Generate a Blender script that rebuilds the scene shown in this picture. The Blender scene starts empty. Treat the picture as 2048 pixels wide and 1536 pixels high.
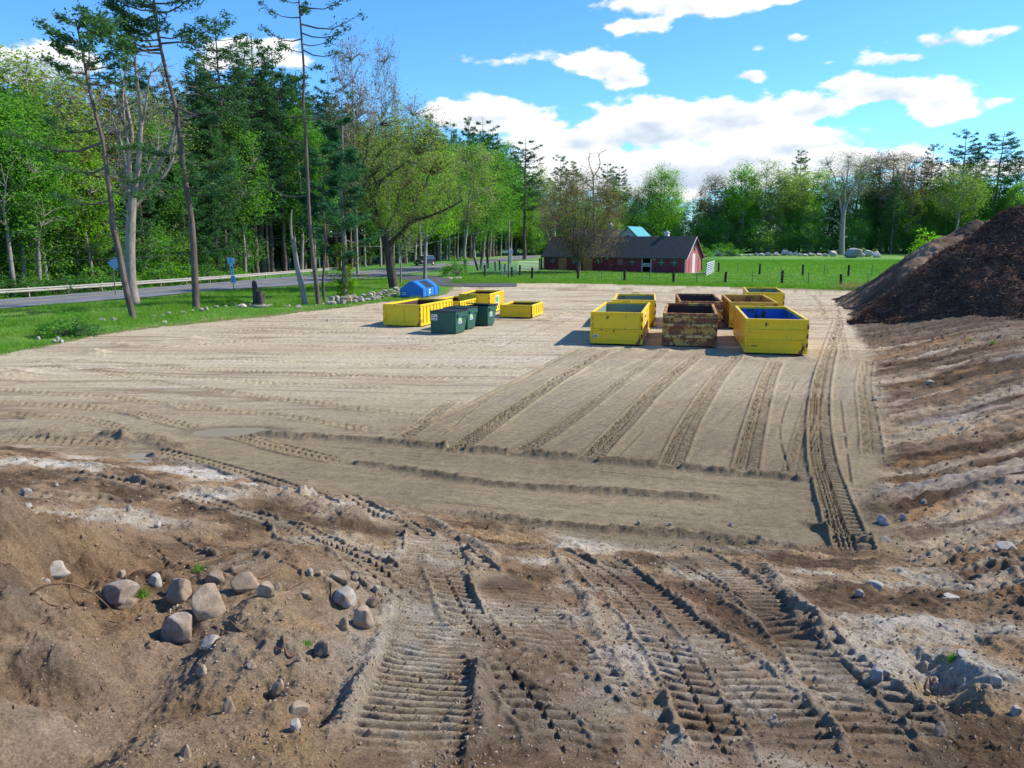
import bpy, math, random
import numpy as np
from mathutils import Vector, Matrix

sc = bpy.context.scene
col = sc.collection
# ---------------------------------------------------------------- camera
FPX = 1538.0                      # focal length in pixels of the 2048 px wide photograph
PITCH = math.radians(10.53)
CH = 4.8
cam = bpy.data.objects.new('camera', bpy.data.cameras.new('camera'))
col.objects.link(cam)
cam.location = (0, 0, CH)
cam.rotation_euler = (math.radians(90) - PITCH, 0, 0)
cam.data.sensor_width = 36
cam.data.lens = 36 * FPX / 2048
cam.data.clip_start = 0.1
cam.data.clip_end = 9000
sc.camera = cam
# ---------------------------------------------------------------- light and exposure
SUN_AZ = math.radians(13)          # measured from +X towards +Y
SUN_EL = math.radians(40)
SKY = 0.15
sc.view_settings.view_transform = 'Standard'
sc.view_settings.look = 'None'
sc.view_settings.gamma = 1
sc.view_settings.exposure = 0.72
sc.render.engine = 'CYCLES'
sc.cycles.use_denoising = True
sc.cycles.max_bounces = 5
sc.cycles.diffuse_bounces = 3
sc.cycles.transmission_bounces = 4
sc.cycles.transparent_max_bounces = 6
sun = bpy.data.objects.new('sun', bpy.data.lights.new('sun', 'SUN'))
col.objects.link(sun)
sd = Vector((math.cos(SUN_AZ) * math.cos(SUN_EL), math.sin(SUN_AZ) * math.cos(SUN_EL), math.sin(SUN_EL)))
sun.rotation_euler = (-sd).to_track_quat('-Z', 'Y').to_euler()
sun.data.energy = 4.2
sun.data.angle = math.radians(0.9)
sun.data.color = (1.0, 0.92, 0.80)

cp, sp = math.cos(PITCH), math.sin(PITCH)
def ray(px, py):
    u = (px - 1024) / FPX; v = (py - 768) / FPX
    return u, cp - v * sp, -sp - v * cp
def G0(px, py, z=0.0):
    a, b, c = ray(px, py)
    t = (z - CH) / c
    return (a * t, b * t)
def AT(px, py, Y):
    a, b, c = ray(px, py)
    t = Y / b
    return Vector((a * t, Y, CH + c * t))
def pix(p):
    d = Vector(p) - Vector((0, 0, CH))
    dep = d.y * cp - d.z * sp
    return 1024 + FPX * d.x / dep, 768 + FPX * (-d.y * sp - d.z * cp) / dep

# ---------------------------------------------------------------- sky with clouds (world, laid out by direction)
def build_world():
    w = bpy.data.worlds.new('World'); sc.world = w; w.use_nodes = True
    nt = w.node_tree; N = nt.nodes; L = nt.links; N.clear()
    def nd(t, **k):
        n = N.new(t)
        for a, b in k.items(): setattr(n, a, b)
        return n
    def val(s, x):
        if isinstance(x, (int, float)): s.default_value = x
        else: L.new(x, s)
    def M(op, a, b=0.0, c=None, clamp=False):
        n = nd('ShaderNodeMath', operation=op, use_clamp=clamp)
        val(n.inputs[0], a); val(n.inputs[1], b)
        if c is not None: val(n.inputs[2], c)
        return n.outputs[0]
    out = nd('ShaderNodeOutputWorld'); bg = nd('ShaderNodeBackground')
    sky = nd('ShaderNodeTexSky', sky_type='NISHITA')
    sky.sun_disc = False
    sky.sun_elevation = SUN_EL
    sky.sun_rotation = math.pi / 2 - SUN_AZ
    sky.air_density = 1.0; sky.dust_density = 0.0; sky.ozone_density = 2.5; sky.altitude = 100
    tint = nd('ShaderNodeMix', data_type='RGBA', blend_type='MULTIPLY')
    tint.inputs['Factor'].default_value = 1.0
    hs = nd('ShaderNodeHueSaturation'); hs.inputs['Saturation'].default_value = 1.12; L.new(sky.outputs[0], hs.inputs['Color']); L.new(hs.outputs[0], tint.inputs['A'])
    tint.inputs['B'].default_value = TINT
    tc = nd('ShaderNodeTexCoord')
    n1 = nd('ShaderNodeTexNoise'); n1.inputs['Scale'].default_value = 9; n1.inputs['Detail'].default_value = 9; n1.inputs['Roughness'].default_value = 0.6
    mp = nd('ShaderNodeMapping'); mp.inputs['Scale'].default_value = (1, 1, 2.0)
    L.new(tc.outputs['Generated'], mp.inputs[0]); L.new(mp.outputs[0], n1.inputs[0])
    n2 = nd('ShaderNodeTexNoise'); n2.inputs['Scale'].default_value = 30; n2.inputs['Detail'].default_value = 6
    L.new(mp.outputs[0], n2.inputs[0])
    sx = nd('ShaderNodeSeparateXYZ'); L.new(tc.outputs['Generated'], sx.inputs[0])
    az = M('ARCTAN2', sx.outputs[0], sx.outputs[1])
    el = M('ARCSINE', sx.outputs[2])
    best = None; shade = None
    for (cx, cy, rx, ry, dn) in CLOUDS:
        a, b, c = ray(cx, cy); l = math.sqrt(a * a + b * b + c * c)
        A = math.atan2(a, b); E = math.asin(c / l)
        a2, b2, c2 = ray(cx + rx, cy); RA = abs(math.atan2(a2, b2) - A)
        a3, b3, c3 = ray(cx, cy - ry); l3 = math.sqrt(a3 * a3 + b3 * b3 + c3 * c3); RE = abs(math.asin(c3 / l3) - E)
        dx = M('MULTIPLY', M('SUBTRACT', az, A), 1 / RA)
        dy = M('MULTIPLY', M('SUBTRACT', el, E), 1 / RE)
        # cumulus: flatter base than top
        q = M('SQRT', M('ADD', M('MULTIPLY', dx, dx), M('MULTIPLY', dy, dy)))
        f = M('MULTIPLY', M('SUBTRACT', 1.0, q), dn)
        f = M('MAXIMUM', f, -3)
        best = f if best is None else M('SMOOTH_MAX', best, f, 0.25)
        s = M('ADD', dy, M('MULTIPLY', f, 0.0))
        wgt = M('MAXIMUM', f, 0.0)
        shade = M('MULTIPLY', wgt, s) if shade is None else M('ADD', shade, M('MULTIPLY', wgt, s))
    nn = M('ADD', M('MULTIPLY', M('SUBTRACT', n1.outputs[0], 0.5), 2.3), M('MULTIPLY', M('SUBTRACT', n2.outputs[0], 0.5), 1.5))
    dens = M('ADD', best, nn)
    mr = nd('ShaderNodeMapRange', interpolation_type='SMOOTHSTEP'); L.new(dens, mr.inputs[0])
    mr.inputs[1].default_value = -0.04; mr.inputs[2].default_value = 0.36; mr.inputs[3].default_value = 0; mr.inputs[4].default_value = 1
    # brightness inside the cloud: bright tops and rims, grey-blue bellies
    sh = M('ADD', M('MULTIPLY', shade, 0.8), M('MULTIPLY', nn, 0.75))
    sh = M('SUBTRACT', sh, M('MULTIPLY', M('MAXIMUM', M('SUBTRACT', best, 0.45), 0.0), 0.45))
    mr2 = nd('ShaderNodeMapRange', interpolation_type='SMOOTHSTEP'); L.new(sh, mr2.inputs[0])
    mr2.inputs[1].default_value = -0.75; mr2.inputs[2].default_value = 0.18
    cc = nd('ShaderNodeMix', data_type='RGBA'); L.new(mr2.outputs[0], cc.inputs['Factor'])
    k = 1 / SKY * CLOUD_K
    cc.inputs['A'].default_value = (0.54 * k, 0.64 * k, 0.77 * k, 1); cc.inputs['B'].default_value = (1.0 * k, 1.0 * k, 1.02 * k, 1)
    mx = nd('ShaderNodeMix', data_type='RGBA'); L.new(mr.outputs[0], mx.inputs['Factor'])
    L.new(tint.outputs['Result'], mx.inputs['A']); L.new(cc.outputs['Result'], mx.inputs['B'])
    L.new(mx.outputs['Result'], bg.inputs[0]); bg.inputs[1].default_value = SKY
    L.new(bg.outputs[0], out.inputs[0])
    w.cycles.sampling_method = 'MANUAL'; w.cycles.sample_map_resolution = 512
TINT = (0.45, 0.73, 1.0, 1)
CLOUD_K = 0.70
CLOUDS = [(960, 232, 150, 42, 1.2), (1150, 285, 170, 50, 1.3), (1300, 250, 130, 62, 1.5), (1450, 240, 170, 58, 1.5),
          (1610, 215, 110, 34, 1.2), (1560, 290, 190, 48, 1.5), (1700, 322, 200, 34, 1.3), (1350, 340, 420, 62, 1.5), (1880, 345, 200, 24, 1.0),
          (1200, 132, 78, 32, 1.0), (1245, 156, 48, 22, 0.9), (1390, 6, 190, 30, 1.0), (1275, 52, 60, 20, 0.7), (1540, -12, 130, 26, 1.0),
          (1895, 82, 120, 24, 0.8), (1800, 115, 80, 18, 0.7), (2000, 62, 60, 14, 0.7), (1790, 178, 150, 34, 1.2), (1885, 200, 80, 44, 1.2), (1700, 165, 70, 24, 1.0),
          (1500, 150, 46, 18, 0.8), (1590, 76, 34, 13, 0.7), (1512, 98, 22, 9, 0.5), (1010, 125, 80, 20, 0.45), (1655, 126, 18, 9, 0.5),
          (90, 125, 150, 44, 1.5), (20, 130, 90, 44, 1.4), (500, 105, 120, 40, 1.2), (2010, 202, 46, 10, 0.4), (2200, 330, 180, 50, 1.2), (-250, 200, 300, 80, 1.2)]
build_world()

# ---------------------------------------------------------------- numpy noise
def _h(ix, iy, s):
    n = (ix * 374761393 + iy * 668265263 + s * 974711) & 0xffffffff
    n = ((n ^ (n >> 13)) * 1274126177) & 0xffffffff
    return ((n ^ (n >> 16)) & 0xffff) / 65535.0
def vn(x, y, s=0):
    x = np.asarray(x, float); y = np.asarray(y, float)
    fx = np.floor(x); fy = np.floor(y)
    ix = fx.astype(np.int64); iy = fy.astype(np.int64)
    u = x - fx; v = y - fy
    u = u * u * (3 - 2 * u); v = v * v * (3 - 2 * v)
    a = _h(ix, iy, s); b = _h(ix + 1, iy, s); c = _h(ix, iy + 1, s); d = _h(ix + 1, iy + 1, s)
    return (a + (b - a) * u) * (1 - v) + (c + (d - c) * u) * v      # 0..1
def fbm(x, y, s=0, o=4, g=0.5):
    r = 0; a = 1; t = 0
    for k in range(o):
        r = r + a * (vn(x * 2 ** k, y * 2 ** k, s + k * 17) - 0.5); t += a; a *= g
    return r / t * 2                                              # about -1..1
def sst(a, b, x):
    t = np.clip((x - a) / (b - a), 0, 1)
    return t * t * (3 - 2 * t)

# ---------------------------------------------------------------- large shape of the ground
EDGE = [G0(*p) for p in [(1790, 1250), (1760, 1100), (1745, 1000), (1765, 900), (1745, 800), (1735, 700), (1695, 650), (1700, 600), (1722, 582)]]
EX = np.array([EDGE[0][0] - 0.6] + [p[0] for p in EDGE[1:]] + [60]); EY = np.array([4.0] + [p[1] for p in EDGE[1:]] + [130])
def zb(X, Y):
    X = np.asarray(X, float); Y = np.asarray(Y, float)
    y0 = np.interp(X, [-30, -14, -12, -7, -3, 1.7, 5.3, 12], [19, 18, 17.4, 15.8, 13.6, 11.3, 11.2, 11.4])
    d = y0 - Y
    sl = 0.275 * (np.sqrt(d * d + 0.5) + d) / 2
    z = 2.95 * (1 - np.exp(-(sl / 2.95) ** 1.0 * 1.25)) * 1.0
    z = z * sst(-16, -1, Y) * 1.0
    z = z + 0.80 * np.exp(-(((X + 4.75) / 1.15) ** 2 + ((Y - 5.2) / 2.4) ** 2) ** 1.4)
    z = z + 0.40 * np.exp(-(((X + 2.15) / 0.9) ** 2 + ((Y - 6.6) / 1.2) ** 2))
    z = z - 0.22 * np.exp(-(((X + 2.55 - 0.1 * (Y - 4)) / 0.35) ** 2 + ((Y - 4.3) / 1.2) ** 2))
    xe = np.interp(Y, EY, EX)
    b = X - xe
    bank = 0.90 * sst(0, 6.5, b) + 0.035 * np.clip(b - 5, 0, 40)
    z = z + bank * sst(0, 7, Y) * (1 - sst(75, 95, Y)) * (1 - 0.55 * (1 - sst(7, 14, Y)))
    z = z + 0.012 * np.clip(Y - 105, 0, 260)
    return z
def TG(px, py):
    a, b, c = ray(px, py)
    t = 2.0 * 1.012 ** np.arange(620)
    f = CH + c * t - zb(a * t, b * t)
    i = int(np.argmax(f < 0))
    if f[i] >= 0: i = len(t) - 1
    lo, hi = t[max(i - 1, 0)], t[i]
    for _ in range(18):
        m = (lo + hi) / 2
        if CH + c * m - float(zb(a * m, b * m)) < 0: hi = m
        else: lo = m
    return Vector((a * hi, b * hi, float(zb(a * hi, b * hi))))
def W(pts): return np.array([[*TG(*p)][:2] for p in pts])
def hgt(base, py):
    'height above base of the pixel row py over that ground point'
    x, _ = pix(base)
    return AT(x, py, base[1]).z - base[2]

# ---------------------------------------------------------------- properties and mesh helpers
def tag(o, label=None, cat=None, group=None, kind=None):
    if label: o['label'] = label
    if cat: o['category'] = cat
    if group: o['group'] = group
    if kind: o['kind'] = kind
    return o
def empty(name, loc=(0, 0, 0), rz=0, label=None, cat=None, group=None):
    o = bpy.data.objects.new(name, None); col.objects.link(o)
    o.location = loc; o.rotation_euler = (0, 0, rz); o.empty_display_size = 0.2
    return tag(o, label, cat, group)
def npmesh(name, V, F, mat, parent=None, smooth=False, colr=None, mi=None):
    'V (n,3); F (m,k) same-size polygons or list of such arrays'
    me = bpy.data.meshes.new(name)
    Fs = F if isinstance(F, list) else [F]
    Fs = [f for f in Fs if len(f)]
    nl = sum(f.size for f in Fs); nf = sum(len(f) for f in Fs)
    me.vertices.add(len(V)); me.vertices.foreach_set('co', np.asarray(V, np.float32).ravel())
    me.loops.add(nl); me.polygons.add(nf)
    me.loops.foreach_set('vertex_index', np.concatenate([f.ravel() for f in Fs]).astype(np.int32))
    tot = np.concatenate([np.full(len(f), f.shape[1]) for f in Fs])
    st = np.concatenate([[0], np.cumsum(tot)[:-1]]).astype(np.int32)
    me.polygons.foreach_set('loop_start', st)
    me.polygons.foreach_set('use_smooth', np.full(nf, smooth))
    if mi is not None: me.polygons.foreach_set('material_index', np.asarray(mi, np.int32))
    if colr is not None:
        a = me.attributes.new('Col', 'FLOAT_COLOR', 'POINT')
        c = np.ones((len(V), 4), np.float32); c[:, :colr.shape[1]] = colr
        a.data.foreach_set('color', c.ravel())
    for m in (mat if isinstance(mat, (list, tuple)) else [mat]): me.materials.append(m)
    me.update(calc_edges=True)
    o = bpy.data.objects.new(name, me); col.objects.link(o)
    if parent: o.parent = parent
    return o
class MB:
    def __init__(s): s.v = []; s.f = []
    def add(s, vs, fs):
        n = len(s.v); s.v += [tuple(p) for p in vs]; s.f += [tuple(i + n for i in f) for f in fs]
        return s
    def box(s, x0, x1, y0, y1, z0, z1, b=0.0):
        if b <= 0:
            return s.add([(x0, y0, z0), (x1, y0, z0), (x1, y1, z0), (x0, y1, z0), (x0, y0, z1), (x1, y0, z1), (x1, y1, z1), (x0, y1, z1)],
                         [(0, 3, 2, 1), (4, 5, 6, 7), (0, 1, 5, 4), (1, 2, 6, 5), (2, 3, 7, 6), (3, 0, 4, 7)])
        P = [(x0 + b, y0), (x1 - b, y0), (x1, y0 + b), (x1, y1 - b), (x1 - b, y1), (x0 + b, y1), (x0, y1 - b), (x0, y0 + b)]
        return s.prism(P, z0, z1)
    def prism(s, P, z0, z1, ax='z'):
        n = len(P)
        def m(p, h): return (p[0], p[1], h) if ax == 'z' else ((h, p[0], p[1]) if ax == 'x' else (p[0], h, p[1]))
        vs = [m(p, z0) for p in P] + [m(p, z1) for p in P]
        return s.add(vs, [tuple(range(n))[::-1], tuple(range(n, 2 * n))] + [(i, (i + 1) % n, n + (i + 1) % n, n + i) for i in range(n)])
    def tube(s, pts, rs, n=6, cap=True):
        pts = [Vector(p) for p in pts]
        if not isinstance(rs, (list, tuple)): rs = [rs] * len(pts)
        base = len(s.v); prev = None
        for i, p in enumerate(pts):
            d = (pts[min(i + 1, len(pts) - 1)] - pts[max(i - 1, 0)]).normalized()
            a = d.cross(Vector((0.13, 0.21, 1) if abs(d.z) < 0.9 else (1, 0.1, 0))).normalized() if prev is None else (prev - d * prev.dot(d)).normalized()
            prev = a; b = d.cross(a)
            for k in range(n):
                t = 2 * math.pi * k / n
                q = p + (a * math.cos(t) + b * math.sin(t)) * rs[i]
                s.v.append(tuple(q))
        for i in range(len(pts) - 1):
            for k in range(n):
                s.f.append((base + i * n + k, base + i * n + (k + 1) % n, base + (i + 1) * n + (k + 1) % n, base + (i + 1) * n + k))
        if cap:
            s.f.append(tuple(base + k for k in range(n))[::-1]); s.f.append(tuple(base + (len(pts) - 1) * n + k for k in range(n)))
        return s
    def lathe(s, prof, n=16, c=(0, 0, 0), ax='z'):
        base = len(s.v)
        for (r, h) in prof:
            for k in range(n):
                t = 2 * math.pi * k / n
                x, y, z = r * math.cos(t), r * math.sin(t), h
                if ax == 'x': x, y, z = h, r * math.cos(t), r * math.sin(t)
                if ax == 'y': x, y, z = r * math.cos(t), h, r * math.sin(t)
                s.v.append((c[0] + x, c[1] + y, c[2] + z))
        for i in range(len(prof) - 1):
            for k in range(n):
                s.f.append((base + i * n + k, base + i * n + (k + 1) % n, base + (i + 1) * n + (k + 1) % n, base + (i + 1) * n + k))
        s.f.append(tuple(base + k for k in range(n))[::-1]); s.f.append(tuple(base + (len(prof) - 1) * n + k for k in range(n)))
        return s
    def build(s, name, mat, parent=None, smooth=False, bevel=0):
        me = bpy.data.meshes.new(name); me.from_pydata(s.v, [], s.f)
        me.materials.append(mat)
        if smooth: me.polygons.foreach_set('use_smooth', [True] * len(me.polygons))
        me.update()
        o = bpy.data.objects.new(name, me); col.objects.link(o)
        if parent: o.parent = parent
        if bevel:
            m = o.modifiers.new('b', 'BEVEL'); m.width = bevel; m.segments = 1; m.limit_method = 'ANGLE'
        return o

# ---------------------------------------------------------------- materials
def shader(name, build, rough=0.9, spec=0.3):
    m = bpy.data.materials.new(name); m.use_nodes = True
    nt = m.node_tree; bs = nt.nodes['Principled BSDF']
    bs.inputs['Roughness'].default_value = rough; bs.inputs['Specular IOR Level'].default_value = spec
    build(nt, bs); return m
def nz(nt, scale, detail=5, rough=0.6, co='Object', stretch=None, typ='ShaderNodeTexNoise'):
    tc = nt.nodes.new('ShaderNodeTexCoord'); n = nt.nodes.new(typ)
    n.inputs['Scale'].default_value = scale
    if typ == 'ShaderNodeTexNoise':
        n.inputs['Detail'].default_value = detail; n.inputs['Roughness'].default_value = rough
    src = tc.outputs[co]
    if stretch:
        mp = nt.nodes.new('ShaderNodeMapping'); mp.inputs['Scale'].default_value = stretch
        nt.links.new(src, mp.inputs[0]); src = mp.outputs[0]
    nt.links.new(src, n.inputs['Vector'])
    return n.outputs[0]
def ramp(nt, fac, stops):
    r = nt.nodes.new('ShaderNodeValToRGB'); e = r.color_ramp.elements
    while len(e) < len(stops): e.new(0.5)
    for k, (p, c) in enumerate(stops):
        e[k].position = p; e[k].color = (*c, 1) if len(c) == 3 else c
    nt.links.new(fac, r.inputs[0]); return r.outputs[0]
def mixc(nt, f, a, b, mode='MIX'):
    n = nt.nodes.new('ShaderNodeMix'); n.data_type = 'RGBA'; n.blend_type = mode
    for s, x in ((n.inputs['Factor'], f), (n.inputs['A'], a), (n.inputs['B'], b)):
        if isinstance(x, (int, float)): s.default_value = x
        elif isinstance(x, tuple): s.default_value = (*x, 1) if len(x) == 3 else x
        else: nt.links.new(x, s)
    return n.outputs['Result']
def bump(nt, bs, h, strength=0.4, dist=0.02):
    b = nt.nodes.new('ShaderNodeBump'); b.inputs['Strength'].default_value = strength; b.inputs['Distance'].default_value = dist
    nt.links.new(h, b.inputs['Height']); nt.links.new(b.outputs[0], bs.inputs['Normal'])
def simple(name, c, rough=0.7, var=0.25, scale=3, metal=0, bmp=0, c2=None, spec=0.4, stretch=None):
    def b(nt, bs):
        f = nz(nt, scale, stretch=stretch)
        lo = tuple(x * (1 - var) for x in c) if c2 is None else c2
        hi = tuple(min(1, x * (1 + var)) for x in c) if c2 is None else c
        nt.links.new(ramp(nt, f, [(0.3, lo), (0.7, hi)]), bs.inputs['Base Color'])
        bs.inputs['Metallic'].default_value = metal
        if bmp: bump(nt, bs, nz(nt, scale * 6), bmp, 0.02)
    return shader(name, b, rough, spec)
def painted(name, c, rust=(0.10, 0.035, 0.015), amount=0.35, dirt=(0.25, 0.19, 0.12), scale=1.6, rough=0.5, faded=None):
    'paint that is chipped, streaked and dusty'
    def b(nt, bs):
        n1 = nz(nt, scale, 8, 0.65); n2 = nz(nt, scale * 5, 6, 0.6, stretch=(1, 1, 0.25)); n3 = nz(nt, 0.7, 3, 0.5)
        base = mixc(nt, ramp(nt, n3, [(0.35, (0, 0, 0)), (0.7, (1, 1, 1))]), c, faded or tuple(x * 0.8 + 0.03 for x in c))
        d = ramp(nt, n2, [(0.45, (0, 0, 0)), (0.8, (0.6, 0.6, 0.6))])
        base = mixc(nt, d, base, tuple(0.55 * x + 0.45 * y for x, y in zip(c, dirt)))
        add = nt.nodes.new('ShaderNodeMath'); add.operation = 'MULTIPLY_ADD'
        nt.links.new(n2, add.inputs[0]); add.inputs[1].default_value = 0.4; nt.links.new(n1, add.inputs[2])
        th = 0.95 - amount * 0.6
        rm = ramp(nt, add.outputs[0], [(max(th - 0.03, 0.01), (0, 0, 0)), (min(th + 0.03, 1), (1, 1, 1))])
        rc = mixc(nt, nz(nt, 20, 4), rust, tuple(min(1, x * 2.4 + 0.02) for x in rust))
        nt.links.new(mixc(nt, rm, base, rc), bs.inputs['Base Color'])
        rr = nt.nodes.new('ShaderNodeMapRange'); nt.links.new(rm, rr.inputs[0]); rr.inputs[3].default_value = rough; rr.inputs[4].default_value = 0.95
        nt.links.new(rr.outputs[0], bs.inputs['Roughness'])
        bump(nt, bs, n1, 0.15, 0.02)
    return shader(name, b, rough, 0.35)
def leafmat(name, cols, trans=0.45, scale=0.35):
    'foliage colour: varies per leaf, per clump and per tree; light passes through'
    m = bpy.data.materials.new(name); m.use_nodes = True
    nt = m.node_tree; nt.nodes.clear(); N = nt.nodes; L = nt.links
    out = N.new('ShaderNodeOutputMaterial'); gi = N.new('ShaderNodeNewGeometry'); oi = N.new('ShaderNodeObjectInfo')
    cl = nz(nt, scale, 3, 0.5)
    a = N.new('ShaderNodeMath'); a.operation = 'MULTIPLY_ADD'; L.new(gi.outputs['Random Per Island'], a.inputs[0]); a.inputs[1].default_value = 0.26
    b = N.new('ShaderNodeMath'); b.operation = 'MULTIPLY_ADD'; L.new(cl, b.inputs[0]); b.inputs[1].default_value = 0.9; b.inputs[2].default_value = -0.20; L.new(b.outputs[0], a.inputs[2])
    c = N.new('ShaderNodeMath'); c.operation = 'MULTIPLY_ADD'; L.new(oi.outputs['Random'], c.inputs[0]); c.inputs[1].default_value = 0.35; L.new(a.outputs[0], c.inputs[2])
    cols = [tuple(min(.6, x * 1.22) for x in c_) if c_[1] > c_[0] * 1.4 else c_ for c_ in cols]; n = len(cols)
    cr = ramp(nt, c.outputs[0], [(0.1 + 0.8 * k / (n - 1), cols[k]) for k in range(n)])
    d = N.new('ShaderNodeBsdfDiffuse'); t = N.new('ShaderNodeBsdfTranslucent'); mx = N.new('ShaderNodeMixShader'); mx.inputs[0].default_value = trans
    L.new(cr, d.inputs[0])
    hs = mixc(nt, 1.0, cr, (1.05, 1.25, 0.55), 'MULTIPLY'); L.new(hs, t.inputs[0])
    L.new(d.outputs[0], mx.inputs[1]); L.new(t.outputs[0], mx.inputs[2]); L.new(mx.outputs[0], out.inputs[0])
    return m
def barkmat(name, c1, c2, scale=3):
    def b(nt, bs):
        f = nz(nt, scale, 8, 0.7, stretch=(1.6, 1.6, 0.35))
        nt.links.new(ramp(nt, f, [(0.32, c1), (0.65, c2)]), bs.inputs['Base Color'])
        bump(nt, bs, nz(nt, scale * 5, 6, 0.7, stretch=(2, 2, 0.3)), 0.8, 0.06)
    return shader(name, b, 0.95, 0.15)

# ================================================================ THE GROUND
def grid():
    a = np.radians(np.concatenate([np.linspace(-49, 49, 1300), np.arange(53, 307.1, 5.0)]))
    rs = [1.3]
    while rs[-1] < 76: r = rs[-1]; rs.append(r + 0.0016 * r * (1 + r / 30))
    while rs[-1] < 6000: rs.append(rs[-1] * 1.05)
    r = np.array(rs)
    A, R = np.meshgrid(a, r)
    return R * np.sin(A), R * np.cos(A), len(a), len(r)
GX, GY, NA, NR = grid()

def seg_st(X, Y, P, w):
    'along/across coordinates of the points within w of the polyline P; returns index, s, t'
    P = np.asarray(P, float)
    m = (X > P[:, 0].min() - w) & (X < P[:, 0].max() + w) & (Y > P[:, 1].min() - w) & (Y < P[:, 1].max() + w)
    idx = np.nonzero(m.ravel())[0]
    x = X.ravel()[idx]; y = Y.ravel()[idx]
    bd = np.full(len(idx), 1e9); bs = np.zeros(len(idx)); bt = np.zeros(len(idx)); acc = 0
    for i in range(len(P) - 1):
        d = P[i + 1] - P[i]; l = math.hypot(*d); d = d / l
        px = x - P[i, 0]; py = y - P[i, 1]
        s = px * d[0] + py * d[1]; sc_ = np.clip(s, 0, l)
        if i == 0: sc_ = np.maximum(s, -0.2); sc_ = np.minimum(sc_, l)
        dx = px - sc_ * d[0]; dy = py - sc_ * d[1]
        dist = np.hypot(dx, dy); side = np.sign(px * d[1] - py * d[0])
        k = dist < bd
        bd[k] = dist[k]; bs[k] = (acc + sc_)[k]; bt[k] = (dist * side)[k]; acc += l
    k = bd < w
    return idx[k], bs[k], bt[k], acc
def smooth_poly(P, n=6):
    P = np.asarray(P, float)
    if len(P) < 3: return P
    out = []
    Q = np.vstack([2 * P[0] - P[1], P, 2 * P[-1] - P[-2]])
    for i in range(1, len(Q) - 2):
        for k in range(n):
            t = k / n
            out.append(0.5 * ((2 * Q[i]) + (Q[i + 1] - Q[i - 1]) * t + (2 * Q[i - 1] - 5 * Q[i] + 4 * Q[i + 1] - Q[i + 2]) * t * t + (3 * Q[i] - Q[i - 1] - 3 * Q[i + 1] + Q[i + 2]) * t ** 3))
    out.append(P[-1]); return np.array(out)
def inpoly(X, Y, P):
    r = np.zeros(X.shape, bool); n = len(P)
    for i in range(n):
        x1, y1 = P[i]; x2, y2 = P[(i + 1) % n]
        if y1 == y2: continue
        c = ((y1 > Y) != (y2 > Y)) & (X < (x2 - x1) * (Y - y1) / (y2 - y1) + x1)
        r ^= c
    return r
Wp = lambda pts: smooth_poly(W(pts))

# the edge between sand and grass, read off the photograph and projected on the ground
SAND = [G0(*p) for p in [(-200, 745), (0, 711), (100, 691), (200, 670), (300, 656), (400, 646), (500, 637), (600, 625), (700, 614), (770, 603),
                         (850, 600), (893, 588), (915, 573), (1000, 568), (1100, 567), (1200, 568), (1300, 571), (1500, 577), (1700, 581), (1800, 585)]] + \
       [(60, 76), (75, 50), (75, -40), (-45, -40), (-40, 10)]
ROAD_NEAR = [(-300, 642), (0, 618), (150, 606), (300, 594), (450, 580), (600, 570), (700, 559), (813, 548), (896, 537), (946, 530), (1019, 522), (1075, 516)]
ROAD_FAR = [(-300, 618), (0, 600), (150, 588), (300, 576), (400, 568), (537, 557), (673, 547), (796, 536), (896, 526.5), (946, 521), (1019, 513.5), (1085, 507.5)]
DRIVE = [(828, 549), (860, 550.5), (896, 556), (946, 561.5), (1020, 565.5), (1030, 572), (960, 572), (899, 571), (863, 568.5), (800, 563), (770, 556), (800, 547)]

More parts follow.
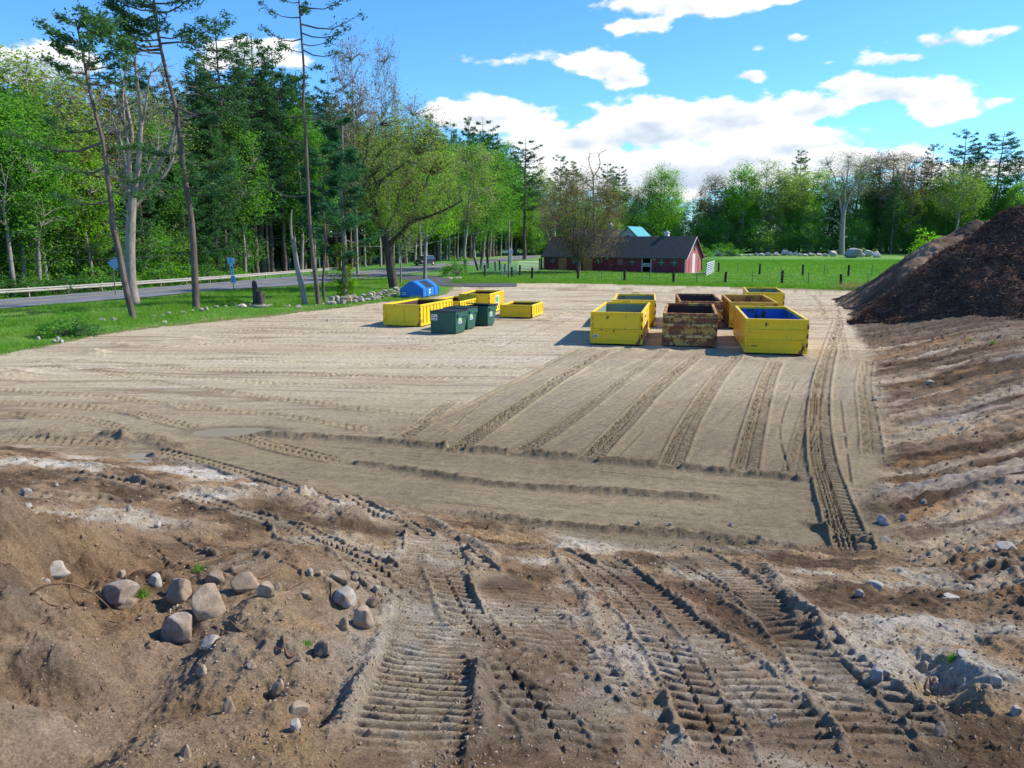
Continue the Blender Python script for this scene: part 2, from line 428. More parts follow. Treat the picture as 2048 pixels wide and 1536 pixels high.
# tracks: image polyline, width, pitch of the cleats, depth, style
TR = [
 ([(905, 905), (1010, 830), (1130, 750), (1215, 700)], .46, .16, .035, 2), ([(1040, 905), (1130, 848), (1250, 757), (1330, 700)], .40, .17, .022, 2),
 ([(1180, 918), (1260, 835), (1320, 772), (1400, 705)], .46, .16, .035, 2), ([(1340, 932), (1385, 835), (1440, 750), (1475, 712)], .46, .16, .032, 2),
 ([(1490, 940), (1510, 850), (1535, 760), (1552, 722)], .48, .15, .04, 2), ([(1590, 950), (1605, 880), (1628, 800), (1648, 730)], .40, .15, .022, 2),
 ([(1712, 1105), (1668, 1000), (1642, 900), (1640, 800), (1655, 720), (1680, 640)], .50, .15, .055, 2), ([(1745, 910), (1738, 840), (1728, 770), (1735, 720)], .42, .15, .03, 2),
 ([(800, 878), (840, 850), (905, 800)], .40, .2, .02, 2),
 ([(461, 868), (560, 897), (690, 926)], .42, .16, .035, 3), ([(300, 905), (400, 926), (500, 955), (600, 985), (720, 1017), (830, 1067), (930, 1125), (1000, 1175)], .42, .15, .05, 3),
 ([(120, 948), (171, 957), (350, 990), (470, 1025), (581, 1058), (650, 1090), (789, 1165), (912, 1240), (1025, 1312), (1137, 1410), (1245, 1525)], .40, .16, .05, 3),
 ([(1350, 1122), (1440, 1175), (1530, 1225), (1640, 1300), (1745, 1392), (1850, 1505)], .46, .16, .036, 3),
 ([(1205, 1117), (1280, 1180), (1350, 1250), (1425, 1350), (1523, 1437), (1640, 1545)], .42, .16, .05, 3),
 ([(976, 1158), (1043, 1222), (1119, 1286), (1205, 1372), (1260, 1440)], .36, .16, .035, 3),
 ([(867, 1085), (870, 1130), (872, 1190), (872, 1240), (862, 1300), (845, 1370), (822, 1450), (795, 1545)], .70, .092, .040, 1),
 ([(1010, 1170), (1060, 1260), (1100, 1350), (1110, 1450), (1100, 1545)], .70, .12, .022, 1), ([(1330, 1300), (1400, 1390), (1450, 1470), (1480, 1545)], .50, .11, .035, 1),
 ([(1240, 1150), (1330, 1230), (1450, 1330), (1560, 1450), (1610, 1545)], .55, .14, .03, 1),
 ([(0, 918), (120, 925), (250, 940)], .40, .17, .04, 3), ([(0, 985), (150, 1000), (300, 1000)], .40, .17, .04, 3), ([(0, 880), (120, 885), (260, 893)], .40, .17, .04, 3),
 ([(640, 1120), (720, 1180), (800, 1170)], .35, .15, .03, 1), ([(700, 1020), (760, 1040), (790, 1060)], .5, .13, .03, 1), ([(330, 1085), (450, 1120), (560, 1150)], .35, .2, .03, 1),
 ([(880, 1130), (930, 1230), (1010, 1330), (1100, 1450), (1140, 1545)], .36, .15, .03, 3), ([(1130, 1110), (1220, 1170), (1330, 1290), (1390, 1400), (1470, 1545)], .36, .15, .035, 3),
 ([(1400, 1110), (1500, 1180), (1600, 1290), (1720, 1430), (1800, 1545)], .40, .16, .03, 1), ([(960, 1300), (1080, 1330), (1200, 1420)], .4, .13, .02, 1), ([(560, 1050), (700, 1120), (830, 1220)], .34, .16, .03, 3),
 # the left part of the yard: long lines running across
 ([(-40, 776), (200, 792), (420, 817), (560, 833), (760, 862)], .34, .2, .03, 3), ([(-40, 803), (200, 817), (330, 843), (400, 858)], .34, .2, .035, 3),
 ([(60, 735), (180, 742), (400, 757), (700, 772), (820, 778)], .34, .2, .022, 3), ([(200, 748), (500, 790), (700, 815), (860, 835)], .34, .2, .028, 3),
 ([(180, 722), (350, 735), (700, 752), (960, 760)], .34, .2, .03, 3), ([(300, 715), (700, 727), (1080, 738)], .3, .2, .024, 3), ([(420, 703), (700, 712), (1110, 722)], .3, .2, .022, 3),
 ([(560, 690), (800, 697), (1140, 707)], .3, .2, .02, 3), ([(640, 672), (900, 682), (1150, 692)], .3, .2, .02, 3), ([(430, 665), (560, 655), (740, 640)], .3, .2, .025, 3),
 ([(470, 675), (600, 668), (760, 655)], .3, .2, .025, 3), ([(380, 690), (520, 680), (640, 680)], .3, .2, .02, 3), ([(0, 828), (150, 838), (270, 862)], .34, .2, .03, 3),
 ([(1085, 640), (1140, 625), (1180, 612)], .4, .2, .03, 3), ([(880, 690), (1000, 672), (1100, 640)], .3, .2, .02, 3), ([(1010, 690), (1100, 655), (1170, 625)], .3, .2, .02, 3),
 ([(1690, 720), (1680, 660), (1670, 600)], .4, .2, .025, 2), ([(1650, 640), (1640, 610), (1625, 590)], .4, .2, .02, 2), ([(1320, 600), (1290, 590), (1250, 580)], .4, .2, .02, 2),
]
# windrows: image polyline, half width, height
BR = [
 ([(440, 862), (560, 872), (700, 880), (826, 891), (917, 901), (1037, 910), (1157, 920), (1300, 933), (1500, 951), (1640, 966)], .20, .10),
 ([(690, 925), (797, 940), (846, 948), (943, 963), (1081, 977), (1300, 988), (1470, 1001)], .17, .075),
 ([(880, 1023), (914, 1031), (1052, 1044), (1125, 1056), (1300, 1068), (1460, 1086), (1640, 1104)], .22, .09),
 ([(950, 1255), (957, 1300), (930, 1365), (914, 1410), (890, 1504), (880, 1545)], .075, .10), ([(960, 1258), (935, 1225), (880, 1195), (820, 1165)], .07, .06),
 ([(800, 1180), (792, 1297), (744, 1365), (699, 1417), (640, 1500)], .09, .09), ([(811, 1050), (815, 1100), (812, 1160)], .07, .08),
 ([(905, 1095), (920, 1120), (930, 1165), (945, 1205), (985, 1225)], .09, .11), ([(1108, 1105), (1134, 1155), (1170, 1200), (1185, 1240), (1216, 1297), (1248, 1368)], .085, .11),
 ([(1519, 1125), (1576, 1195), (1636, 1262), (1690, 1338), (1748, 1404), (1835, 1478), (1900, 1540)], .11, .13),
 ([(190, 880), (260, 876), (330, 890), (360, 905)], .35, .14), ([(300, 912), (340, 925), (420, 940)], .12, .05), ([(230, 965), (330, 975), (450, 992), (560, 1008), (670, 1015)], .22, .11),
 ([(820, 1035), (860, 1040), (905, 1065), (960, 1100), (1000, 1128)], .14, .05), ([(955, 1100), (1100, 1092), (1250, 1100), (1400, 1100), (1560, 1112)], .16, .06),
 ([(450, 985), (560, 1000), (680, 1035), (720, 1060)], .40, .17), ([(1600, 1040), (1650, 1060), (1690, 1090)], .14, .10),
 ([(1780, 960), (1755, 1010), (1750, 1060)], .3, .06), ([(0, 868), (60, 862), (130, 880)], .5, .12), ([(120, 880), (200, 876), (270, 885)], .16, .10),
 ([(150, 870), (160, 868), (215, 860)], .4, .06), ([(330, 808), (360, 818), (390, 822)], .12, .025), ([(235, 826), (262, 832), (290, 840)], .14, .03),
]
# narrow grooves and lines: image polyline, half width, depth
GV = [
 ([(735, 903), (1000, 925), (1300, 954), (1560, 975)], .035, .03), ([(955, 1047), (1100, 1052), (1250, 1066)], .05, .045), ([(950, 1058), (1100, 1066), (1245, 1079)], .05, .045),
 ([(955, 1070), (1100, 1079), (1230, 1092)], .05, .045), ([(980, 1082), (1100, 1090), (1200, 1100)], .05, .045), ([(460, 869), (700, 897), (1000, 918)], .03, .02),
 ([(720, 997), (790, 1005), (860, 1013)], .03, .025), ([(863, 1003), (1010, 1018)], .03, .02), ([(1095, 1007), (1160, 1013)], .03, .02),
 ([(1575, 935), (1560, 850), (1590, 760)], .03, .02), ([(1700, 960), (1690, 880), (1680, 800)], .03, .02), ([(880, 870), (1000, 780), (1150, 710), (1190, 690)], .04, .02),
 ([(1240, 905), (1270, 875), (1285, 860)], .04, .02), ([(1150, 700), (980, 790), (800, 868)], .06, .03), ([(1290, 716), (1470, 712), (1640, 722)], .05, .03),
 ([(1180, 695), (1300, 703), (1420, 707)], .04, .02), ([(0, 760), (400, 790), (720, 797)], .03, .02), ([(500, 720), (800, 733), (1030, 747)], .03, .025), ([(560, 800), (720, 830), (850, 845)], .03, .02),
 ([(400, 678), (700, 688), (900, 690)], .04, .03), ([(520, 662), (900, 690), (1140, 700)], .03, .02), ([(700, 768), (900, 775), (960, 780)], .03, .03), ([(690, 742), (900, 750), (1030, 757)], .03, .025),
]
PUDDLE = [[(395, 858), (440, 853), (500, 857), (545, 856), (560, 863), (520, 871), (450, 870), (400, 873), (380, 866)],
          [(255, 910), (285, 907), (298, 915), (275, 921), (258, 918)], [(243, 936), (280, 930), (305, 932), (285, 938), (250, 941)], [(0, 838), (30, 836), (38, 842), (10, 845)]]
HEAPS = [(100, 722, .5, .12), (120, 735, .6, .08), (190, 706, .45, .18), (205, 712, .3, .1), (255, 692, .4, .16), (235, 688, .3, .12), (330, 683, .35, .12), (300, 692, .4, .1), (20, 752, .7, .16), (60, 744, .5, .1),
         (10, 742, .6, .12), (385, 677, .4, .12), (340, 693, .3, .09), (290, 715, .3, .08), (165, 722, .4, .09), (405, 684, .5, .05), (330, 697, .25, .06), (215, 738, .5, .06), (1110, 632, .5, .10), (1090, 640, .5, .1), (1125, 628, .3, .14),
         (1330, 700, .35, .10), (1425, 701, .35, .09), (1490, 716, .4, .12), (1615, 718, .4, .12), (1195, 699, .3, .06), (1270, 698, .35, .07), (1000, 640, .4, .07), (1640, 1048, .35, -.1), (1730, 1090, .3, .16), (1280, 1050, .09, -.04),
         (1350, 1050, .1, -.04), (1465, 1052, .1, -.04), (1500, 1070, .12, -.04), (1620, 1000, .1, -.03), (1880, 1345, .20, -.28), (1845, 1310, .16, -.16), (1920, 1385, .18, -.12), (1960, 1400, .2, .14), (1880, 1400, .15, -.14),
         (20, 1040, .3, .35), (80, 1080, .4, -.22), (395, 1060, .35, .08), (180, 1070, .25, .12), (640, 1440, .13, -.13), (300, 1500, .2, .05), (590, 1320, .3, .1), (520, 1250, .35, .12), (450, 1330, .3, .08), (1600, 1250, .25, .10),
         (1640, 1275, .2, .12), (60, 1480, .35, .12), (130, 1420, .2, -.12), (110, 1330, .3, .10), (70, 1240, .3, .10), (30, 1380, .25, -.12), (540, 1385, .12, -.08), (325, 1270, .12, -.08), (700, 1010, .3, .1), (740, 1030, .3, -.06)]

def ground_height():
    X, Y = GX.ravel(), GY.ravel()
    Rr = np.hypot(X, Y)
    Z = zb(X, Y)
    near = (Rr < 110) & (Y > 0)
    I = np.nonzero(near)[0]; x = X[I]; y = Y[I]; r = Rr[I]
    rgb = np.zeros((len(X), 3)); rgb[:] = (0.05, 0.11, 0.02)
    xw = x + 0.35 * fbm(x * .8, y * .8, 5, 3); yw = y + 0.35 * fbm(x * .8, y * .8, 9, 3)
    sand = inpoly(xw, yw, SAND)
    y0 = np.interp(x, [-30, -14, -12, -7, -3, 1.7, 5.3, 12], [19, 18, 17.4, 15.8, 13.6, 11.3, 11.2, 11.4])
    fore = sst(-0.6, 0.6, y0 - yw) * sst(0.2, -0.6, x - np.interp(y, EY, EX) - 2)
    xe = np.interp(y, EY, EX)
    bankm = sst(-0.25, 0.5, xw - xe + 0.2 * fbm(x * 2, y * 2, 3, 3))
    flat = (1 - fore) * (1 - bankm)
    # lane zone: right of the diagonal seam and beyond the first windrow
    lane = inpoly(x, y, [G0(*p) for p in [(1150, 697), (800, 872), (826, 890), (1300, 932), (1640, 965), (1760, 980), (1760, 700)]])
    front = inpoly(x, y, [G0(*p) for p in [(430, 866), (826, 893), (1300, 933), (1640, 965), (1745, 985), (1760, 1120), (1000, 1110), (700, 1010), (440, 975), (250, 930)]])
    left = ~lane & ~front & (flat > 0.5)
    n_big = fbm(x * .35, y * .35, 11, 4); n_mid = fbm(x * 1.6, y * 1.6, 21, 4); n_fine = fbm(x * 9, y * 9, 31, 4); n_cl = fbm(x * 4, y * 4, 41, 4)
    att = 1 / (1 + (r / 26) ** 2)          # the finest relief would alias far away
    h = np.zeros(len(x))
    # sand yard
    a1 = math.radians(28)
    lu = x * math.cos(a1) - y * math.sin(a1); lv = x * math.sin(a1) + y * math.cos(a1)
    a2 = math.radians(-16)
    fu = x * math.cos(a2) + y * math.sin(a2); fv = -x * math.sin(a2) + y * math.cos(a2)
    s_lane = fbm(lu * 3.0, lv * .12, 51, 4); s_left = fbm(x * .10, (y + .04 * x) * 2.2, 61, 4); s_front = fbm(fu * .12, fv * 3.5, 71, 4)
    dash_l = np.clip(vn(lu * 9, lv * 1.3, 52) - .80, 0, 1) * 5; dash_x = np.clip(vn(x * 1.0, y * 8, 62) - .80, 0, 1) * 5; dash_f = np.clip(vn(fu * 2.2, fv * 12, 72) - .82, 0, 1) * 5
    st = np.where(lane, s_lane, np.where(front, s_front, s_left)); ds = np.where(lane, dash_l, np.where(front, dash_f, dash_x))
    h += flat * (0.035 * n_big + np.where(left, .055, .036) * st - 0.03 * ds * att + 0.006 * n_fine * att - np.where(lane, .03, 0))
    far_rough = sst(30, 45, r) * flat
    h += far_rough * 0.03 * fbm(x * .9, y * 1.4, 81, 4)
    cl = np.clip(vn(x * 7, y * 7, 91) - .86, 0, 1) * 7 * np.clip(vn(x * 1.3, y * 1.3, 92) - .45, 0, 1) * 2
    h += flat * cl * 0.022 * att
    # churned foreground
    rdg = 1 - np.abs(fbm(x * 1.7, y * 1.7, 101, 4)) * 2
    h += fore * (0.075 * n_mid + 0.05 * n_cl * (0.4 + vn(x * .9, y * .9, 7)) + 0.022 * n_fine + 0.035 * np.clip(rdg - .5, 0, 1))
    lump = np.clip(fbm(x * 11, y * 11, 111, 3), 0, 1)
    h += fore * (.012 * fbm(x * 24, y * 24, 117, 3) + .03 * np.clip(fbm(x * 6, y * 6, 118, 4), 0, 1)); h += fore * lump * 0.04 * sst(.35, .7, vn(x * 1.1, y * 1.1, 112))
    # the bank on the right: cuts running up and across
    a3 = math.radians(14)
    bu = x * math.cos(a3) + y * math.sin(a3); bv = -x * math.sin(a3) + y * math.cos(a3)
    bw = bv + .7 * fbm(bu * .22, bv * .35, 8, 4) + .15 * fbm(bu * .9, bv * .9, 18, 3)
    cut = fbm(bu * .30, bw * 1.5, 121, 5); cut2 = fbm(bu * .8, bw * 5, 131, 4)
    h += bankm * (0.15 * cut + 0.13 * cut2 + 0.07 * n_cl + .045 * n_fine * att + .06 * fbm(bu * 1.2, bw * 13, 133, 3)) * (1 - .5 * sst(40, 60, r))
    # left mound is rough too
    lm = np.exp(-(((x + 4.3) / 1.7) ** 2 + ((y - 5.1) / 2.8) ** 2) ** 1.5)
    h += lm * (0.26 * fbm(x * 1.6, y * 1.6, 141, 5) + .09 * fbm(x * 5, y * 5, 142, 4) + .03 * n_fine)
    gully = np.exp(-(((x + 2.62 - .1 * (y - 4)) / .28) ** 2 + ((y - 4.6) / 1.8) ** 2) ** 1.3)
    h *= 1 - .45 * gully
    hf = np.zeros(len(X)); hf[I] = h
    dk = np.zeros(len(X)); crest = np.zeros(len(X)); wetm = np.zeros(len(X)); trk = np.zeros(len(X))
    for (pts, hw, hh) in BR:
        P = Wp(pts); ix, s, t, L = seg_st(X, Y, P, hw * 3)
        if np.hypot(*P[0]) > 11 and hh <= .105: hw = hw * .72
        tt = t + hw * .5 * fbm(s * 2.5, s * 0 + len(pts), 33, 3)
        g = np.exp(-(tt / hw) ** 2 * 1.3); e = np.clip(np.minimum(s, L - s) / .4 + .1, 0, 1)
        rough = 1 + (.45 if np.hypot(*P[0]) > 11 else .65) * fbm(X[ix] * 9, Y[ix] * 9, 151, 4); hh_ = 1.35 if (np.hypot(*P[0]) > 11 and hh <= .105) else 1.0 if np.hypot(*P[0]) > 11 else .48
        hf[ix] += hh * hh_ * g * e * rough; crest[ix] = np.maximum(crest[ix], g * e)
    for (pts, w, pitch, dep, stl) in TR:
        P = Wp(pts); far_ = np.hypot(*P.mean(0)) > 12; pitch = pitch * (1.35 if far_ else 1.0); dep = dep * (1.9 if far_ else 1.30); ix, s, t, L = seg_st(X, Y, P, w * 1.2)
        q = np.abs(t) / (w / 2)
        e = np.clip(np.minimum(s + .1, L - s) / .5, 0, 1) * (0.65 + .45 * vn(X[ix] * 1.1, Y[ix] * 1.1, 171))
        ins = 1 - sst(.92, 1.08, q)
        ph = s / pitch + (.12 if far_ else .55) * fbm(X[ix] * 3, Y[ix] * 2.2, 161, 3)
        brk = 1.0 if far_ else sst(.16, .50, .5 * vn(X[ix] * 1.8, Y[ix] * 1.8, 162) + .5 * vn(X[ix] * 6, Y[ix] * 9, 163)); q = q * (1 if far_ else 1 + .18 * fbm(s * 3, s * 0 + 2, 164, 2))
        rr_ = np.hypot(X[ix], Y[ix])
        if stl == 1: pat = np.abs(((ph) % 1) - .5) * 2; pat = sst(.25, .75, pat)
        elif stl == 2:
            p1 = np.where(t > .03 * w, (ph % 1) < .5, ((ph + .5) % 1) < .5).astype(float)
            pat = p1 * (np.abs(t) > .05 * w) * np.where(t < 0, (np.abs(((t / w * 7) % 1) - .5) < .38), 1)
        else:
            dg = ph + t / w * .5
            pat = sst(.2, .7, np.abs((dg % 1) - .5) * 2) * (np.abs(q - .0) > .10)
            ins = ins * 1.0
        keep = 1 - (.6 if far_ else .88) * ins
        hf[ix] = np.where(ins > 0, hf[ix] * (keep), hf[ix])
        hf[ix] += ins * e * (-dep * .75 + dep * 1.25 * (pat * brk + .35 * (1 - brk))) + e * dep * .8 * np.exp(-((q - 1.22) / .16) ** 2)
        if stl == 3: hf[ix] -= e * dep * .6 * np.exp(-((t / w - .42) / .09) ** 2) * ((ph % 1) < .5)
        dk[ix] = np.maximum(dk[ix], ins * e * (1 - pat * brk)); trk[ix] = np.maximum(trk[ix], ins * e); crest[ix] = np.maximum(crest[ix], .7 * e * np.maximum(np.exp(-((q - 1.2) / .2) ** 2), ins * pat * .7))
    for (pts, hw, dep) in GV:
        P = Wp(pts); ix, s, t, L = seg_st(X, Y, P, hw * 3.5)
        e = (vn(s * 1.2, s * 0, 181) > .25) * 1.0
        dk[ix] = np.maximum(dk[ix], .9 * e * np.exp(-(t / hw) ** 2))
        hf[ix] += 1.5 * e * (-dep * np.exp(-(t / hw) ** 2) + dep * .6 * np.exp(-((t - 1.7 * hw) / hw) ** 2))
    for (px, py, rad, hh) in HEAPS:
        c = TG(px, py)
        d2 = ((X - c.x) ** 2 + (Y - c.y) ** 2) / rad ** 2
        m = d2 < 6
        g = np.exp(-d2[m]) * (1 + .5 * fbm(X[m] * 5 / max(rad * 2, .3), Y[m] * 5 / max(rad * 2, .3), 191, 3))
        hf[m] += hh * g
        if hh > 0: crest[m] = np.maximum(crest[m], .5 * g)
    # puddles press the sand down a little
    for k, pl in enumerate(PUDDLE):
        P = np.array([G0(*p) for p in pl]); c = P.mean(0); rad = np.abs(P - c).max(0) * .85
        d2 = ((X - c[0]) / rad[0]) ** 2 + ((Y - c[1]) / rad[1]) ** 2
        m = d2 < 4; pp = sst(1.6, .7, d2[m] + .5 * fbm(X[m] * 2, Y[m] * 2, 201, 3))
        hf[m] = hf[m] * (1 - pp) - .05 * pp; wetm[m] = np.maximum(wetm[m], sst(3, 1, d2[m]))
    # grass: soft hummocks
    gm = ~sand
    hg = 0.07 * fbm(x * .5, y * .5, 211, 3) + .05 * fbm(x * 2, y * 2, 213, 3) * (r < 80)
    rp = [tuple(p) for p in np.vstack([W([(a, b + 3) for a, b in ROAD_NEAR]), W([(a, b - 2) for a, b in ROAD_FAR])[::-1]])]; dp = [tuple(p) for p in W([(a, b - 1.5 if b < 567 and a > 800 else b + 1) for a, b in DRIVE])]
    paved = inpoly(x, y, rp) | inpoly(x, y, dp)
    hf[I] = np.where(paved, -.03, np.where(gm, hg, hf[I]))
    Zf = Z + hf
    # ------------------------------ soil colours, windrow shade included
    c0 = np.array
    dry = c0((.50, .42, .28)); dry2 = c0((.38, .28, .18)); pale = c0((.56, .49, .39)); damp = c0((.285, .225, .135)); olive = c0((.20, .16, .10))
    brown = c0((.275, .185, .108)); umber = c0((.080, .050, .028)); ochre = c0((.38, .255, .125)); grey = c0((.47, .405, .30)); white = c0((.55, .52, .46)); red = c0((.20, .085, .05))
    def mix(a, b, f): f = f[:, None]; return a * (1 - f) + b * f
    crF = np.clip(crest[I], 0, 1); C = np.tile(dry, (len(x), 1))
    C = mix(C, dry2, sst(.05, .7, fbm(x * .12 + .02 * y, y * .5, 301, 4) + .3 * st) * .7)
    C = mix(C, pale, sst(.0, .6, s_left * .8 + n_big * .5) * .6); C = mix(C, c0((.33, .27, .19)), sst(.05, .55, -s_left + .3 * n_big) * .55 * ~lane); C = mix(C, c0((.36, .30, .21)), sst(.1, .6, s_lane + .3 * n_mid) * .5 * lane)
    wetness = sst(28, 15, yw + .25 * np.abs(x + 1) * 0 + 2.0 * n_big) * .85
    wetness = np.where(front, np.maximum(wetness, .92), wetness); wetness = np.where(lane, np.clip(wetness * .8 + .42, 0, 1), wetness)
    C = mix(C, damp, np.clip(wetness, 0, 1)); C = mix(C, olive, np.clip(sst(.0, .7, n_big + .3) * wetness * .7, 0, 1))
    C = mix(C, grey, sst(.2, .8, n_mid * .5 + s_lane * .5) * .35 * flat)
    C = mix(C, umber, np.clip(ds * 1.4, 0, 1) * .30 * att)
    C = mix(C, olive, np.clip(wetm[I], 0, 1) * .8); C = mix(C, c0((.15, .115, .07)), crF * .75 * sst(24, 17, r) * (np.clip(trk[I], 0, 1) < .2))  # windrows darkened: the shade of their near side put into the colour
    yy = y + .05 * x + .5 * fbm(x * .05, y * .2, 64, 2)
    ln = sst(.80, .97, 1 - np.abs(fbm(x * .05, yy * .8, 63, 3)) * 2.2) + .8 * sst(.84, .97, 1 - np.abs(fbm(x * .07, yy * 1.7, 65, 3)) * 2.2)
    C = mix(C, c0((.25, .185, .115)), np.clip(ln, 0, 1) * .8 * left * sst(.1, .4, vn(x * .15, y * .5, 66)))
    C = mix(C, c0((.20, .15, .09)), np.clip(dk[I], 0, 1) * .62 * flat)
    # foreground soils
    F = np.tile(brown, (len(x), 1))
    m1 = fbm(x * .9, y * .9, 311, 5); m2 = fbm(x * .6 + 9, y * 1.1, 321, 5); m3 = fbm(x * 2.6, y * 2.6, 331, 4)
    ll = sst(-.7, -1.5, x + .12 * (y - 5)) * sst(9.4, 8.0, y)
    F = mix(F, grey, sst(-.05, .35, m1 + .25 * m3) * (1 - .85 * ll)); F = mix(F, ochre, sst(.10, .45, m2 + .3 * m3) * .75); F = mix(F, umber, sst(.06, .36, -m1 - .3 * m3) * .8)
    F = mix(F, white, sst(.25, .6, m1 + .6 * n_cl) * .5 * (1 - ll)); F = mix(F, ochre * .8, ll * sst(.0, .5, m3) * .5)
    rz = sst(2.2, .0, np.abs(x - 1.2 - .2 * (y - 6))) * sst(9.5, 7.5, y); F = mix(F, red, rz * .25 * sst(-.3, .3, m3))
    wl = sst(-4, -6, x) * sst(9, 12, y) * sst(17, 14, y); F = mix(F, white, wl * sst(-.1, .4, m1) * .6)
    lz = sst(-1.2, -3, x) * sst(9, 6.5, y); F = mix(F, c0((.29, .185, .10)), lz * .6); F = mix(F, c0((.30, .19, .09)), lz * sst(.1, .5, m2) * .5); F = mix(F, umber, lz * sst(.0, .4, -m3 - .5 * n_cl) * .7)
    F = mix(F, c0((.34, .25, .165)), gully * .85)
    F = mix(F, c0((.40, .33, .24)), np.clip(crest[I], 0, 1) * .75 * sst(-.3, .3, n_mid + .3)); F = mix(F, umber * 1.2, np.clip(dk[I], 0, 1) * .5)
    F = mix(F, grey, np.clip(trk[I], 0, 1) * .35 * sst(-.2, .4, m2))
    # bank soils: streaks along the cuts
    b1 = fbm(bu * .22, bw * 1.9, 341, 5); b2 = fbm(bu * .3, bw * 2.6, 351, 5); b3 = fbm(bu * .25, bw * 1.2, 361, 4)
    B = np.tile(c0((.20, .14, .09)), (len(x), 1))
    B = mix(B, umber, sst(.05, .4, -b1)); B = mix(B, c0((.46, .37, .25)), sst(.04, .36, b1) * .8); B = mix(B, c0((.33, .19, .085)), sst(.12, .45, b2) * .7)
    B = mix(B, white, sst(.20, .6, b3 + .3 * b2) * .42)
    up = sst(2.5, 7, x - xe) * sst(16, 22, y)
    B = mix(B, c0((.115, .085, .06)), up * .6); B = mix(B, c0((.10, .10, .05)), up * sst(.1, .5, fbm(x * .5, y * .5, 371, 4)) * .35)
    B = mix(B, c0((.055, .036, .028)), sst(33, 39, y) * .7)
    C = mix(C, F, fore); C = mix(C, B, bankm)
    C *= (1 + .22 * n_fine + .10 * fbm(x * 30, y * 30, 381, 2) * att)[:, None]
    # grass
    g1 = fbm(x * .25, y * .25, 401, 4); g2 = fbm(x * 2, y * 2, 411, 3)
    Gc = np.tile(c0((.10, .235, .035)), (len(x), 1))
    Gc = mix(Gc, c0((.18, .29, .05)), sst(-.1, .5, g1)); Gc = mix(Gc, c0((.22, .21, .09)), sst(.05, .6, g2 + .4 * g1) * .55); Gc = mix(Gc, c0((.03, .08, .02)), sst(.0, .6, -g2) * .5)
    edge = ~inpoly(xw + .0, yw - 0., [(p[0] * 1.03, p[1] * 1.035) for p in SAND]) & gm
    Gc = np.where((gm & ~edge)[:, None], mix(Gc, c0((.24, .17, .10)), sst(-.3, .3, g2 + .2) * .8), Gc)
    C = np.where(gm[:, None], Gc, C)
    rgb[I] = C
    # field beyond
    fi = np.nonzero(~near | (Rr > 104))[0]
    g1 = fbm(X[fi] * .03, Y[fi] * .03, 421, 4); g2 = fbm(X[fi] * .15, Y[fi] * .15, 431, 4)
    rgb[fi] = mix(np.tile(c0((.08, .22, .045)), (len(fi), 1)), c0((.16, .29, .06)), sst(-.4, .5, g1 + .5 * g2))
    full_sand = np.zeros(len(X), bool); full_sand[I] = sand
    behind = ~near & inpoly(X, Y, SAND); full_sand |= behind; rgb[behind] = (.2, .14, .09)
    bm = np.zeros(len(X)); bm[I] = bankm; fm = np.zeros(len(X)); fm[I] = fore; fm[behind] = 1
    return X, Y, Zf, np.clip(rgb, .01, .8), full_sand, bm, fm
HX, HY, HZ, HC, HS, HB, HF = ground_height()
def soilmat(name, fine=1.0, rough=.95, grit=True):
    def b(nt, bs):
        at = nt.nodes.new('ShaderNodeAttribute'); at.attribute_name = 'Col'
        n1 = nz(nt, 46 * fine, 7, .8); n2 = nz(nt, 7 * fine, 5, .7)
        f1 = ramp(nt, n1, [(.30, (.30, .29, .28)), (.47, (.92, .92, .92)), (.55, (1.08, 1.08, 1.07)), (.72, (1.85, 1.8, 1.7))])
        f2 = ramp(nt, n2, [(.3, (.80, .79, .78)), (.7, (1.18, 1.18, 1.18))])
        nt.links.new(mixc(nt, 1.0, mixc(nt, 1.0, at.outputs[0], f1, 'MULTIPLY'), f2, 'MULTIPLY'), bs.inputs['Base Color'])
        vo = nt.nodes.new('ShaderNodeTexVoronoi'); vo.inputs['Scale'].default_value = 42 * fine; tc = nt.nodes.new('ShaderNodeTexCoord'); nt.links.new(tc.outputs['Object'], vo.inputs['Vector'])
        sm_ = ramp(nt, vo.outputs['Distance'], [(.13, (1, 1, 1)), (.22, (0, 0, 0))]); sx_ = nt.nodes.new('ShaderNodeSeparateColor'); nt.links.new(vo.outputs['Color'], sx_.inputs[0])
        pk = ramp(nt, sx_.outputs[0], [(.55, (0, 0, 0)), (.6, (1, 1, 1))]); tone = ramp(nt, sx_.outputs[1], [(.0, (.55, .50, .42)), (.45, (.36, .29, .20)), (.55, (.10, .07, .045)), (1, (.05, .035, .025))])
        mm = nt.nodes.new('ShaderNodeMath'); mm.operation = 'MULTIPLY'; nt.links.new(sm_, mm.inputs[0]); nt.links.new(pk, mm.inputs[1])
        if grit: nt.links.new(mixc(nt, mm.outputs[0], bs.inputs['Base Color'].links[0].from_socket, tone), bs.inputs['Base Color'])
        bump(nt, bs, n1, 1.0, .045)
    return shader(name, b, rough, .15)
